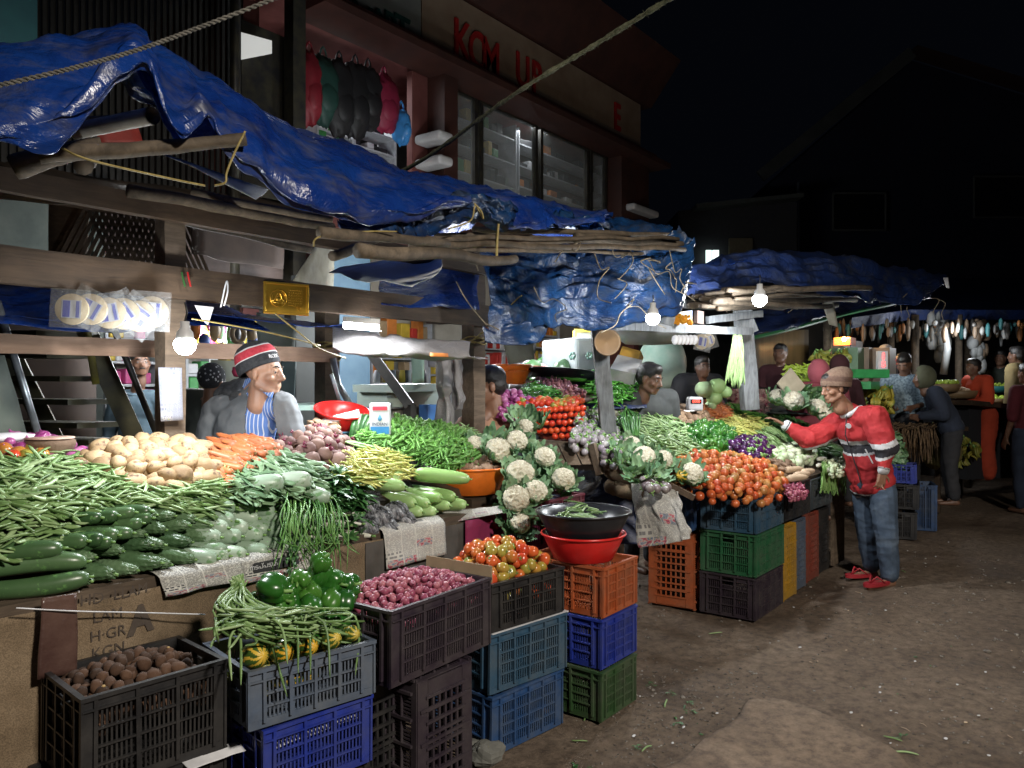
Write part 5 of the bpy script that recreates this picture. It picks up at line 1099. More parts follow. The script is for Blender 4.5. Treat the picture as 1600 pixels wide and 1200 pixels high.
CA=[(742,697,4.5,.9,'cauliflower with big wrapping leaves beside the right post'),(778,705,4.45,1.15,'cauliflower wrapped almost wholly in its leaves behind the yams'),(806,690,4.5,1.0,'uppermost cauliflower of the right pile'),(820,668,4.75,.8,'small cauliflower peeking over the pile top'),(850,716,4.35,.95,'cauliflower on the right shoulder of the pile'),(812,742,4.2,1.2,'large cauliflower in the middle of the pile'),(880,750,4.25,1.0,'cauliflower at the right edge above the maroon crate'),(836,770,4.1,1.0,'cauliflower low in the pile left of the maroon crate'),(806,780,4.05,1.1,'lowest cauliflower just right of the orange basin'),(812,818,4.0,.85,'leafy cauliflower under the others above the red tomatoes')]
for i,(x,y,d,s,l) in enumerate(CA): cauli(dep(x,y,d+.12),face(R(-.9,-.2),0,.95+R(-.2,.2)),s*.96,l,i=i)
for k,(x,y,d) in enumerate(((790,720,4.4),(835,700,4.5),(860,740,4.3),(830,745,4.3),(800,800,4.05),(826,800,4.05),(845,730,4.35),(770,690,4.6),(832,660,4.8),(815,655,4.8),(808,835,3.95),(870,770,4.2))):
    inst('cauliflower_leaf',CLV[k%4],dep(x,y,d+.15),face(R(-1.5,.5),0,R(.4,1.2)),R(.85,1.1),label='loose blue-green leaves packed among the right cauliflower pile',cat='leaves',group='leaves among the cauliflowers')
# ================================================================= goods in the front crates
def fillcrate(pr,u,v,z,L,W,rz,sp,layers,label,cat,grp,dome=.05,cap=300,**k):
    n=0; M=Euler((0,0,rz)).to_matrix()
    x0,y0=L/2-.04,W/2-.04; mb=MB()
    for ly in range(layers):
        P=[V((-x0,-y0,0)),V((x0,-y0,0)),V((x0,y0,0)),V((-x0,y0,0))]
        for p in sample(P,sp):
            e=(1-(p[0]/x0)**2)*(1-(p[1]/y0)**2); w_=M@V((p[0],p[1],0)); zz=z+dome*max(0,e)**.5-ly*sp*.75+R(-.008,.008)
            rot=(R(0,6),R(0,6),R(0,6)) if not k.get('rot') else k['rot']()
            if ly<k.get('top',2) and n<cap: pr.put((u+w_.x,v+w_.y,zz),rot,R(.85,1.15)*k.get('s',1),label,cat,grp); n+=1
            else: pr.into(mb,(u+w_.x,v+w_.y,zz),rot,R(.85,1.15)*k.get('s',1))
    if mb.v: tag(mb.obj(pr.name+'_heap',pr.mats,smooth=True),'lower layers of '+grp,cat,kind='stuff')
random.seed(31)
fillcrate(pTaro,1.20,2.46,.655,.44,.35,-.08,.034,4,'small brown taro corm in the black crate','taro','small taro in the black crate',dome=.065,top=2,s=1.0)
fillcrate(pShal,2.20,2.24,.755,.60,.40,.06,.025,4,'purple shallot in the dark purple crate','shallot','shallots in the dark purple crate',dome=.075,top=1,cap=300)
fillcrate(pTom,2.79,2.25,.745,.47,.40,-.13,.048,4,'red orange or green tomato heaped in the black crate','tomato','mixed tomatoes in the black crate',dome=.12,top=3,s=.9)
# boards closing the crate ends
q=MB(); q.box((2.50,2.24,.80),(.006,.36,.07),rot=(0,0,.06)); tag(q.obj('cardboard_divider',mat('cardboard',[(.22,.16,.09),(.3,.22,.13)],.8,6)),'cardboard divider between shallots and tomatoes','cardboard')
# striped melons, capsicums, long beans in the grey-blue crate
def b_melon(r):
    q=MB(); rad=.05; U=48; q2=MB(); q2.ball((0,0,0),(rad*.8,rad*.8,rad),U,20,fn=lambda d:1+.02*cos(8*atan2(d.y,d.x)))
    mi=[]
    for f in q2.f:
        c=sum((V(q2.v[i]) for i in f),V())/len(f); a=atan2(c.y,c.x)+.12*sin(c.z*90); st=(a*8/(2*pi))%1; t=c.z/rad; w_=.30+.5*max(0,abs(t)-.55)/.45
        mi.append(1 if abs(st-.5)<w_/2*(1 if r.random()>.06 else .2) or abs(t)>.93 else 0)
    q2.m=mi; return q2
V_MEL=vegmat('melon dark rind',[(.03,.08,.012),(.06,.11,.02)],.35,14,.3); V_MELY=vegmat('melon yellow stripe',[(.6,.33,.02),(.65,.42,.05),(.45,.4,.08)],.35,14,.3)
pMel=Proto('striped_melon',b_melon,[V_MEL,V_MELY],3)
for i,(x,y,l) in enumerate(((397,1025,'largest orange-striped melon at the left end of the grey-blue crate'),(440,1020,'second striped melon from the left under the long beans'),(480,1010,'third striped melon from the left in the grey-blue crate'),(517,1000,'striped melon second from the right in the grey-blue crate'),(548,990,'rightmost yellow-striped melon in the grey-blue crate'))):
    p=onv(x,y,2.20-.05*i*.3); pMel.put(p,(Matrix.Rotation(radians(R(60,95)),3,'X')@Matrix.Rotation(R(0,6),3,'Z')) if True else 0,[1.05,.9,.85,.85,.75][i],l,'melon',i=i%3)
pBot.put(onv(580,982,2.26),basis((0,0,1),-1.3,0,0),.42,'small round pale gourd at the right end of the grey-blue crate','gourd')
e_=None
random.seed(8)
CP_=[(424,918,1.1),(440,935,.9),(452,945,.95),(482,928,1),(518,908,1),(500,900,1),(540,915,1),(520,940,1),(548,955,1.15),(520,962,1.0),(478,958,.8),(455,920,.8),(495,935,1),(535,935,1),(500,880,.8),(470,905,.8),(550,935,.9),(512,925,.9)]
for i,(x,y,s) in enumerate(CP_): pCaps.put(onv(x,y,2.33+R(-.02,.02)),(R(.2,1.9),R(-.6,.6),R(-1,1)),s*1.22,'glossy green capsicum heaped on the grey-blue crate','capsicum','capsicums on the grey-blue crate')
mbc=MB()
for i in range(45):
    pCaps.into(mbc,(1.80+R(-.16,.14),2.36+R(-.1,.1),.70+R(-.03,.12)),(R(0,6),R(0,6),R(0,6)),1.1)
tag(mbc.obj('capsicum_heap',pCaps.mats,smooth=True),'lower layers of the capsicum heap','capsicum',kind='stuff')
mbc=MB()
for i in range(24): pMel.into(mbc,(1.64+R(-.19,.17),2.30+R(-.13,.13),.60+R(-.02,.05)),(R(0,6),R(0,6),R(0,6)),.8)
tag(mbc.obj('striped_melon_heap',pMel.mats,smooth=True),'lower layers of striped melons','melon',kind='stuff')
# long beans
root=onv(372,925,2.33)
for i in range(85):
    x1,y1=R(330,560),R(950,1000); a=R(0,1)
    A=root+V((R(-.012,.012),R(-.012,.012),R(-.01,.03))); tip=root+V((R(-.03,.02),0,R(.02,.06)))
    B=onv(root and (360+R(-25,60)),955+R(-10,20),2.22); C1=onv(x1,y1,2.14+R(-.02,.06)); D=onv(x1+R(-50,60),y1+R(-14,22),2.12+R(-.02,.08))
    if i%11==0: D=onv(min(580,x1+R(-10,30)),y1+R(60,110),2.04)
    P=[tip,A,B,C1,D]; q=MB(); q.tube([catmull(P,k/22) for k in range(23)],[.002]+[.0042+R(-.0004,.0004) for _ in range(20)]+[.003,.0012],6)
    tag(q.obj('long_bean',V_BEAN,smooth=True),'long thin green bean draped over the grey-blue crate','long bean','long beans over the grey-blue crate')
for i in range(14):
    q=MB(); A=root+V((R(-.01,.01),R(-.01,.01),.0)); q.tube([A,A+V((R(-.03,.03),R(-.03,.03),R(.02,.05)))],[.003,.0015],5); tag(q.obj('bean_stalk',V_STEM,smooth=True),'cut stalk end at the tied top of the long beans','stalk','stalk ends of the long beans')
# ================================================================= second stall
random.seed(41)
tb=empty('market_table','sloping display table of the second stall behind the crates','table',(6.0,2.6,0))
q=MB()
# sloped board under the goods
u0,u1=4.9,8.6
q.add([(5.12,1.92,.86),(u1,1.92,.86),(u1,3.4,1.48),(5.3,3.4,1.49),(4.6,2.78,1.2),(4.6,2.35,1.03)],[(0,1,2,3,4,5)]); o=q.wobj('board',WOODD,tb); solid(o,.03,-1)
for x,y in((5.0,2.9),(7.4,2.4),(8.4,3.0),(6.4,3.1)): q=MB(); q.box((x,y,.45),(.07,.07,.9)); q.wobj('leg',WOODD,tb)
q=MB(); q.beam((4.38,2.66,1.12),(5.1,1.93,.87),.03,.05); q.wobj('edge_board',WOODD,tb)
# rolled sacks at the left corner
for i,(x,y,l) in enumerate(((972,742,'upper rolled burlap sack at the left corner of the second stall'),(972,765,'lower rolled burlap sack at the left corner of the second stall'))):
    A,B=dep(952,y-6,5.0),dep(1010,y+8,4.75); q=MB(); n=14; q.tube([A.lerp(B,k/n) for k in range(n+1)],[.035+.022*sin(pi*min(1,k/n+.15))+.004*R(-1,1) for k in range(n+1)],14); tag(q.obj('rolled_sack',BURL,smooth=True),l,'sack')
# newspaper hanging
def crumple(name,pts,d,m,label,nu=24,nv=30,amp=.03,cat='newspaper'):
    rows=[[dep(x,y,dd) for x,y,dd in r] for r in pts]; q=MB()
    q.grid(lambda u,v:surf(rows,u,v)+V((1,-1,0))*(.03*noise.noise(V((u*5,v*2,1)))+.012*noise.noise(V((u*14,v*6,4)))),nu,nv); o=q.obj(name,m,smooth=True); uvgrid(o,nu,nv); solid(o,.001); return tag(o,label,cat)
crumple('newspaper',[[(985,748,4.8),(1020,755,4.72),(1060,768,4.68)],[(992,800,4.76),(1030,800,4.68),(1070,810,4.65)],[(998,856,4.76),(1040,850,4.68),(1078,842,4.65)]],4.8,NEWS2,'large newspaper hanging at the left corner of the second stall')
# dark interior between the stalls: blue sheet with plastic bag
crumple('blue_sheet',[[(850,738,5.5),(930,735,5.5),(990,745,5.5)],[(850,790,5.4),(930,790,5.4),(990,790,5.4)],[(850,850,5.3),(930,850,5.3),(1000,850,5.3)]],5.4,TARPD,'dark blue sheet hanging between the two stalls',20,20,.05,'sheet')
q=MB(); s=V((3,3,3)); 
def bagf(u,v):
    p=surf([[dep(888,742,5.2),dep(915,735,5.15),dep(938,748,5.2)],[dep(890,765,5.1),dep(915,760,5.0),dep(930,760,5.1)],[dep(892,785,5.2),dep(905,778,5.1),dep(926,775,5.2)]],u,v); return p+V((1,-1,.6))*(.05*abs(noise.noise(p*9))+.02*noise.noise(p*25))
q.grid(bagf,40,30); tag(q.obj('plastic_bag',CLEAR,smooth=True),'clear plastic bag tied beneath the slatted shelf','plastic bag')
# slatted shelf front
sl=empty('slatted_shelf','grey slatted board holding up the red tomato wall','shelf',dep(890,715,5.1))
for k in range(4):
    A=dep(848+k*23,692+k*1,5.0); B=dep(866+k*22,728-k*1,4.95); C_=dep(848+k*23+21,692.5+k,5.0); D=dep(866+k*22+20,728-k,4.95)
    q=MB(); q.add([A,C_,D,B],[(0,1,2,3)]); solid(q.wobj('slat',WOODM,sl),.02)
q=MB(); q.beam(dep(925,694,4.95),dep(938,742,4.9),.03,.05); q.wobj('brace',WOODM,sl); q=MB(); q.beam(dep(840,690,5.02),dep(935,697,4.98),.03,.03); q.wobj('ledge',WOODM,sl)
q=MB(); q.beam(dep(935,700,4.98),dep(1085,778,4.7),.03,.035); tag(q.obj('edge_strip',WOODD),'dark edge strip running below the pale brinjals','board')
# ---------------------------------------------------------------- tomato wall
g=.95; T3=Plane(1.215,*dep(870,690,5.25).xy,gu=.789*g,gv=.614*g)
g4=.19; T4=Plane(1.50,*dep(870,610,5.6).xy,gu=.789*g4,gv=.614*g4)
rowy=[(684,806+22,908),(672,818,908),(660,812,908),(648,806,908),(636,804,910)]
for j,(y,xa,xb) in enumerate(((683,868,906),(672,842,908),(661,826,909),(650,812,909),(640,806,910),(630,812,908))):
    n=int((xb-xa)/8.6)
    for i in range(n+1):
        x=xa+(xb-xa)*i/max(1,n)+R(-1.2,1.2); p=T3.hit(x,y+(-.05*(x-860))+R(-1.2,1.2)); pTomR.put(p,(R(-.6,.6),R(-.6,.6),R(0,6)),R(.62,.72)*(1.15 if j>3 else 1.0),'red tomato in the neatly stacked wall of the middle stall','tomato','red tomatoes in the stacked wall')
for i in range(44):
    x,y=R(812,908),R(622,634); pTom.put(T4.hit(x,y)+V((0,0,-.01)) if y<621 else T3.hit(x,y),(R(-.6,.6),R(-.6,.6),0),R(.75,.95),'ripening tomato on top of the red tomato wall','tomato','ripening tomatoes on the wall top')
q=MB(); P=[T3.hit(*q_) for q_ in((800,640),(912,628),(912,690),(865,692))]; P=[p+V((.06,.05,-.03)) for p in P]; q.add(P,[(0,1,2,3)]); tag(solid(q.obj('back_board',rgbm('dark red backing',(.12,.02,.01))),.02),'backing board of the tomato wall','board')
heap(pOni,[(770,622),(800,608),(835,626),(806,648),(785,650)],T3,.04,'purple onion left of the red tomato wall','onion','purple onions by the tomato wall',lift=.0,dome=.03,sc_=(.8,1.1))
heap(pChil,[(814,612),(835,602),(862,612),(880,621),(850,622),(830,620)],T4,.03,'small green chilli in the pile behind the tomato wall','green chilli','green chillies behind the tomato wall',lift=.03,dome=.03,cap=80,roll=.5)
heap(pShalP,[(828,604),(850,592),(880,600),(912,618),(915,622),(880,619),(850,608)],T4,.032,'pinkish shallot spread behind the red tomato wall','shallot','pink shallots behind the tomato wall',lift=.03,dome=.02,cap=220,udrop=.02)
bd=empty('back_display','sloping plank bed behind the red tomato wall','table',T4.hit(870,605)); q=MB(); q.add([T4.hit(*c)+V((0,0,-.03)) for c in((790,622),(915,622),(1010,585),(800,585))],[(0,1,2,3)]); q.wobj('board',WOODD,bd)
for x,y in ((790,635),(900,632)): p=T4.hit(x,y); q=MB(); q.box((p.x+.2,p.y+.2,p.z/2-.03),(.06,.06,p.z-.1)); q.wobj('leg',WOODD,bd)
p=T4.hit(800,600); basin((p.x,p.y,p.z),.14,.10,PO,'orange tub behind the purple onions'); basin((p.x,p.y,p.z+.07),.15,.08,PO,'upper orange tub nested behind the purple onions')
q=MB(); q.lathe([(.001,0),(.13,0),(.13,.02),(.001,.022)],24); tag(q.obj('tub_lining',rgbm('mint lining',(.3,.5,.4)),loc=(p.x,p.y,p.z+.125)),'mint green lining inside the orange tub','lining')
p=dep(825,588,6.5); basin(tuple(p),.16,.08,PRD,'red orange basin behind the orange tub')
p=dep(878,592,6.3); e=basin((p.x,p.y,p.z-.05),.32,.1,PBK,'wide black basin of green chillies behind the pink shallots',rot=(.0,.12,0))
for i in range(110):
    a=R(0,6.28); rr=sqrt(R(0,1))*.27; pChil.put((p.x+rr*cos(a),p.y+rr*sin(a),p.z+.03+.05*(1-rr/.27)),(R(-.5,.5),R(-.5,.5),R(0,6)),R(1,1.5),'green chilli heaped in the wide black basin','green chilli','green chillies in the wide black basin')
q=MB(); q.ball((0,0,0),(.27,.27,.06),18,8); tag(q.obj('green_chilli_heap',V_CHIL,smooth=True,loc=(p.x,p.y,p.z)),'lower chillies in the wide black basin','green chilli',kind='stuff')
T5=Plane(1.5,*dep(960,610,5.9).xy,gu=.789*.22,gv=.614*.22)
heap(pChil,[(905,618),(915,598),(935,585),(1000,585),(1000,612),(960,630),(925,630)],T5,.04,'thin green bean behind the white post','green bean','thin beans behind the white post',lift=.02,dome=.06,sc_=(1.3,1.8),cap=70)
quad('display_sheet',[(895,640,5.7),(1010,640,5.9),(1010,585,7.2),(895,585,6.8)],TARPD,'dark sheet under the thin beans behind the white post','sheet',10,8,.02)
for i,(x,y,r) in enumerate(((830,578,.10),(880,578,.10),(905,580,.11),(925,582,.10),(848,570,.08))):
    q=MB(); p=dep(x,y,7.0+.2*i); q.ball((0,0,0),(r,r,r),20,14,fn=lambda d:1+.1*fbm(d,2)); tag(q.obj('green_pumpkin',V_CUC if i%2 else V_LEAF,smooth=True,loc=p),'dark green pumpkin or melon in the back row','pumpkin','dark pumpkins at the back of the middle stall')
# pale brinjals
heap(pEggW,[(893,690),(903,645),(937,637),(958,655),(985,668),(1008,676),(1010,700),(985,722),(960,718),(935,702),(925,694)],T2,.043,'pale lilac round brinjal in the heap under the white post','brinjal','pale brinjals under the white post',lift=.0,dome=.02,roll=1.2,pitch=1.2,sc_=(.85,1.05),usp=.06,udrop=.03)
heap(pEggD,[(952,648),(968,634),(1000,632),(1035,640),(1070,652),(1020,655),(985,662)],T2,.046,'dusky round brinjal behind the white post','brinjal','dusky brinjals behind the white post',lift=.01,dome=.06,roll=2,pitch=2,usp=.06)
# green bean heap + bundle
heap(pBean,[(1000,668),(1030,650),(1062,665),(1085,690),(1092,712),(1050,720),(1010,705),(990,690)],T2,.03,'green bean in the heap right of the pale brinjals','green bean','green beans right of the brinjals',ang=-.4,spread=.8,lift=.02,dome=.05,cap=25,sc_=(1.0,1.4),udrop=.02,roll=.8)
bu=empty('bean_bundle','tied bundle of long green beans beside the pale brinjals','bean bundle',T2.hit(985,680)); q=MB()
for i in range(60):
    o_=R(-.05,.05); A=T2.hit(978,660)+V((o_*.5,o_*.5,.09+R(-.03,.03))); B=T2.hit(988+o_*200,700+R(-8,6))+V((0,0,.06+R(-.02,.02))); q.tube([A,A.lerp(B,.5)+V((o_,-o_,.04)),B],.0045,5)
q.wobj('bean_strands',V_BEAND,bu,True)
heap(pPotB,[(1028,652),(1065,641),(1090,648),(1120,662),(1112,672),(1080,676),(1050,670)],T2,.055,'brown potato in the heap left of the small carrots','potato','brown potatoes on the second stall',lift=.01,dome=.05,usp=.075)
heap(pCar,[(1080,650),(1100,632),(1130,640),(1150,652),(1145,662),(1112,662)],T2,.035,'slim carrot in the fan behind the brown potatoes','carrot','carrots on the second stall',ang=-.3,spread=.4,lift=.03,dome=.04,roll=.5,sc_=(.75,1),cap=80)
heap(pBeet,[(1112,640),(1130,624),(1200,622),(1212,640),(1200,655),(1170,652),(1150,640)],T2,.065,'earthy beetroot behind the green beans of the second stall','beetroot','beetroots on the second stall',lift=.03,dome=.09,roll=2,pitch=2,usp=.08)
heap(pDB,[(1125,648),(1155,632),(1190,650),(1205,668),(1170,664)],T2,.03,'dark green long bean below the beetroots','long bean','dark long beans on the second stall',ang=-.3,spread=.4,lift=.02,dome=.04,cap=70,roll=.6)
heap(pPep,[(1205,640),(1240,628),(1262,645),(1298,655),(1298,668),(1265,668),(1225,655),(1208,655)],T2,.035,'pale yellow-green chilli beside the leaning man','chilli','pale chillies beside the leaning man',ang=-.8,spread=.7,lift=.02,dome=.06,cap=200,roll=.8)
heap(pCaps,[(1062,678),(1085,668),(1125,668),(1150,685),(1145,704),(1110,708),(1075,700)],T2,.058,'dark green capsicum in the heap behind the orange tomatoes','capsicum','capsicums on the second stall',lift=.02,dome=.05,sc_=(.8,1),usp=.08)
heap(pYel,[(1112,668),(1150,654),(1195,664),(1205,680),(1190,692),(1155,695),(1135,684)],T2,.03,'yellow-green bean in the heap above the purple brinjals','yellow bean','yellow-green beans on the second stall',ang=-.5,spread=.9,lift=.02,dome=.05,sc_=(1,1.4),cap=160,roll=.8)
heap(pBeanL,[(1178,690),(1195,676),(1225,684),(1228,702),(1200,708)],T2,.028,'bundled pale green bean above the kohlrabi','green bean','bundled pale beans on the second stall',ang=-1.9,spread=.2,lift=.03,dome=.05,sc_=(1,1.3),cap=10,roll=.4)
heap(pLeaf,[(1195,662),(1235,655),(1262,670),(1282,698),(1240,705),(1225,682)],T2,.055,'dark leafy greens in front of the leaning man','leafy greens','leafy greens on the second stall',lift=.02,dome=.04,roll=.3)
heap(pEggP,[(1138,705),(1150,692),(1185,690),(1208,705),(1200,722),(1170,722)],T2,.05,'glossy purple brinjal behind the orange tomatoes','brinjal','purple brinjals on the second stall',lift=.03,dome=.05,roll=2,pitch=2,usp=.07)
heap(pKohl,[(1202,712),(1225,702),(1265,700),(1275,715),(1248,728),(1218,726)],T2,.055,'pale green kohlrabi right of the purple brinjals','kohlrabi','kohlrabi on the second stall',lift=.02,dome=.04,roll=2,usp=.08)
stack_=None
T2o=T2
for i,(x,y,a,s) in enumerate(((1262,722,-.2,1),(1285,724,-.1,1),(1280,734,.1,.9))): pRad.put(T2.hit(x,y)+V((0,0,.04)),basis((0,0,1),a,0,0),s,'white radish lying before the kohlrabi','radish','white radishes on the second stall')
heap(pCuc,[(1268,706),(1300,698),(1318,712),(1300,722)],T2,.05,'light green cucumber beside the leaning man','cucumber','cucumbers on the second stall',ang=-.4,spread=.3,lift=.03,roll=.3,sc_=(.7,.9),dome=.03)
heap(pTomO,[(1048,722),(1075,708),(1110,708),(1150,714),(1195,724),(1228,746),(1230,758),(1190,770),(1110,768),(1090,758),(1055,745)],T2,.052,'shiny orange tomato heaped on the teal blue corner crate','tomato','orange tomatoes on the corner crate',lift=.0,dome=.05,sc_=(.68,.88),roll=1,pitch=1,edge=.16,usp=.065,udrop=.035)
heap(pRoot,[(1190,724),(1225,720),(1248,738),(1225,742)],T2,.05,'dark brown root right of the orange tomatoes','root','dark roots on the second stall',lift=.02,dome=.02,sc_=(.5,.7))
for i,(x,y,a) in enumerate(((1240,742,-.3),(1252,750,-.2),(1245,755,-.35),(1262,745,-.1))): pTap.put(T2.hit(x,y)+V((0,0,.04)),basis((0,0,1),a,0,0),1.0,'pale brown tapioca root on the black crate','tapioca','tapioca roots on the black crate')
heap(pShal,[(1225,758),(1250,755),(1262,768),(1235,775)],T2,.03,'small purple shallot on the black crate','shallot','shallots on the black crate',lift=.0,cap=60)
heap(pKohl,[(1285,728),(1315,722),(1322,740),(1300,745)],T2,.04,'small white spring onion bulb above the hanging stems','spring onion','spring onion bulbs on the second stall',lift=.03,sc_=(.4,.6),dome=.03,usp=.05)
hg=empty('hanging_greens','pale green spring onion stems hanging beside the leaning man','greens',T2.hit(1300,740)); q=MB()
for i in range(60):
    x=R(1283,1322); A=T2.hit(x,R(728,740))+V((0,0,.05)); B=onv(x,R(748,758),1.86); C_=onv(x+R(-5,4),R(762,775),1.85); q.tube([catmull([A,B,C_],k/8) for k in range(9)],.0045,5)
q.wobj('stems',V_STEM,hg,True)
# cauliflowers at the corner
for i,(x,y,s,l) in enumerate(((987,704,.9,'uppermost cauliflower at the left corner of the second stall'),(1006,724,1.1,'larger cauliflower below the uppermost at the left corner'),(1035,728,1.0,'third cauliflower at the left corner beside the orange tomatoes'),(1080,750,1.1,'cauliflower in front of the orange tomatoes'))): cauli(T2.hit(x,y+4)+V((0,0,.05)),face(R(-1.1,-.5),0,.9),s*.95,l,i=i)
for i,(x,y) in enumerate(((1000,745),(1020,735),(985,730),(1045,742),(1000,715),(975,715),(1025,748))): inst('cauliflower_leaf',CLV[i%4],T2.hit(x,y)+V((0,0,.02)),face(R(-1.5,.5),0,R(.4,1.2)),R(.9,1.2),label='loose leaves under the cauliflowers at the left corner',cat='leaves',group='leaves at the corner of the second stall')
pMel2=MB(); o=pMel.put(T2.hit(1066,752)+V((0,-.0,.035)),basis((0,0,1),0,0,pi/2),.95,'yellow-striped melon before the cauliflowers of the second stall','melon')
heap(pEggD,[(995,748),(1030,752),(1048,766),(1015,766)],T2,.045,'dusky brinjal tucked under the corner cauliflowers','brinjal','brinjals under the corner cauliflowers',lift=.0,under=False)
# cabbages and digital scale
for i,(x,y,s,l) in enumerate(((1101,608,.95,'left round cabbage in the back row'),(1120,604,.95,'right round cabbage in the back row'),(1116,622,.8,'lower cabbage under the two round ones'),(1133,612,.7,'small cabbage right of the round ones'),(1110,634,.6,'small pale cabbage behind the beetroots'))): pCab.put(dep(x,y,7.0),(R(-.4,.4),R(-.4,.4),0),s,l,'cabbage')
e=empty('weighing_scale','grey digital scale with red lit digits behind the carrots','scale',dep(1085,642,6.5),rz=radians(-50))
lbx(e,'scale_body',(0,0,.06),(.13,.1,.12),rgbm('scale grey',(.4,.4,.42),.4),.02); lbx(e,'display_panel',(0,-.052,.08),(.09,.004,.035),rgbm('display black',(.01,.01,.01),.2)); lbx(e,'scale_pan',(-.12,.05,.0),(.22,.2,.012),rgbm('pan steel',(.6,.6,.6),.3,metal=.6),.004)
q=MB(); text_mb(q,'0000',frame((0,-.056,.08),(1,0,0),(0,0,1)),.032,.0005); q.obj('lit_digits',emit('red digits',(1,.03,.02),6),e)
# white posts and crossbars of the second stall
s2=empty('white_stall_frame','white painted post and crossbar frame of the second stall','stall frame',(5.3,2.7,0))
def wbeam(a,b,w_,h,name='crossbar',m=WOODW,par=s2): q=MB(); q.beam(dep(*a),dep(*b),w_,h,jit=.003); q.wobj(name,m,par)
wbeam((952,690,5.3),(935,515,5.3),.10,.10,'post'); wbeam((1172,640,6.9),(1158,455,6.9),.15,.13,'post'); wbeam((1150,458,6.85),(1176,520,6.85),.05,.1,'brace')
wbeam((960,509,5.05),(1175,518,6.6),.03,.06); wbeam((1070,475,6.2),(1150,480,6.8),.03,.07); wbeam((1105,500,6.3),(1190,490,6.9),.03,.06); wbeam((1040,507,5.2),(1044,492,5.2),.02,.1,'bracket')
# framed picture strung with marigolds
e=empty('garlanded_picture','small framed picture hung with orange marigolds on the white crossbar','picture',dep(1062,498,5.7)); q=MB(); P=[dep(1044,490,5.7),dep(1080,485,5.9),dep(1080,508,5.9),dep(1044,510,5.7)]; q.add(P,[(0,1,2,3)]); o=solid(q.wobj('picture_pane',mat('picture',[(.1,.2,.08),(.5,.4,.3),(.2,.25,.4)],.2,9),e),.02)
q=MB()
for i in range(70):
    t=R(0,1); p=dep(1052+38*t*random.choice((0,1,.5))*.75,490+R(0,14)+abs(t-.5)*8,5.62); q.ball(p,R(.012,.02),7,5)
q.wobj('marigold_garland',vegmat('marigold',[(.7,.25,.01),(.6,.3,.02)],.8),e,True)
q=MB(); q.box((0,0,0),(.12,.03,.1)); tag(q.obj('brown_box',rgbm('box brown',(.25,.17,.15)),loc=dep(1092,496,6.1)),'small brown box on the white crossbar','box')
for i in range(6): 
    p=dep(1055+i*6,531,5.35); e=inst('snack_packet',None,p) if False else None
    q=MB(); q.ball((0,0,0),(.012,.03,.05),8,6,fn=lambda d:1-.3*abs(d.z)); tag(q.obj('snack_packet',WHITEP,smooth=True,loc=p),'small white packet hanging from the white crossbar','snack packet','white packets hanging from the crossbar')
disc_pack(1097,534,5.5,.055,.2,'round snack packet at the right end of the hanging white packets'); disc_pack(1107,532,5.55,.05,-.3,'last round snack packet right of the white packets')
# hanging green bunch
hg=empty('hanging_beans','long green bean bunch hanging beside the white post','bean bunch',dep(1150,525,6.3)); q=MB()
for i in range(60):
    a=dep(1150+R(-5,8),R(522,535),6.3); x=1150+R(-12,12); b=dep(x,R(555,580),6.3); c=dep(x+R(-8,4),R(580,608),6.3); q.tube([catmull([a,b,c],k/8) for k in range(9)],[.007]*8+[.003],5)
q.wobj('bean_strands',V_BEAN,hg,True)
# cardboard and white boxes left of the seated man
q=MB(); q.box((0,0,0),(.22,.16,.14),rot=(.3,.2,.4)); tag(q.obj('carton',rgbm('carton yellow',(.5,.28,.03)),loc=dep(985,562,6.4)),'yellow and white carton on a ledge behind the white post','carton')
q=MB(); q.box((0,0,0),(.30,.2,.24),rot=(.25,-.4,.3)); tag(q.obj('foam_box',rgbm('foam white',(.35,.35,.34)),loc=dep(975,590,6.2)),'tilted white foam box behind the white post','box')
q=MB(); q.lathe([(.001,0),(.05,.004),(.085,.03),(.09,.04),(.08,.035),(.001,.008)],20,M=Euler((pi/2,0,-.8)).to_matrix().to_4x4()); tag(q.obj('woven_basket',rgbm('basket tan',(.16,.09,.035)),smooth=True,loc=dep(947,535,5.1)),'round tan basket hung on the white post','basket')
q=MB(); q.ball((0,0,0),(.25,.25,.38),20,14,fn=lambda d:1+.06*fbm(d,2)); tag(q.obj('mint_sack',mat('mint sack',[(.2,.32,.25),(.35,.4,.33)],.6,3),smooth=True,loc=dep(1035,572,8.2)),'pale green and white sack hanging behind the seated man','sack')
q=MB(); q.lathe([(.001,-.1),(.2,-.09),(.32,0),(.33,.06),(.31,.04),(.001,-.05)],24); tag(q.obj('hanging_pan',rgbm('pan grey',(.22,.22,.22),.4),smooth=True,loc=dep(1015,520,6.3)),'grey pan hanging under the crossbar','pan')
# second roof
tarp('blue_tarpaulin',[[(1062,470,5.8),(1110,462,6.2),(1170,452,6.6),(1230,452,6.8),(1300,466,7.3),(1370,478,7.8),(1430,472,8.4),(1482,448,9.2)],[(1064,448,5.9),(1112,432,6.3),(1170,420,6.7),(1235,422,7),(1310,440,7.5),(1380,450,8),(1430,452,8.6),(1484,444,9.3)],[(1066,436,6.2),(1115,412,6.5),(1172,400,7),(1240,400,7.3),(1325,410,7.8),(1395,426,8.4),(1440,432,9),(1478,438,9.6)],[(1080,440,7.4),(1120,420,7.6),(1180,408,8),(1245,408,8.3),(1325,418,8.9),(1395,432,9.4),(1440,438,10),(1478,441,10.4)]],TARPD,'dark blue tarpaulin roof of the second stall',110,34,.07,1.8,.01,.05)
tarp('blue_tarpaulin',[[(1070,440,6.0),(1110,420,6.3),(1150,412,6.6),(1180,410,6.8)],[(1072,436,6.1),(1112,414,6.4),(1150,406,6.7),(1182,405,7)]],TARP,'bright blue edge of tarpaulin at the left of the second roof',30,8,.02,5)
random.seed(12)
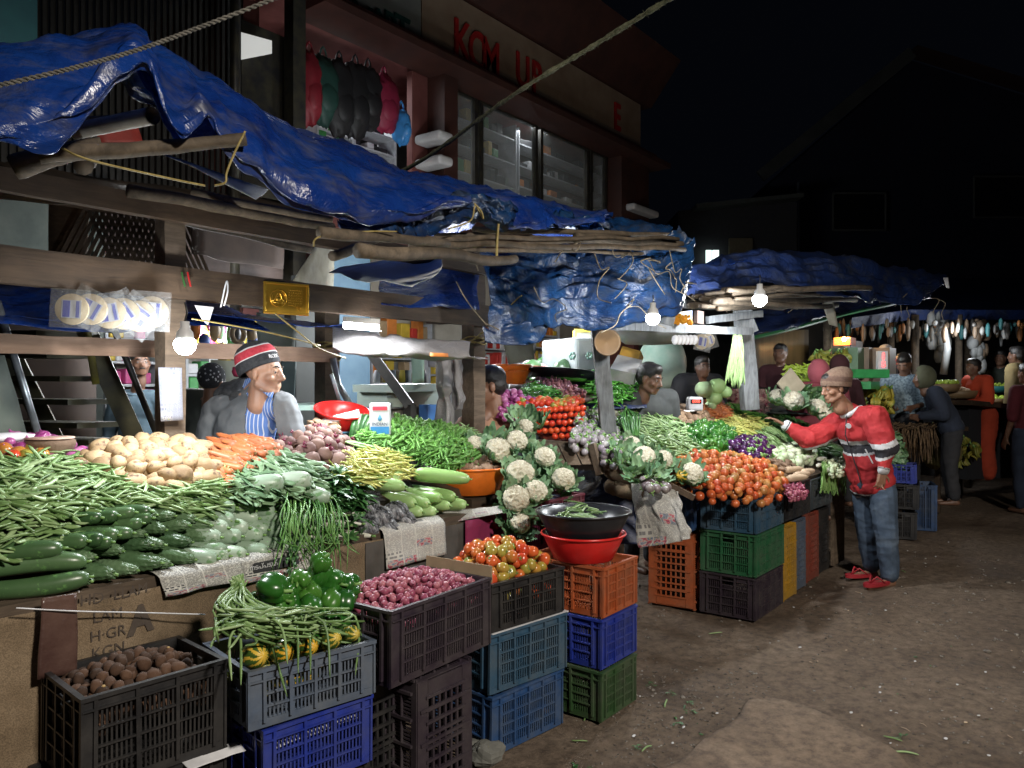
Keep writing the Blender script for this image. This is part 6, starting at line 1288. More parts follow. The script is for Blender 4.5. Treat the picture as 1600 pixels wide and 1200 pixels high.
for i in range(16):
    y0=445+R(0,28); A=dep(1072+R(-10,80),y0+8,R(5.9,6.3)); B=dep(1200+R(-20,160),y0-2+R(-8,18),R(7.4,8.2)); q=MB(); q.tube([A.lerp(B,k/8)+V((0,0,R(-.012,.012))) for k in range(9)],[R(.014,.028)]*9,7); q.wobj('roof_pole',POLE,s2,True)
for i in range(14):
    x,y=R(1090,1470),R(425,480); P=[dep(x,y,6.6+(x-1090)/380*2)]
    for k in range(3): x+=R(-14,14); y+=R(2,16); P.append(dep(x,y,6.6+(x-1090)/380*2))
    strand(P,.004,TEND,None,'dry_string','thin dry string hanging from the second roof','string','dry strings on the second roof')
tarp('dark_tarpaulin',[[(1172,528,7.6),(1240,512,8),(1320,490,8.5),(1400,474,9.2),(1450,470,9.8)],[(1190,480,7.8),(1250,470,8.2),(1330,470,8.7),(1400,462,9.3),(1450,462,9.9)]],TARPD,'dark tarpaulin slope hanging right of the second roof',60,16,.05)
q=MB(); pts=[dep(1172,529,7.58),dep(1240,513,7.98),dep(1320,491,8.48),dep(1400,474,9.18),dep(1440,463,9.7)]; q.tube([catmull(pts,i/20) for i in range(21)],.02,6); tag(q.obj('green_hem',rgbm('green hem',(.02,.12,.04))),'green hem along the dark tarpaulin slope','hem')
quad('pale_strip',[(1282,463,7.9),(1302,463,7.9),(1308,512,7.9),(1294,508,7.9)],mat('grey cloth',[(.2,.19,.15),(.3,.29,.25)],.8,6),'pale strip of cloth hanging from the second roof','cloth',4,8,.02)
quad('white_rag',[(1474,434,9.1),(1482,433,9.1),(1484,450,9.1),(1479,450,9.1)],WHITEP,'white rag tied to the right tip of the second roof','rag',4,4,.01)
# ================================================================= behind the near stall
random.seed(51)
# ground floor wall with shops
gw=empty('ground_floor_shops','row of small lit shops on the ground floor behind the stalls','building',(7,7.3,0))
def vwall(px0,px1,v,z0,z1,m,name='wall',t=.08,par=gw): a,b=onv(px0,600,v).x,onv(px1,600,v).x; q=MB(); q.box(((a+b)/2,v+t/2,(z0+z1)/2),(b-a,t,z1-z0)); return q.wobj(name,m,par)
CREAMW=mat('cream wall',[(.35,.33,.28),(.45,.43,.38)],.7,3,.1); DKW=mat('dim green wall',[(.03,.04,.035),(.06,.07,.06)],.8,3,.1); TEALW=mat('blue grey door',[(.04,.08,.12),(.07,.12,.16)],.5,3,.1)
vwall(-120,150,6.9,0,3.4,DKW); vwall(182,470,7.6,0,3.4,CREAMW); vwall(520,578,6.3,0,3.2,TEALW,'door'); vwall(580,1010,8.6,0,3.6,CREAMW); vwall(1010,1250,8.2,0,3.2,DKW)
a=ux(150,6.9); q=MB(); q.box((a,7.2,1.7),(.08,.7,3.4)); q.wobj('partition',DKW,gw)
ppl_goods=[GC[i] for i in (0,1,2,3,4,6,8,0,5)]
def zs_at(px,ys,v): return tuple(sorted(onv(px,y,v).z for y in ys))
shelf_unit(160,250,zs_at(215,(640,600,565,530,500),7.3),7.3,'bright pink and yellow goods rack behind the man in blue',[GC[5],GC[2],GC[3],GC[5],GC[0]],(.1,.2),(.06,.14),9,.95)
shelf_unit(285,450,zs_at(350,(690,655,620,585,552,520),7.2),7.2,'crowded snack shelves right of the notice',ppl_goods,(.08,.2),(.05,.13),10,.95)
# green pale board, tall sheets behind the man
quad('pale_board',[(330,562,5.6),(420,566,6.0),(445,690,6.0),(330,690,5.6)],mat('pale board green',[(.4,.42,.33),(.48,.5,.4)],.6,3),'pale green board behind the man with the knitted hat','board',4,4,.004,.02)
quad('grey_sheet',[(398,490,5.4),(458,498,5.6),(462,572,5.6),(404,560,5.4)],mat('grey green cloth',[(.16,.2,.17),(.26,.3,.27)],.7,4),'hanging grey-green sheet above the hat','sheet',8,8,.03)
quad('grey_sheet',[(440,560,5.5),(463,560,5.6),(462,690,5.6),(438,690,5.5)],mat('teal grey cloth',[(.07,.12,.12),(.12,.17,.17)],.7,4),'narrow teal sheet right of the face','sheet',8,8,.02)
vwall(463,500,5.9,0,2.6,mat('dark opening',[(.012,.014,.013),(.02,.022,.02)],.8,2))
# mint table
tbl=empty('side_table','pale mint table between the man and the back post','table',dep(478,640,4.7)); P=[dep(445,628,5.0),dep(503,629,5.3),dep(503,643,4.6),(dep(443,641,4.5))]; q=MB(); z=P[3].z; q.add([(p.x,p.y,1.46) for p in P],[(0,1,2,3)]); solid(q.wobj('tabletop',rgbm('mint laminate',(.35,.5,.45),.4),tbl),.03)
for p in P: q=MB(); q.box((p.x*.97+tbl.location.x*.03,p.y*.97+tbl.location.y*.03,.715),(.04,.04,1.43)); q.wobj('leg',DARKM,tbl)
# staircase
sc_=empty('metal_staircase','dark metal staircase rising to the left behind the near stall','stairs',dep(120,690,4.6))
def st_beam(a,b,w_,h,name,m): q=MB(); q.beam(dep(*a),dep(*b),w_,h); q.wobj(name,m,sc_)
OLIVE=mat('olive dark metal',[(.03,.03,.02),(.07,.065,.03)],.5,8,.2,metal=.2)
st_beam((246,760,4.35),(118,478,4.2),.03,.10,'stringer',OLIVE); st_beam((120,760,4.9),(-22,478,4.75),.03,.12,'stringer',OLIVE)
for i,(x,y) in enumerate(((172,690),(154,664),(140,628),(128,592),(108,556),(92,522),(76,488))):
    q=MB(); A=dep(x,y,4.35-.01*i); B=dep(x-128,y-4+i,4.85-.01*i); q.beam(A,B,.24,.03); q.wobj('tread',OLIVE,sc_)
q=MB(); q.tube([dep(85,760,3.9),dep(-5,470,3.75)],.018,10); q.wobj('handrail',GALV,sc_,True)
q=MB(); q.tube([dep(262,720,4.0),dep(160,470,3.85)],.016,10); q.wobj('handrail',DARKM,sc_,True)
q=MB(); q.tube([dep(150,600,4.2),dep(134,505,4.2),dep(134,470,4.2)],.02,8); q.wobj('baluster',mat('yellowed post',[(.2,.18,.03),(.1,.09,.03)],.5,8),sc_,True)
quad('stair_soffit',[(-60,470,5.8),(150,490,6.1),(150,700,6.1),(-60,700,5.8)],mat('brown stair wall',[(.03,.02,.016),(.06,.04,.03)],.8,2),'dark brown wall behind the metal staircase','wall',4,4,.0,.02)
quad('partition_sheet',[(-40,560,3.6),(4,556,3.7),(42,690,3.8),(-40,700,3.5)],mat('grey green panel',[(.12,.15,.13),(.2,.23,.2)],.7,3),'grey-green panel at the left edge behind the onions','panel',4,4,.01,.02)
# counter shop (right middle)
cs=empty('shop_counter','pale mint shop counter with glass front behind the back post','counter',dep(630,690,6.2))
a=dep(582,606,6.2); b=dep(664,606,6.6)
MINT=mat('mint laminate',[(.36,.45,.4),(.42,.52,.46)],.5,3,.05)
q=MB(); q.beam(dep(580,607,6.1),dep(664,605,6.5),.5,.06); q.wobj('counter_top',MINT,cs)
q=MB(); q.beam(dep(581,620,6.2),dep(663,619,6.6),.4,.16); q.wobj('counter_panel',MINT,cs)
q=MB(); q.beam(dep(610,668,6.2),dep(664,666,6.5),.05,.5); q.wobj('ribbed_panel',mat('ribbed grey',[(.25,.25,.22),(.4,.4,.36)],.5,1,.1,mapping=(30,30,.1)),cs)
q=MB(); q.beam(dep(606,634,6.1),dep(668,631,6.5),.06,.05); q.beam(dep(664,700,6.4),dep(664,633,6.4),.05,.05); q.wobj('counter_frame',GALV,cs)
shelf_unit(575,668,zs_at(625,(598,560,530),8.3),8.3,'bright shelves of pouches and jars behind the mint counter',[GC[0],GC[6],GC[2],GC[0],GC[1],GC[8]],(.15,.32),(.1,.2),12,.95)
shelf_unit(665,700,zs_at(680,(640,612,585,560),8.0),8.0,'yellow pouches left of the right post',[GC[2],GC[2],GC[0]],(.15,.25),(.1,.15),13,.98)
shelf_unit(742,800,zs_at(770,(600,570,545,520),8.3),8.3,'shelf of red packets behind the man in the white shirt',[GC[1],GC[1],GC[0]],(.12,.22),(.05,.1),14,.98)
shelf_unit(828,868,zs_at(850,(590,563,543,524),8.1),8.1,'white shelf of yellow cartons in the middle shop',[GC[2],GC[2],GC[6],GC[0]],(.08,.16),(.07,.12),15,.98)
for i in range(12):
    p=dep(590+i*6.5,598,6.15); q=MB(); r=.025+.01*(i%3==0); q.lathe([(.001,0),(r,0),(r,.07),(r*.7,.09),(r*.7,.1),(.001,.1)],14); tag(q.obj('jar',GC[(0,8,2,7)[i%4]] ,smooth=True,loc=p),'small jar on the mint shop counter','jar','jars on the mint counter')
quad('green_leaflet',[(642,553,5.9),(663,553,5.95),(663,598,5.95),(645,600,5.9)],mat('leaflet green',[(.3,.48,.35),(.4,.58,.45)],.7,9),'pale green printed leaflet hanging over the counter','leaflet',4,6,.01,.001)
quad('white_card',[(669,553,5.9),(682,553,5.9),(681,574,5.9),(669,573,5.9)],WHITEP,'small white card right of the green leaflet','card',3,3,.004,.001)
# freezer white and framed picture of middle shop
q=MB(); q.beam(dep(872,556,7.3),dep(925,556,7.5),.6,.32); o=q.obj('chest_freezer',rgbm('freezer white',(.24,.27,.27),.5)); bevel(o,.03); tag(o,'white chest freezer with a floral print in the middle shop','freezer')
for x in (894,921):
    q=MB()
    for k in range(6): a=k*1.047; q.ball(dep(x+4*cos(a),556+4*sin(a),6.88),(.018,.01,.018),7,5)
    tag(q.obj('flower_print',rgbm('flower print',(.25,.4,.35))),'floral print on the white chest freezer','print','floral prints on the freezer')
pf=empty('picture_frame','yellow framed notice in the middle shop','picture frame',dep(910,528,7.6)); P=[dep(897,517,7.6),dep(927,517,7.7),dep(927,540,7.7),dep(897,540,7.6)]
q=MB(); q.add(P,[(0,1,2,3)]); q.wobj('picture_pane',rgbm('grey notice',(.35,.38,.35)),pf); q=MB()
for i in range(4): q.beam(P[i]-V((.02,.02,0)),P[(i+1)%4]-V((.02,.02,0)),.02,.03)
q.wobj('frame',rgbm('frame yellow',(.5,.38,.04)),pf)
quad('grey_board',[(785,532,5.6),(832,525,5.8),(836,562,5.8),(795,570,5.6)],mat('mossy board',[(.1,.1,.07),(.17,.17,.13)],.9,5),'old grey board hanging above the purple onions','board',6,6,.02,.012)
# black railing in front of the counter
q=MB(); q.beam(dep(577,548,4.9),dep(640,634,4.9),.05,.06); q.beam(dep(640,632,4.9),dep(640,720,4.9),.05,.07); tag(q.obj('black_railing',BLACKP),'black metal stair railing before the mint counter','railing')
q=MB(); q.tube([dep(520,560,4.8),dep(528,600,4.8),dep(552,640,4.8)],.02,8); q.tube([dep(518,585,4.6),dep(535,640,4.7)],.012,6); tag(q.obj('hose_pipe',GALV,smooth=True),'grey pipe running down beside the back post','pipe')
# rolled milky sheet under the tube lamp
rows=[[dep(520,508,4.6),dep(580,520,4.5),dep(640,528,4.45),(dep(735,535,4.5))],[dep(520,545,4.35),dep(580,552,4.25),(dep(640,552,4.3)),dep(735,556,4.4)],[dep(524,548,4.6),dep(580,556,4.6),dep(650,560,4.6),dep(765,562,4.6)]]
q=MB(); q.grid(lambda u,v:surf(rows,u,v)+V((0,0,.02*fbm((u*6,v*3,2),1))),50,16); tag(solid(q.obj('rolled_sheet',MILKY,smooth=True),.004),'translucent milky plastic sheet rolled up under the tube lamp','plastic sheet')
quad('orange_tape',[(672,551,4.27),(700,552,4.27),(701,558,4.27),(672,557,4.27)],GC[6],'orange patch on the rolled milky sheet','patch',4,3,.0,.001)
# hanging milk-coloured plastic cloths between counter and right post
crumple('plastic_sheet',[[(683,560,4.9),(693,556,4.85),(703,560,4.9)],[(683,600,4.9),(695,600,4.8),(706,600,4.9)],[(684,628,4.88),(696,632,4.84),(702,628,4.88)],[(675,690,4.9),(692,690,4.78),(712,690,4.9)]],4.9,MILKY,'grey plastic sheet tied in the middle left of the right post',16,40,.03,'plastic sheet')
crumple('plastic_sheet',[[(705,556,5.1),(712,556,5.05),(722,556,5.1)],[(706,600,5.1),(713,600,5.05),(722,600,5.1)],[(708,640,5.1),(714,640,5.05),(722,640,5.1)]],5.1,MILKY,'second pale plastic sheet closer to the right post',12,30,.03,'plastic sheet')
q=MB(); q.box((0,0,0),(.12,.08,.35)); tag(q.obj('blue_board',rgbm('blue board',(.05,.2,.55)),loc=dep(671,672,5.3)),'blue board edge behind the thin pale beans','board')
# hanging wares near the bulb
random.seed(61)
for i in range(26):
    x,y=R(290,400),R(508,535); p=dep(x,y,R(5.6,6.6)); q=MB(); h=R(.05,.11); q.ball((0,0,0),(R(.03,.06),.03,h),8,6,fn=lambda d:1+.15*fbm(d,3)); tag(q.obj('hanging_packet',random.choice(GC[:9]),smooth=True,loc=p),'small packaged ware hanging above the snack shelves','packet','wares hanging above the snack shelves')
q=MB(); q.tube([(.05*cos(i*.4),0,.06*sin(i*.4)) for i in range(17)],.02,8); tag(q.obj('tape_roll',GC[8],smooth=True,loc=dep(372,522,5.6)),'tan tape roll hanging above the snack shelves','tape roll')
lamp('interior_lamp','POINT',dep(330,520,6.2),40,size=.15); lamp('interior_lamp','POINT',dep(620,520,7.2),64,size=.2); lamp('interior_lamp','POINT',dep(790,500,7.6),36,size=.2); lamp('interior_lamp','POINT',dep(900,500,7.4),12,size=.2); lamp('interior_lamp','POINT',dep(205,500,6.0),8,size=.1)
# ================================================================= far right stalls
random.seed(71)
rf=empty('far_stall_row','long low dark roofed row of stalls at the right','stall row',dep(1500,700,12))
q=MB(); P=[dep(1330,505,10.5),dep(1420,492,11),(dep(1700,492,12)),dep(1700,440,16),dep(1380,440,15)]; q.add(P,[(0,1,2,3,4)]); solid(q.wobj('roof',TARPD,rf),.15)
for px,d in ((1293,9.5),(1430,11.0),(1498,11.3),(1512,12),(1392,11.5)): 
    q=MB(); A=dep(px,492,d); q.tube([(A.x,A.y,0),(A.x,A.y,A.z)],.05,8); q.wobj('post',POLE,rf,True)
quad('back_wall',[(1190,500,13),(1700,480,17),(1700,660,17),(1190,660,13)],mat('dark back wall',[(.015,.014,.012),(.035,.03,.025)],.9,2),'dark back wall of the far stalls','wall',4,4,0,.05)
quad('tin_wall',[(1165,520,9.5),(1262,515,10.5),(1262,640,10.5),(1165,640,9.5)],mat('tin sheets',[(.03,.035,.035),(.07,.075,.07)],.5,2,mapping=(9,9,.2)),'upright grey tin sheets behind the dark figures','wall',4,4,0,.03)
# hanging bottles, packets
PAL=[rgbm('hung '+n,c,.6) for n,c in (('clear',(.25,.26,.26)),('teal',(.03,.14,.15)),('amber',(.2,.08,.02)),('dark',(.03,.027,.024)),('grey',(.12,.12,.11)),('tan',(.17,.12,.08)))]
for i in range(150):
    x=1290+(i*2.13)%312; p=dep(x+R(-3,3),R(497,512),R(10.5,12)); q=MB(); h=R(.08,.24)*random.choice((.6,1,1.3)); q.ball((0,0,-h/2),(R(.02,.04),R(.02,.04),h/2),8,7,fn=lambda d:1+.2*fbm(d,3)); tag(q.obj('hanging_pouch',random.choice(PAL),smooth=True,loc=p),'small pouch or bottle hanging under the far stall roof','pouch','pouches hanging under the far roof')
for x,y0,y1,l,m in ((1462,496,525,'tall bundle of clear bottles hanging left in the far stall',PAL[0]),(1472,510,545,'hanging chain of packets beside the clear bottles',PAL[4]),(1531,505,545,'thick bunch of pale pouches hanging in the far stall',PAL[5]),(1527,530,575,'lower bunch of wrapped packets under the pale pouches',PAL[0])):
    q=MB()
    for k in range(22): q.ball(dep(x+R(-9,9),R(y0,y1+12),11.2+R(-.1,.1)),(R(.04,.08),R(.04,.08),R(.06,.12)),7,5,fn=lambda d:1+.2*fbm(d,3))
    tag(q.obj('packet_bunch',m,smooth=True),l,'packets')
q=MB(); q.tube([dep(1477,512,10.8),dep(1480,545,10.8),dep(1474,585,10.8)],[.03,.05,.05],8); tag(q.obj('white_pipe',PAL[0],smooth=True),'pale upright tube in the far stall','pipe')
# boxes, green tray, scale, clothes line lamp
q=MB(); q.box((0,0,0),(.6,.3,.2)); tag(q.obj('wooden_shelf_box',rgbm('dull wood',(.15,.1,.06)),loc=dep(1320,545,10.2)),'wooden box shelf under the orange tray','box')
q=MB(); q.box((0,0,0),(.28,.2,.1)); tag(q.obj('orange_tray',emit('lit orange tray',(.6,.18,.02),.8) if False else PO,loc=dep(1320,534,10)),'orange tray lit warm in the far shop','tray')
lamp('far_lamp','POINT',dep(1318,522,9.8),10,(1,.6,.25),.05); q=MB(); q.ball((0,0,0),(.03,.03,.03),8,6); tag(q.obj('warm_bulb',emit('warm bulb',(1,.6,.2),12),smooth=True,loc=dep(1319,530,9.75)),'small warm lamp glowing over the orange tray','lamp')
for x,y,w_,h,l in ((1342,572,.55,.45,'brown carton behind the green tray'),(1375,572,.5,.45,'brown carton beside the red digit display'),(1308,566,.4,.4,'tan carton left of the green-edged box')):
    q=MB(); q.box((0,0,0),(w_*.7,w_*.6,h)); tag(q.obj('carton',rgbm('carton brown',(.2,.14,.09)),loc=dep(x,y,9.8)),l,'carton')
q=MB(); q.box((0,0,0),(.4,.3,.38)); tag(q.obj('green_box',rgbm('pale green box',(.08,.15,.08)),loc=dep(1327,568,9.6)),'pale green box in the far shop','box')
e=empty('green_tray','bright green plastic tray behind the brown knitted hat','tray',dep(1348,590,8.6),rz=radians(-52)); 
for c_,d_ in (((0,0,0),(.42,.3,.01)),((0,-.15,.045),(.44,.015,.09)),((0,.15,.045),(.44,.015,.09)),((-.21,0,.045),(.015,.3,.09)),((.21,0,.045),(.015,.3,.09))): lbx(e,'tray_side' if d_[2]>.05 else 'tray_base',c_,d_,PGR)
q=MB(); q.box((0,0,0),(.4,.3,.08)); tag(q.obj('green_tray',PGR,loc=dep(1345,602,8.5)),'green tray under the bright green one','tray')
e=empty('price_display','standing display with lit red digits in the far stall','scale',dep(1378,563,9.2),rz=radians(-50)); lbx(e,'display_case',(0,0,0),(.12,.05,.22),rgbm('display white',(.5,.5,.5))); q=MB(); text_mb(q,'1',frame((.005,-.03,.045),(1,0,0),(0,0,1)),.11,.001); text_mb(q,'5',frame((.005,-.03,-.05),(1,0,0),(0,0,1)),.09,.001); q.obj('lit_digits',emit('red digits bright',(1,.02,.02),8),e)
# bananas
def b_banana(r):
    q=MB()
    for k in range(9):
        a=-1.1+2.2*k/8; P=[V((sin(a)*.01,0,0)),V((sin(a)*.05,.03,-.05)),V((sin(a)*.075,.05,-.11)),V((sin(a)*.07,.03,-.165))]; q.tube([catmull(P,j/6) for j in range(7)],[.006,.014,.018,.019,.018,.013,.004],6)
        if k%2: q.tube([catmull([p+V((0,-.03,-.02)) for p in P],j/6) for j in range(7)],[.006,.014,.018,.019,.018,.013,.004],6)
    q.tube([(0,0,-.01),(0,0,.05)],[.02,.012],6,mi=1); return q
pBan=Proto('banana_hand',b_banana,[V_BAN,V_STEM],3); V_BANG=vegmat('unripe banana skin',[(.1,.13,.02),(.2,.2,.03),(.28,.24,.04)],.5,20,.3); pBanG=Proto('banana_hand',b_banana,[V_BANG,V_STEM],3)
for i in range(46): pBan.put(dep(R(1330,1395),R(600,640),R(8.4,9)),(R(-1,1),R(-1,1),R(0,6)),R(.6,.8),'yellow banana hand heaped behind the man in the red jacket','bananas','yellow banana hands behind the red jacket')
for i in range(26): pBanG.put(dep(R(1265,1325),R(545,565),9.4),(R(-1,1),R(-1,1),R(0,6)),R(.55,.75),'dull banana hand hanging in the far shop','bananas','dull banana hands in the far shop')
for i in range(36): 
    t=R(0,1); pBanG.put(dep(1462+t*60+R(-12,12),668+t*35+R(-18,26),9.6+R(-.3,.3)),(R(-.8,.8),R(-.8,.8),R(0,6)),R(.55,.8),'greenish banana hand on the stack near the ground','bananas','banana hands stacked near the ground')
for x,y,r,l in ((1478,702,.17,'bulging yellow sack beside the banana stack'),(1460,712,.13,'bundle of banana tips low beside the sack')):
    q=MB(); q.ball((0,0,0),(r,r,r*1.2),20,14,fn=lambda d:1+.12*fbm(d*2,2)); tag(q.obj('fruit_sack',mat('net sack',[(.12,.1,.03),(.22,.19,.06)],.7,9),smooth=True,loc=dep(x,y,9.0)),l,'sack')
# green beans mound, pink sack etc. at the back of stall 2
T6=Plane(1.62,*dep(1245,580,8.3).xy,gu=.789*.9,gv=.614*.9)
heap(pPep,[(1228,600),(1230,572),(1265,570),(1268,590),(1250,606)],T6,.05,'light green chilli in the upright heap behind the second stall','chilli','light green chillies at the back',lift=.0,dome=.05,sc_=(1.0,1.3),cap=160)
q=MB(); q.ball((0,0,0),(.22,.2,.2),18,12); 
for i,(x,y,s,d,l) in enumerate(((1240,628,1.3,6.9,'cauliflower with leaves in the back row of the second stall'),(1276,638,1.2,6.95,'cauliflower nearest the leaning man'),(1215,622,1.2,7.2,'leafy cauliflower left in the back row'),(1288,648,1.0,6.9,'small cauliflower under the leaning man face'))): cauli(dep(x,y,d),face(R(-1,-.4),0,.6),s,l,i=i)
for i in range(30): pCuc.put(dep(R(1225,1290),R(605,622),7.4),(R(-1,1),R(-1,1),R(0,6)),R(.8,1),'dark green cucumber in the rear tub of the second stall','cucumber','dark cucumbers at the rear')
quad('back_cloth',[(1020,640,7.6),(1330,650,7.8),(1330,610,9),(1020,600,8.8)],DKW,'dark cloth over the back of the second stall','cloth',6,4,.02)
q=MB(); q.box((0,0,0),(.22,.02,.2),rot=(0,.8,-.6)); tag(q.obj('card_sign',rgbm('plain card',(.45,.4,.3)),loc=dep(1236,601,7.0)),'blank cardboard sign tilted before the light green chillies','card')
# near right street side: baskets and stalls beyond the red man
dt=empty('straw_table','rough table heaped with dry straw behind the leaning man','table',dep(1430,670,9)); 
q=MB(); A=dep(1395,668,8.8); B=dep(1465,668,9.6); q.beam(A,B,.7,.05); q.wobj('tabletop',WOODD,dt)
for p in (A,B): q=MB(); q.box((p.x,p.y,p.z/2-.02),(.06,.06,p.z-.06)); q.wobj('leg',WOODD,dt)
q=MB()
for i in range(420): p=dep(R(1393,1462),R(664,672),R(8.5,9.4)); q.tube([p+V((R(-.1,.1),R(-.1,.1),.03)),p,p+V((R(-.06,.06),R(-.06,.06),-R(.1,.4)))],[.006,.007,.003],4)
q.wobj('straw',mat('dry straw',[(.06,.035,.02),(.16,.1,.05)],.9,20),dt)
crate(*dep(1400,776,8.2).xy,0,.5,.36,.28,CK,'black crate on the ground behind the leaning man',rz=.3); crate(*dep(1408,776,8.3).xy,.29,.5,.36,.26,CK,'second black crate behind the leaning man legs',rz=.2); crate(*dep(1437,766,8.6).xy,0,.4,.3,.5,CB,'blue crate on the ground right of the black crates',rz=.3); crate(*dep(1412,740,8.2).xy,.56,.3,.25,.2,CRB,'small bright blue crate hanging behind the leaning man',rz=.2)
for i in range(12): inst('leaf_clump',CLV[i%4],dep(R(1388,1398),R(690,720),8.2),(R(0,3),R(0,3),0),1.2,label='green leaves sticking out behind the red jacket',cat='leaves',group='leaves behind the red jacket')
ft=empty('far_table','far market table with round baskets','table',dep(1500,640,10.3)); q=MB(); q.beam(dep(1462,628,9.8),dep(1590,640,10.8),.9,.06); q.wobj('tabletop',WOODD,ft)
q=MB(); q.beam(dep(1470,690,9.9),dep(1592,690,10.9),.7,.9); q.wobj('table_skirt',rgbm('dark skirt',(.012,.014,.02),.9),ft)
def basket(px,py,d,r,m,label):
    p=dep(px,py,d); e=empty('basket',label,'basket',p); q=MB(); q.lathe([(.001,0),(r*.8,.0),(r,.1),(r*.95,.1),(r*.75,.015),(.001,.015)],22); q.obj('bowl',m,e,True)
    q=MB(); 
    for i in range(40): a=R(0,6.28); rr=r*.8*sqrt(R(0,1)); q.ball((rr*cos(a),rr*sin(a),.09+R(0,.04)),R(.02,.035),7,5)
    q.obj('contents',random.choice([V_PEP,V_TAP,V_KOHL]),e,True)
basket(1497,622,10,.26,rgbm('basket wood',(.25,.17,.09)),'round basket of pale goods before the orange dress'); basket(1475,612,9.9,.2,rgbm('basket wood',(.25,.17,.09)),'round basket left of the orange dress'); basket(1553,614,11.3,.24,rgbm('teal tub',(.03,.2,.2)),'teal tub right of the orange dress'); basket(1552,634,10.6,.24,rgbm('basket wood',(.25,.17,.09)),'low basket of tan roots at the right')
lamp('far_lamp','POINT',dep(1500,520,10.4),15,(.9,.95,1),.1); lamp('far_lamp','POINT',dep(1340,560,8.6),8,(.95,.97,1),.1)
# litter
for i in range(90):
    x,y=R(900,1600),R(880,1200); p=onz(x,y,0)
    if p.y>1.6: continue
    q=MB(); s=V((i*3,0,0)); L=R(.006,.03)
    if i%3: q.ball((0,0,0),(L*.5,L*.3,.002),7,5,fn=lambda d:1+.5*noise.noise(d*2+s))
    else: q.tube([(-L,0,0),(0,L*R(-.4,.4),.002),(L,0,0)],[.001,.0018,.001],4)
    tag(q.obj('litter_bit',(WHITEP,V_LEAF,POLE,V_TAP)[i%4],smooth=True,loc=(p.x,p.y,gz(p.x,p.y)+.005)),'tiny dry scrap trodden into the earth','litter','tiny scraps trodden into the earth').rotation_euler[2]=R(0,6)
for i,(x,y,k) in enumerate(((905,1155,0),(918,1118,0),(1040,1100,0),(1065,1120,1),(1000,1090,1),(1180,940,1),(1240,948,1),(990,1150,1),(1010,1170,0),(1068,1135,1),(1118,988,0),(1383,865,1),(1418,860,1),(1462,868,1),(1482,845,1),(1412,892,0),(1545,1180,1),(1415,1175,0),(1330,1115,1),(1375,1080,1),(1478,1150,1),(1250,1010,1),(1375,1070,1),(1540,1050,1),(1395,1155,0),(1290,1130,1),(1600,1050,1),(1430,1030,1))):
    p=onz(x,y,.0); z=gz(p.x,p.y)+.006 
    if k: 
        q=MB(); s=V((i,0,0)); q.ball((0,0,0),(R(.006,.016),R(.004,.01),.003),8,5,fn=lambda d:1+.4*noise.noise(d*2+s)); tag(q.obj('litter_scrap',WHITEP,smooth=True,loc=(p.x,p.y,z+(.02 if (x>1150 and y>1090 and x<1400) else 0))),'tiny pale scrap on the bare earth','litter','pale scraps on the earth')
    else: pBeanL.put((p.x,p.y,z+.004),(0,0,R(0,6)),R(.5,.9),'trodden green bean lying on the earth','green bean','dropped beans on the earth')
for i,(x,y) in enumerate(((1050,1085),(1072,1100),(1060,1128),(1405,1152),(1082,1112),(1000,1168),(905,1195),(1018,1070))):
    q=MB(); p=onz(x,y,.0); 
    for k in range(7): leafquad(q,(R(-.03,.03),R(-.03,.03),.0),(R(-1,1),R(-1,1),R(0,.15)),V((0,0,1)),R(.015,.035),R(.006,.012))
    tag(q.obj('fallen_leaves',V_LEAF,smooth=True,loc=(p.x,p.y,gz(p.x,p.y)+.008)),'trampled leaf scraps on the earth near the crates','leaves','leaf scraps on the earth')
for i,(x,y,r) in enumerate(((760,1190,.07),(745,1175,.05))):
    q=MB(); p=onz(x,y,0); s=V((i,5,1)); q.ball((0,0,r*.5),(r*1.2,r,r*.7),12,9,fn=lambda d:1+.3*noise.noise(d*1.5+s)); tag(q.obj('stone',mat('grey stone',[(.1,.1,.09),(.2,.2,.18)],.9,6),loc=(p.x,p.y,0)),'grey stone wedged before the blue crates','stone','stones before the blue crates')
# ================================================================= people
random.seed(91)
RT=V((.614,-.789,0)); TC=V((-.789,-.614,0)); UP=V((0,0,1))      # image right, towards the camera
SKIN=mat('brown skin',[(.2,.1,.06),(.26,.135,.085)],.5,9,.15,.002,sss=.0); SKIND=mat('dark brown skin',[(.11,.055,.034),(.15,.078,.05)],.45,9,.15,.002); SKINL=mat('light brown skin',[(.33,.18,.12),(.42,.25,.17)],.5,9,.2,.002)
HAIRM=mat('black hair',[(.008,.007,.007),(.02,.018,.017)],.45,60,.7,.004); EYEW=rgbm('eye white',(.3,.27,.25),.4); EYEB=rgbm('iris dark',(.02,.012,.01),.2); GREYB_=mat('grey stubble',[(.3,.28,.27),(.5,.48,.46)],.9,60,.7,.003)
def cap_(q,a,b,ra,rb,seg=12):
    a=V(a);b=V(b); n=4; q.tube([a.lerp(b,i/n) for i in range(n+1)],[ra+(rb-ra)*i/n for i in range(n+1)],seg); q.ball(a,ra*1.0,seg,8); q.ball(b,rb*1.0,seg,8)
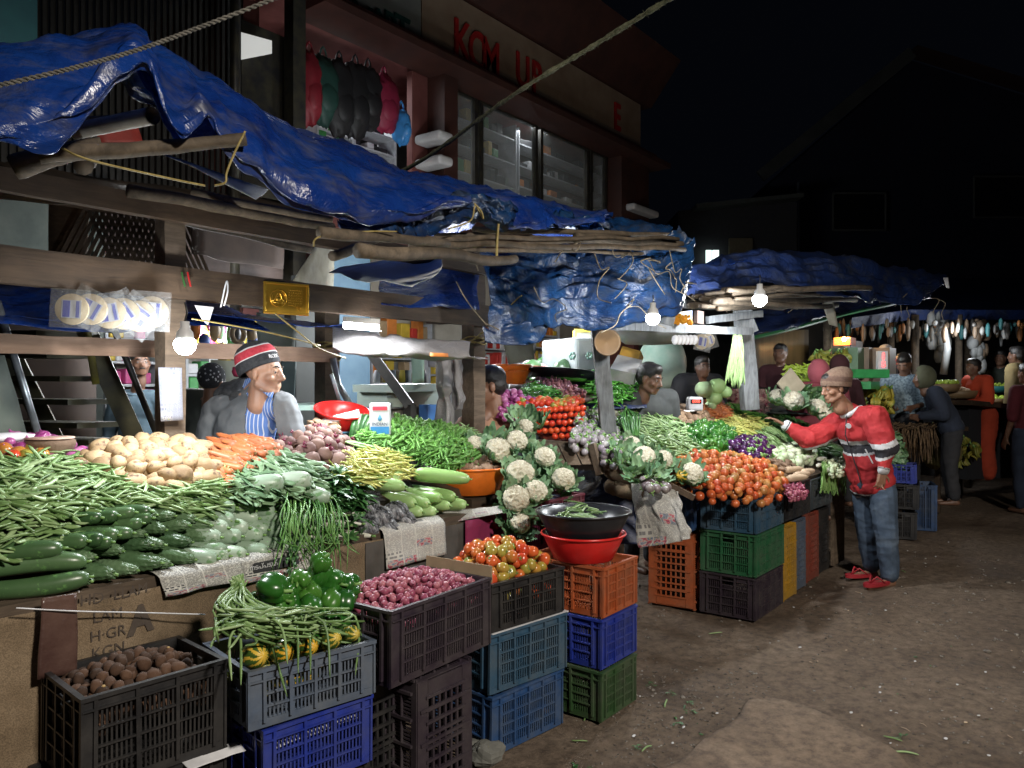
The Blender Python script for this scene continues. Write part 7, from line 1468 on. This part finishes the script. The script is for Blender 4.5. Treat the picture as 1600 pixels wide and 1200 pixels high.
def remesh(q,name,vox,mats,smooth=4,wr=None,matfn=None,cut=None,thick=0,par=None):
    me=q.mesh('tmp',[mats[0]] ); o=bpy.data.objects.new('tmp',me); COL.objects.link(o)
    m=o.modifiers.new('r','REMESH'); m.mode='VOXEL'; m.voxel_size=vox; m.use_smooth_shade=True
    s=o.modifiers.new('s','SMOOTH'); s.factor=.5; s.iterations=smooth
    dg=bpy.context.evaluated_depsgraph_get(); me2=bpy.data.meshes.new_from_object(o.evaluated_get(dg)); bpy.data.objects.remove(o); bpy.data.meshes.remove(me)
    vs=[v.co.copy() for v in me2.vertices]; ns=[v.normal.copy() for v in me2.vertices]; fs=[tuple(p.vertices) for p in me2.polygons]; bpy.data.meshes.remove(me2)
    if wr: vs=[v+n*wr(v) for v,n in zip(vs,ns)]
    mi=[0]*len(fs)
    if matfn or cut:
        keep=[];km=[]
        for f in fs:
            c=(vs[f[0]]+vs[f[2]])*.5
            if cut and cut(c): continue
            keep.append(f); km.append(matfn(c) if matfn else 0)
        fs=keep; mi=km
        used=sorted({i for f in fs for i in f}); mp={u:i for i,u in enumerate(used)}; vs=[vs[u] for u in used]; fs=[tuple(mp[i] for i in f) for f in fs]
    w_=MB(); w_.v=[tuple(v) for v in vs]; w_.f=fs; w_.m=mi
    ob=w_.wobj(name,mats,par,True)
    if thick: solid(ob,thick,-1)
    return ob
def fr3(fw,up=UP):
    f=V(fw).normalized(); r=f.cross(up).normalized(); u=r.cross(f); return Matrix((r,f,u)).transposed()
def std(base,head_dir,h=1.7,lean=0.0,side=0,arms='down',sit=False):
    k=h/1.7; f=V(head_dir).normalized(); f.z=0; f.normalize(); r=f.cross(UP).normalized(); B=V(base)
    def P(x,y,z): 
        zz=z; yy=y
        if z>.92: 
            dz=z-.92; yy=y+dz*sin(lean); zz=.92+dz*cos(lean); x=x+dz*sin(side)
        return B+(r*x+f*yy+UP*zz)*k
    J=dict(head=P(0,.03,1.585),neck=P(0,-.01,1.44),chest=P(0,0,1.27),pelvis=P(0,0,.95),shR=P(.185,-.01,1.39),shL=P(-.185,-.01,1.39),hiR=P(.09,0,.90),hiL=P(-.09,0,.90),knR=P(.1,.03,.49),knL=P(-.1,.03,.49),anR=P(.1,-.01,.08),anL=P(-.1,-.01,.08))
    if arms=='down': J.update(elR=P(.25,-.03,1.10),elL=P(-.25,-.03,1.10),wrR=P(.26,.05,.86),wrL=P(-.26,.05,.86))
    if arms=='front': J.update(elR=P(.24,.05,1.12),elL=P(-.24,.05,1.12),wrR=P(.12,.28,1.08),wrL=P(-.12,.28,1.08))
    J['k']=k; J['f']=f; J['r']=r; return J
def hand(q,w_,d,side,palm_n,k=1,curl=.5,seg=8):
    d=V(d).normalized(); n=V(palm_n); n=(n-d*n.dot(d)).normalized(); s_=d.cross(n).normalized()*side
    for j in(-1,0,1): cap_(q,w_+s_*j*.018*k,w_+d*.085*k+s_*j*.026*k,.016*k,.013*k,seg)
    for j,L in enumerate((.072,.08,.076,.06)):
        o=w_+d*.088*k+s_*(.0345-.023*j)*k; p=o; dd=d.copy(); rr=.0088
        for sgm,c in ((.45,curl*.5),(.32,curl),(.25,curl*.8)):
            dd=(dd*cos(c)+n*sin(c)).normalized() if c else dd; p2=p+dd*L*sgm*k; cap_(q,p,p2,rr*k,(rr-.0008)*k,seg); p=p2; rr-=.0008; n2=n
            n=(n-dd*n.dot(dd)).normalized()
    o=w_+d*.03*k+s_*.03*k; a=o+(s_*.03+d*.03+n*.01)*k; b=a+(d*.033+s_*.008+n*.012)*k; cap_(q,o,a,.013*k,.0105*k,seg); cap_(q,a,b,.0105*k,.009*k,seg)
def head_geo(q,c,M,k,old=0):
    X=lambda x,y,z: c+M@V((x,y,z))*k
    def el(x,y,z,a,b,e,seg=18,w_=12):
        t=MB(); t.ball((0,0,0),(a*k,b*k,e*k),seg,w_); q.add([X(x,y,z)+M@V(v) for v in t.v],t.f)
    el(0,-.015,.035,.076,.094,.086); el(0,.012,-.03,.062,.072,.078); el(0,.048,-.082,.036,.034,.03); el(0,.062,-.1,.02,.02,.016)
    for s_ in(-1,1):
        cap_(q,X(s_*.052,-.005,-.06),X(s_*.025,.055,-.092),.022*k,.02*k); el(s_*.043,.052,-.028,.024,.026,.02); el(s_*.079,-.008,-.012,.009,.019,.031); cap_(q,X(s_*.012,.078,.024),X(s_*.042,.07,.024),.011*k,.01*k); el(s_*.013,.094,-.036,.009,.01,.008); el(s_*.031,.070,.002,.017,.014,.013)
    cap_(q,X(0,.082,.018),X(0,.108,-.03),.009*k,.0125*k); cap_(q,X(-.019,.08,-.058),X(.019,.08,-.058),.008*k,.008*k); cap_(q,X(-.016,.08,-.071),X(.016,.08,-.071),.009*k,.009*k)
    cap_(q,X(0,-.02,-.05),X(0,-.03,-.17),.05*k,.058*k)
def person(label,J,hf,tf,skin=SKIN,top=None,topmats=None,legs=None,vox=.009,hair=True,hat=None,face=True,hands=True,k=None,sleeve=1.0,wr=.006,topfn=None,topcut=None,under=None,moust=False,shoes=None,inflate=.0,cat='person',handcfg=None,collar=None,loose=0,thick=0,hem=0):
    k=k or J.get('k',1); base=V((J['pelvis'].x,J['pelvis'].y,min(J['anL'].z,J['anR'].z)-.08*k)); root=empty('person',label,cat,base)
    hM=fr3(hf,J.get('hup',UP)); q=MB(); f=V(tf).normalized(); r=(J['shR']-J['shL']).normalized()
    head_geo(q,J['head'],hM,k)
    cap_(q,J['neck']-UP*.03*k,J['head']-hM@V((0,.02,.08))*k,.058*k,.05*k)
    def torso(q,g):
        up=(J['neck']-J['pelvis']).normalized()
        def slab(c,w_,dp,rz,seg=20):
            t=MB(); t.ball((0,0,0),(w_,dp,rz),seg,12); TM=Matrix((r,(up.cross(r)).normalized(),up)).transposed(); q.add([c+TM@V(v) for v in t.v],t.f)
        pc,cc=J['pelvis'],J['chest']; sm=(J['shR']+J['shL'])*.5
        slab(sm-up*.10*k,(.165+g)*k,(.105+g)*k,.17*k); slab(pc.lerp(sm,.42),(.145+g)*k,(.10+g)*k,.2*k); slab(pc.lerp(sm,.12),(.155+g)*k,(.105+g)*k,.16*k); slab(pc-up*.02*k,(.16+g)*k,(.11+g)*k,.12*k); slab(pc.lerp(sm,.3),(.15+g)*k,(.105+g)*k,.2*k)
        cap_(q,J['shL'].lerp(J['shR'],.12),J['shL'].lerp(J['shR'],.88),(.058+g)*k,(.058+g)*k); cap_(q,J['neck']-up*.0*k,J['shL'].lerp(J['shR'],.3),.05*k,.055*k); cap_(q,J['neck'],J['shL'].lerp(J['shR'],.7),.05*k,.055*k)
    torso(q,0)
    for s_ in 'LR':
        cap_(q,J['sh'+s_],J['el'+s_],.05*k,.04*k); cap_(q,J['el'+s_],J['wr'+s_],.04*k,.027*k)
        cap_(q,J['hi'+s_],J['kn'+s_],.085*k,.056*k); cap_(q,J['kn'+s_],J['an'+s_],.054*k,.036*k)
        toe=J.get('toe'+s_,J['an'+s_]+f*.17*k-UP*.055*k); cap_(q,J['an'+s_]-UP*.045*k-f*.03*k,toe-UP*.0*k,.036*k,.026*k)
        if hands:
            d=(J['wr'+s_]-J['el'+s_]).normalized(); hc=(handcfg or {}).get(s_,{}); hand(q,J['wr'+s_],hc.get('d',d),hc.get('side',1 if s_=='L' else -1),hc.get('n',(-r if s_=='R' else r)),k,hc.get('curl',.45))
    remesh(q,'body',vox,[skin],3,par=root)
    X=lambda x,y,z: J['head']+hM@V((x,y,z))*k
    if face:
        for s_ in(-1,1):
            t=MB(); t.ball(X(s_*.031,.0722,.002),.0112*k,12,8); t.wobj('eye',EYEW,root,True)
            t=MB(); t.ball(X(s_*.0315,.0800,.002),.0052*k,10,6); t.wobj('iris',EYEB,root,True)
            t=MB(); t.tube([X(s_*.014,.092,.026),X(s_*.03,.088,.033),X(s_*.048,.074,.027)],[.003*k,.0045*k,.002*k],6); t.wobj('eyebrow',HAIRM,root,True)
            t=MB(); t.tube([X(s_*.017,.079,.009),X(s_*.031,.0815,.0115),X(s_*.045,.074,.008)],[.003*k,.0042*k,.003*k],6); t.wobj('eyelid',skin,root,True)
        if moust: t=MB(); t.tube([X(-.026,.082,-.056),X(-.012,.092,-.047),X(0,.095,-.045),X(.012,.092,-.047),X(.026,.082,-.056)],[.002*k,.0065*k,.006*k,.0065*k,.002*k],7); t.wobj('moustache',HAIRM,root,True)
    if hair:
        t=MB(); 
        for c_,s3 in (((0,-.022,.048),(.083,.098,.084)),((0,-.05,.0),(.078,.068,.07)),((0,.03,.085),(.06,.055,.042))):
            b=MB(); b.ball((0,0,0),tuple(x*k for x in s3),22,14); t.add([X(*c_)+hM@V(v) for v in b.v],b.f)
        remesh(t,'hair',max(.006,vox),[HAIRM],2,wr=lambda v:.004*fbm(v,45),par=root)
    if hat: hat(root,J['head'],hM,k)
    if top:
        g=.018+inflate; t=MB(); torso(t,g)
        if hem: 
            up=(J['neck']-J['pelvis']).normalized(); cap_(t,J['hiL']-UP*hem*.4,J['hiL']-UP*hem,(.12+g)*k,(.13+g)*k); cap_(t,J['hiR']-UP*hem*.4,J['hiR']-UP*hem,(.12+g)*k,(.13+g)*k)
        for s_ in 'LR':
            cap_(t,J['sh'+s_],J['el'+s_],(.055+g)*k,(.048+g)*k)
            if sleeve>.3: cap_(t,J['el'+s_],J['el'+s_].lerp(J['wr'+s_],sleeve-.06),(.046+g)*k,(.036+min(g,.024)*.6)*k)
        W=lambda v: wr*(fbm(v,7,3)+1.2*(.25-abs(noise.noise(v*9+V((3,3,3))))))
        remesh(t,top,vox,topmats,4,wr=W,matfn=topfn,cut=topcut,par=root,thick=thick)
    if under:
        t=MB(); torso(t,.010); remesh(t,under[0],vox,under[1],4,par=root)
    if collar:
        t=MB(); n=24; ax=(J['neck']-J['chest']).normalized(); ctr=J['neck']-ax*.005*k; a_=r; b_=ax.cross(r)
        t.tube([ctr+(a_*cos(2*pi*i/n)*.078+b_*sin(2*pi*i/n)*.075)*k+ax*(-.03*k*max(0,sin(2*pi*i/n+0)*(1 if b_.dot(f)>0 else -1))) for i in range(n+1)],collar[1]*k,8,cap=False); remesh(t,'collar',.006,[collar[0]],2,par=root)
    if legs:
        t=MB(); g=.015+loose
        t.ball(J['pelvis']-UP*.02*k,((.17)*k,.13*k,.12*k),18,10)
        for s_ in 'LR': cap_(t,J['hi'+s_],J['kn'+s_],(.092+g)*k,(.066+g)*k); cap_(t,J['kn'+s_],J['an'+s_]+UP*.03*k,(.064+g)*k,(.05+g)*k)
        remesh(t,'trousers',vox,[legs],3,wr=lambda v:.010*(fbm(v,6,3)+.9*(.3-abs(noise.noise(V((v.x*9,v.y*9,v.z*16)))))) ,par=root)
    return root
def beanie(mats,band,fold=.0,pom=None,slouch=0,txt=None,tilt=.26,up=.045,size=1.0):
    def f(root,c,M,k):
        k=k*size; T=M@Euler((tilt,0,0)).to_matrix(); q=MB()
        q.lathe([(.088*k,-.018*k),(.096*k,-.020*k),(.099*k,-.002*k),(.099*k,.02*k),(.0975*k,.04*k),(.094*k,.062*k),(.084*k,.088*k),(.063*k,.112*k),(.035*k,.126*k),(.001,.131*k)] if True else [],40)
        # finer rings
        prof=[]; base=[(.088,-.018),(.096,-.020),(.099,-.002),(.0995,.02),(.098,.04),(.094,.062),(.084,.088),(.063,.112),(.035,.126),(.0005,.131)]
        for i in range(len(base)-1):
            for j in range(4): t=j/4; prof.append((base[i][0]*(1-t)+base[i+1][0]*t,base[i][1]*(1-t)+base[i+1][1]*t))
        prof.append(base[-1]); q=MB(); q.lathe([(a*k,b*k) for a,b in prof],60)
        vs=[V(v) for v in q.v]; out=[]
        for v in vs:
            y=v.y*1.13; z=v.z; n=1+.03*fbm(v,12); v2=V((v.x*.93*n,y*n-slouch*max(0,z/k-.03)*1.0*k,z*n)); out.append(c+T@(v2+V((0,-.018,up))*k))
        mi=[band(sum((vs[i].z for i in fc),0)/len(fc)/k, atan2(vs[fc[0]].y,vs[fc[0]].x)) for fc in q.f]
        q.v=[tuple(v) for v in out]; q.m=mi; q.wobj('knitted_hat',mats,root,True)
        if pom: 
            t=MB(); t.ball(c+T@V(pom[0])*k,pom[1],14,10,fn=lambda d:1+.15*fbm(d,4)); t.wobj('pompom',pom[2],root,True)
        if txt:
            t=MB(); P=c+T@(V((.030,.0925,up+.008)))*k; text_mb(t,txt,frame(P,T@V((-.92,.34,0)),T@V((0,0,1))),.027*k,.002); t.wobj('hat_lettering',WHITEP,root)
    return f
KNB=mat('black knit',[(.02,.022,.026),(.04,.043,.05)],.95,60,.6,.003); KNR=mat('red knit',[(.45,.03,.05),(.55,.06,.08)],.95,60,.6,.003); KNW=mat('white knit',[(.55,.55,.56),(.65,.65,.66)],.95,60,.6,.003); KNBR=mat('brown knit',[(.13,.08,.055),(.19,.125,.09)],.95,60,.6,.003); KNBD=mat('dark brown knit',[(.09,.052,.04),(.12,.07,.05)],.95,60,.6,.003); KNM=mat('maroon knit',[(.2,.01,.04),(.28,.02,.06)],.95,30,.6,.01)
DKC=mat('dark trouser cloth',[(.015,.016,.02),(.03,.03,.034)],.9,6,.2)
# --- man with the striped knitted hat
tf=(RT*.42+TC*.9).normalized(); b=dep(385,600,4.02); J=std((b.x,b.y,.10),tf,1.72,lean=.06)
J['head']=dep(413,582,4.0); J['neck']=dep(403,606,4.06); hf=(RT*1.0+TC*.22-UP*.02).normalized()
J['shR']=dep(340,642,4.17); J['shL']=dep(441,636,4.0); J['chest']=dep(392,672,4.05); J['elR']=dep(322,720,4.1); J['elL']=dep(462,712,3.95); J['wrR']=dep(345,770,3.95); J['wrL']=dep(440,765,3.85)
JK=mat('grey jacket cloth',[(.095,.105,.115),(.15,.16,.17)],.85,5,.25,.004,bscale=60); JKD=mat('charcoal fleece',[(.025,.027,.03),(.05,.052,.058)],.98,70,.9,.006)
SHB=rgbm('shirt blue',(.11,.22,.55),.8); SHST=stripemat('striped shirt cloth',(J['shL']-J['shR']).normalized(),.017,.22,(.1,.2,.5),(.58,.62,.7)); SHW=SHB
r_=(J['shL']-J['shR']).normalized(); c0=J['chest']
def opened(v): 
    x=(v-J['neck']).dot(r_); y=(v-c0).dot(tf); z=v.z-J['neck'].z
    return y>.0 and -.012-z*.12<x<.14-.2*z and z<.08
def stripes(v): x=(v-c0).dot(r_); return 1 if (x/.0155)%1<.2 else 0
b1h=beanie([KNB,KNW,KNR],lambda z,a:(1 if .034<z<.042 or .079<z<.086 else 2 if .042<=z<=.079 else 0),pom=None,txt='ROX',size=1.03,tilt=.42,up=.040)
P1=person('man in grey jacket and striped knitted hat looking right behind the potatoes',J,hf,tf,SKINL,'jacket',[JK],DKC,vox=.0075,hat=b1h,hair=False,hands=True,topcut=opened,under=('shirt',[SHST],None),wr=.012,thick=.004,inflate=.012)
t=MB(); N_=J['neck']
for A,B,ra,rb in (((350,622,4.22),(378,606,4.17),.062,.062),((378,606,4.17),(420,606,4.2),.06,.045),((358,612,4.2),(379,630,4.06),.06,.04),((424,612,4.1),(436,630,3.97),.034,.026)): cap_(t,dep(*A),dep(*B),ra,rb)
remesh(t,'hood',.008,[JKD],3,wr=lambda v:.014*fbm(v,13),par=P1)
for s_,a_ in((-1,0),(1,1)):
    t=MB(); A=N_+r_*s_*.068-tf*.02+UP*.075; B=N_+r_*s_*.012+tf*.10-UP*.02; C_=N_+r_*s_*.07+tf*.125-UP*.06; D=N_+r_*s_*.105+tf*.03+UP*.012; t.add([A,B,C_,D],[(0,1,2,3)]); solid(t.wobj('collar',SHST,P1),.006)
t=MB(); hM=fr3(hf); X=lambda x,y,z: J['head']+hM@V((x,y,z))*J['k']
t.ball(X(0,.063,-.1),(.0195,.0195,.0185),14,10); cap_(t,X(-.045,.015,-.078),X(0,.062,-.104),.018,.0185); cap_(t,X(.045,.015,-.078),X(0,.062,-.104),.018,.0185)
remesh(t,'stubble',.006,[mat('stubble skin',[(.26,.17,.13),(.42,.36,.33)],.9,45,.6,.002)],2,par=P1)
t=MB(); t.ball(dep(371,580,4.3),.032,14,10,fn=lambda d:1+.2*fbm(d,4)); tag(t.obj('maroon_knit_bobble',KNM,smooth=True),'maroon knitted bobble hat top showing left of the striped hat','hat')
# --- man behind the right post
tf=(-RT*.8+TC*.45).normalized(); hf=(-RT*.95+TC*.25-UP*.1); b=dep(757,600,5.55); J=std((b.x,b.y,-.02),tf,1.70,arms='front',lean=.08); J['k']=1.14; J['head']=dep(763,603,5.5); J['neck']=dep(767,643,5.52); J['shR']=dep(790,665,5.7); J['shL']=dep(727,668,5.35); J['chest']=dep(762,690,5.5)
BRN=mat('peach brown cloth',[(.32,.17,.11),(.4,.23,.15)],.85,5,.2); CHK=rgbm('dark check print',(.04,.03,.03),.9); COLM=rgbm('charcoal collar',(.04,.045,.05),.9)
person('man in brown printed shirt with dark collar behind the right front post',J,hf,tf,SKIN,'shirt',[BRN,CHK],DKC,vox=.009,topfn=lambda v: 1 if (noise.noise(V((v.x*9,v.y*9,int(v.z*14)*1.7)))>.42 and int(v.z*45)%3!=0 and v.z<1.35) else 0,collar=(COLM,.026),wr=.012)
# --- young man behind the stairs
b=dep(214,600,6.5); J=std((b.x,b.y,.16),TC,1.62); J['head']=dep(219,567,6.45)
DEN=mat('blue grey shirt',[(.06,.1,.13),(.09,.14,.18)],.8,6,.2)
person('young man in blue-grey shirt standing behind the stair rail',J,(TC*.8+RT*.6),TC,SKIND,'shirt',[DEN],DKC,vox=.012,collar=(DEN,.02),moust=True,sleeve=.5)
# --- star cap person
b=dep(325,600,5.4); J=std((b.x,b.y,.12),-TC,1.66); J['head']=dep(333,597,5.3); J['neck']=dep(328,630,5.3)
def starcap(root,c,M,k):
    q=MB(); q.ball((0,0,0),(.088,.104,.098),30,18,fn=lambda d:1+.02*fbm(d,4)); q.v=[tuple(c+M@(V(v)+V((0,-.018,.04)))*k) for v in q.v]; q.wobj('patterned_cap',KNB,root,True)
    t=MB(); rr=random.Random(4)
    for i in range(60):
        d=V((rr.uniform(-1,1),rr.uniform(-1,.6),rr.uniform(-.3,1))).normalized(); p=V((d.x*.090,d.y*.106,d.z*.1)); n=d; a=n.orthogonal().normalized(); b_=n.cross(a); pts=[p+(a*cos(j*pi/5)+b_*sin(j*pi/5))*(.009 if j%2==0 else .004) for j in range(10)]+[p+n*.001]
        t.add([c+M@(x+V((0,-.018,.04)))*k for x in pts],[(j,(j+1)%10,10) for j in range(10)])
    o=t.wobj('star_print',WHITEP,root); o['kind']='stuff'
person('person in dark cap with white stars seen from behind',J,-TC*.9+RT*.3,-TC,SKIN,'coat',[mat('olive coat',[(.05,.06,.055),(.075,.085,.075)],.9,4,.2)],DKC,vox=.011,hair=False,hat=starcap,face=False,inflate=.02)
# --- seated man in dark hoodie
tf=(TC*.8+RT*.5).normalized(); b=dep(1003,600,6.25); J=std((b.x,b.y,.10),tf,1.7,lean=.25,arms='front'); J['head']=dep(1016,592,6.0); J['neck']=dep(1004,618,6.12)
HOOD=mat('dark grey hoodie',[(.03,.033,.035),(.055,.06,.06)],.9,5,.2)
P5=person('man with moustache in dark grey hoodie behind the dusky brinjals',J,(TC*.62+RT*.75-UP*.25),tf,SKIND,'hoodie',[HOOD],DKC,vox=.010,moust=True,inflate=.02)
t=MB(); N_=J['neck']; rr_=tf.cross(UP); cap_(t,N_-rr_*.12,N_-tf*.08+UP*.03,.045,.06); cap_(t,N_-tf*.08+UP*.03,N_+rr_*.12,.06,.045); remesh(t,'hood',.01,[KNB],3,wr=lambda v:.01*fbm(v,12),par=P5)
# --- man in the red jacket, leaning over the goods
D6=6.25
J=dict(head=dep(1303,606,6.22),neck=dep(1330,640,6.25),chest=dep(1338,678,6.27),pelvis=dep(1362,752,6.33),shR=dep(1313,661,6.48),shL=dep(1366,652,6.08),elR=dep(1266,686,6.45),wrR=dep(1226,664,6.50),elL=dep(1384,700,6.0),wrL=dep(1379,736,5.98),
  hiR=dep(1352,764,6.42),hiL=dep(1378,766,6.24),knR=dep(1355,835,6.42),knL=dep(1386,838,6.18),anR=dep(1362,888,6.42),anL=dep(1390,902,6.18),k=1.02,toeR=dep(1336,900,6.38),toeL=dep(1358,917,6.08))
tf=(-RT*.78+TC*.62).normalized(); up6=(J['neck']-J['pelvis']).normalized(); RJ=mat('red jacket cloth',[(.3,.013,.018),(.43,.026,.03)],.8,4,.25,.004,bscale=50); WJ=rgbm('jacket white',(.55,.56,.58),.85); KJ=rgbm('jacket black',(.02,.02,.026),.85)
def bands(v):
    h=(v-J['pelvis']).dot(up6)
    # arms
    for s_ in 'LR':
        A,B,C_=J['sh'+s_],J['el'+s_],J['wr'+s_]
        ab=B-A; t=(v-A).dot(ab)/ab.length_squared; dd=(v-A-ab*t).length
        bc=C_-B; t2=(v-B).dot(bc)/bc.length_squared; d2=(v-B-bc*min(1.1,max(0,t2))).length
        if t2>.86 and d2<.08: return 1 if t2<.89 or t2>.925 else 2
        if dd<.085 and .1<t<.95:
            return 1 if .30<t<.48 else 2 if .48<=t<.62 else 0
    if h<-.045: return 1 if h<-.085 or h>-.06 else 2
    if .36<h<.40 or .275<h<.295: return 1
    if .295<=h<=.36: return 2
    return 0
def reach(v): return False
HN={'R':dict(curl=.35,n=-UP,side=-1),'L':dict(curl=.8)}
P6=person('man in red jacket with black and white bands leaning over the second stall',J,(-RT*.97+TC*.22-UP*.18),tf,SKIN,'jacket',[RJ,WJ,KJ],mat('worn blue jeans',[(.022,.037,.06),(.045,.07,.11),(.1,.13,.17)],.85,5,.3,.004,lo=.3,hi=.75,bscale=80),vox=.0065,hair=True,hat=beanie([KNBR,KNBD],lambda z,a:0 if z>.05 or z<.015 else 1,slouch=.42,tilt=.22,up=.030,size=1.08),topfn=bands,wr=.016,inflate=.028,handcfg=HN,collar=(WJ,.02),sleeve=.95,hem=.0,loose=.004)
t=MB(); p=J['chest']+up6*.075+tf*.165+RT*.04; t.lathe([(.001,.0),(.022,.0),(.022,.006),(.001,.008)],20,M=frame(p,tf.cross(up6),up6)); t.wobj('chest_badge',WJ,P6)
t=MB(); t.tube([J['neck']+tf*.10-up6*.05,J['chest']+tf*.172,J['pelvis']+tf*.175+up6*.12,J['pelvis']+tf*.17-up6*.08],.005,6); t.wobj('zip',KJ,P6)
t=MB(); A=J['pelvis']+up6*.12+tf*.10-RT*-.13; t.tube([dep(1352,702,6.05),dep(1364,724,6.05)],.005,6); t.wobj('pocket_piping',WJ,P6)
FLIP=rgbm('red rubber',(.35,.02,.03),.5)
for s_ in 'LR':
    an,toe=J['an'+s_],J['toe'+s_]; d=(toe-an); d.z=0; d.normalize(); sd=d.cross(UP); q=MB(); c=an.lerp(toe,.5)+d*.02; pts=[]
    for i in range(28):
        a=2*pi*i/28; x=cos(a)*.15; y=sin(a)*(.048+.012*cos(a)); pts.append((c.x+d.x*x+sd.x*y,c.y+d.y*x+sd.y*y))
    q.add([(x,y,.008) for x,y in pts]+[(x,y,.034) for x,y in pts],[tuple(reversed(range(28))),tuple(28+i for i in range(28))]+[(i,(i+1)%28,28+(i+1)%28,28+i) for i in range(28)]); fl=q.wobj('flip_flop',FLIP,P6)
    q=MB(); M=Matrix.LocRotScale(P6.location,None,None).inverted()
    for e_ in(-1,1): q.tube([M@(c+d*.09+UP*(.036-c.z)),M@(c+d*.045+sd*e_*.03+UP*(.085-c.z)),M@(c-d*.02+sd*e_*.05+UP*(.036-c.z))],.007,6)
    q.obj('strap',FLIP,fl,True)
# --- background people
def simple(label,px,py,d,facing,h,topm,skin=SKIND,hat=None,hair=True,lean=0,arms='down',vox=.016,side=0,hf=None,legs=DKC,base=None,**kw):
    p=dep(px,py,d); f=(RT*facing[0]+TC*facing[1]).normalized(); z0=p.z-1.585*h/1.7 if base is None else base
    J=std((p.x,p.y,z0),f,h,lean=lean,arms=arms,side=side); sh=p-J['head']; sh.z=0 if base is not None else sh.z
    for q_ in list(J):
        if isinstance(J[q_],Vector) and q_ not in('f','r'): J[q_]=J[q_]+sh
    return person(label,J,hf or f,f,skin,'clothing',[topm],legs,vox=vox,hat=hat,hair=hair,**kw)
CL=lambda n,c: mat('cloth '+n,[tuple(x*.75 for x in c),c],.9,5,.2)
simple('person bent forward in black jacket behind the cabbages',1098,574,7.4,(.2,1),1.5,CL('black',(.015,.015,.018)),lean=.35,inflate=.05,arms='front')
simple('dark figure in maroon standing before the tin sheets',1219,553,8.9,(-.5,.8),1.65,CL('maroon',(.05,.012,.018)))
def hoodf(m,s=1.1):
    def f(root,c,M,k): q=MB(); q.ball((0,0,0),(.105*s,.12*s,.13*s),20,14,fn=lambda d:(1+.05*fbm(d,3))*(.72 if d.y>.62 else 1)); q.v=[tuple(c+M@(V(v)+V((0,-.02,.02)))*k) for v in q.v]; q.wobj('head_cloth',m,root,True)
    return f
simple('person with pink hood seen behind the leaning man',1279,584,7.9,(.3,-1),1.6,CL('pink',(.25,.05,.07)),hat=hoodf(CL('pink hood',(.42,.1,.13))),hair=False,face=False,inflate=.04)
simple('person with dark maroon cap right of the pink hood',1310,574,8.3,(-.2,-1),1.6,CL('dark maroon',(.04,.01,.015)),hat=hoodf(CL('dark cap',(.05,.012,.016)),1.0),hair=False,face=False)
simple('man in pale blue patterned shirt arranging goods behind the bananas',1412,568,8.9,(-.5,.8),1.68,mat('pale blue print',[(.07,.11,.15),(.25,.33,.38)],.9,40,.1),lean=.15,arms='front',hf=(-RT*.5+TC*.6-UP*.5),sleeve=.4)
simple('hooded person in dark navy jacket leaning left by the banana stack',1441,592,8.6,(-.9,-.3),1.55,CL('navy',(.02,.028,.05)),hat=hoodf(CL('olive hood',(.08,.085,.05)),1.15),hair=False,lean=.45,arms='front',inflate=.02)
simple('woman in bright orange-red dress at the far table',1520,574,9.9,(-.9,.1),1.55,CL('orange red',(.55,.06,.02)),lean=.15,arms='front',legs=CL('orange red skirt',(.4,.05,.02)),inflate=.015,loose=.05)
simple('man in white shirt looking down in the middle shop',822,549,7.6,(-.6,.7),1.6,CL('white',(.55,.55,.52)),skin=SKIN,hf=(-RT*.7+TC*.5-UP*.45),lean=.1)
simple('dim man in dark clothes behind the far table',1563,560,11.4,(-.6,.6),1.65,CL('dark green',(.02,.025,.018)))
simple('man with white cap in the far stall beside the red digits',1386,554,9.9,(.5,.8),1.6,CL('dark brown',(.03,.02,.018)),hat=hoodf(CL('white cap',(.4,.4,.42)),.95),hair=False)
simple('person with tan shawl over the shoulder at the right edge',1588,556,10.4,(-.5,-.7),1.75,CL('tan shawl',(.28,.22,.1)),face=False,inflate=.03)
simple('man in dark red shirt walking at the right edge',1604,556,9.6,(-.2,-.9),1.85,CL('dark red',(.09,.008,.014)),base=0.0,face=False,legs=mat('dark blue jeans',[(.012,.018,.035),(.02,.03,.055)],.9,5,.2),sleeve=.25)
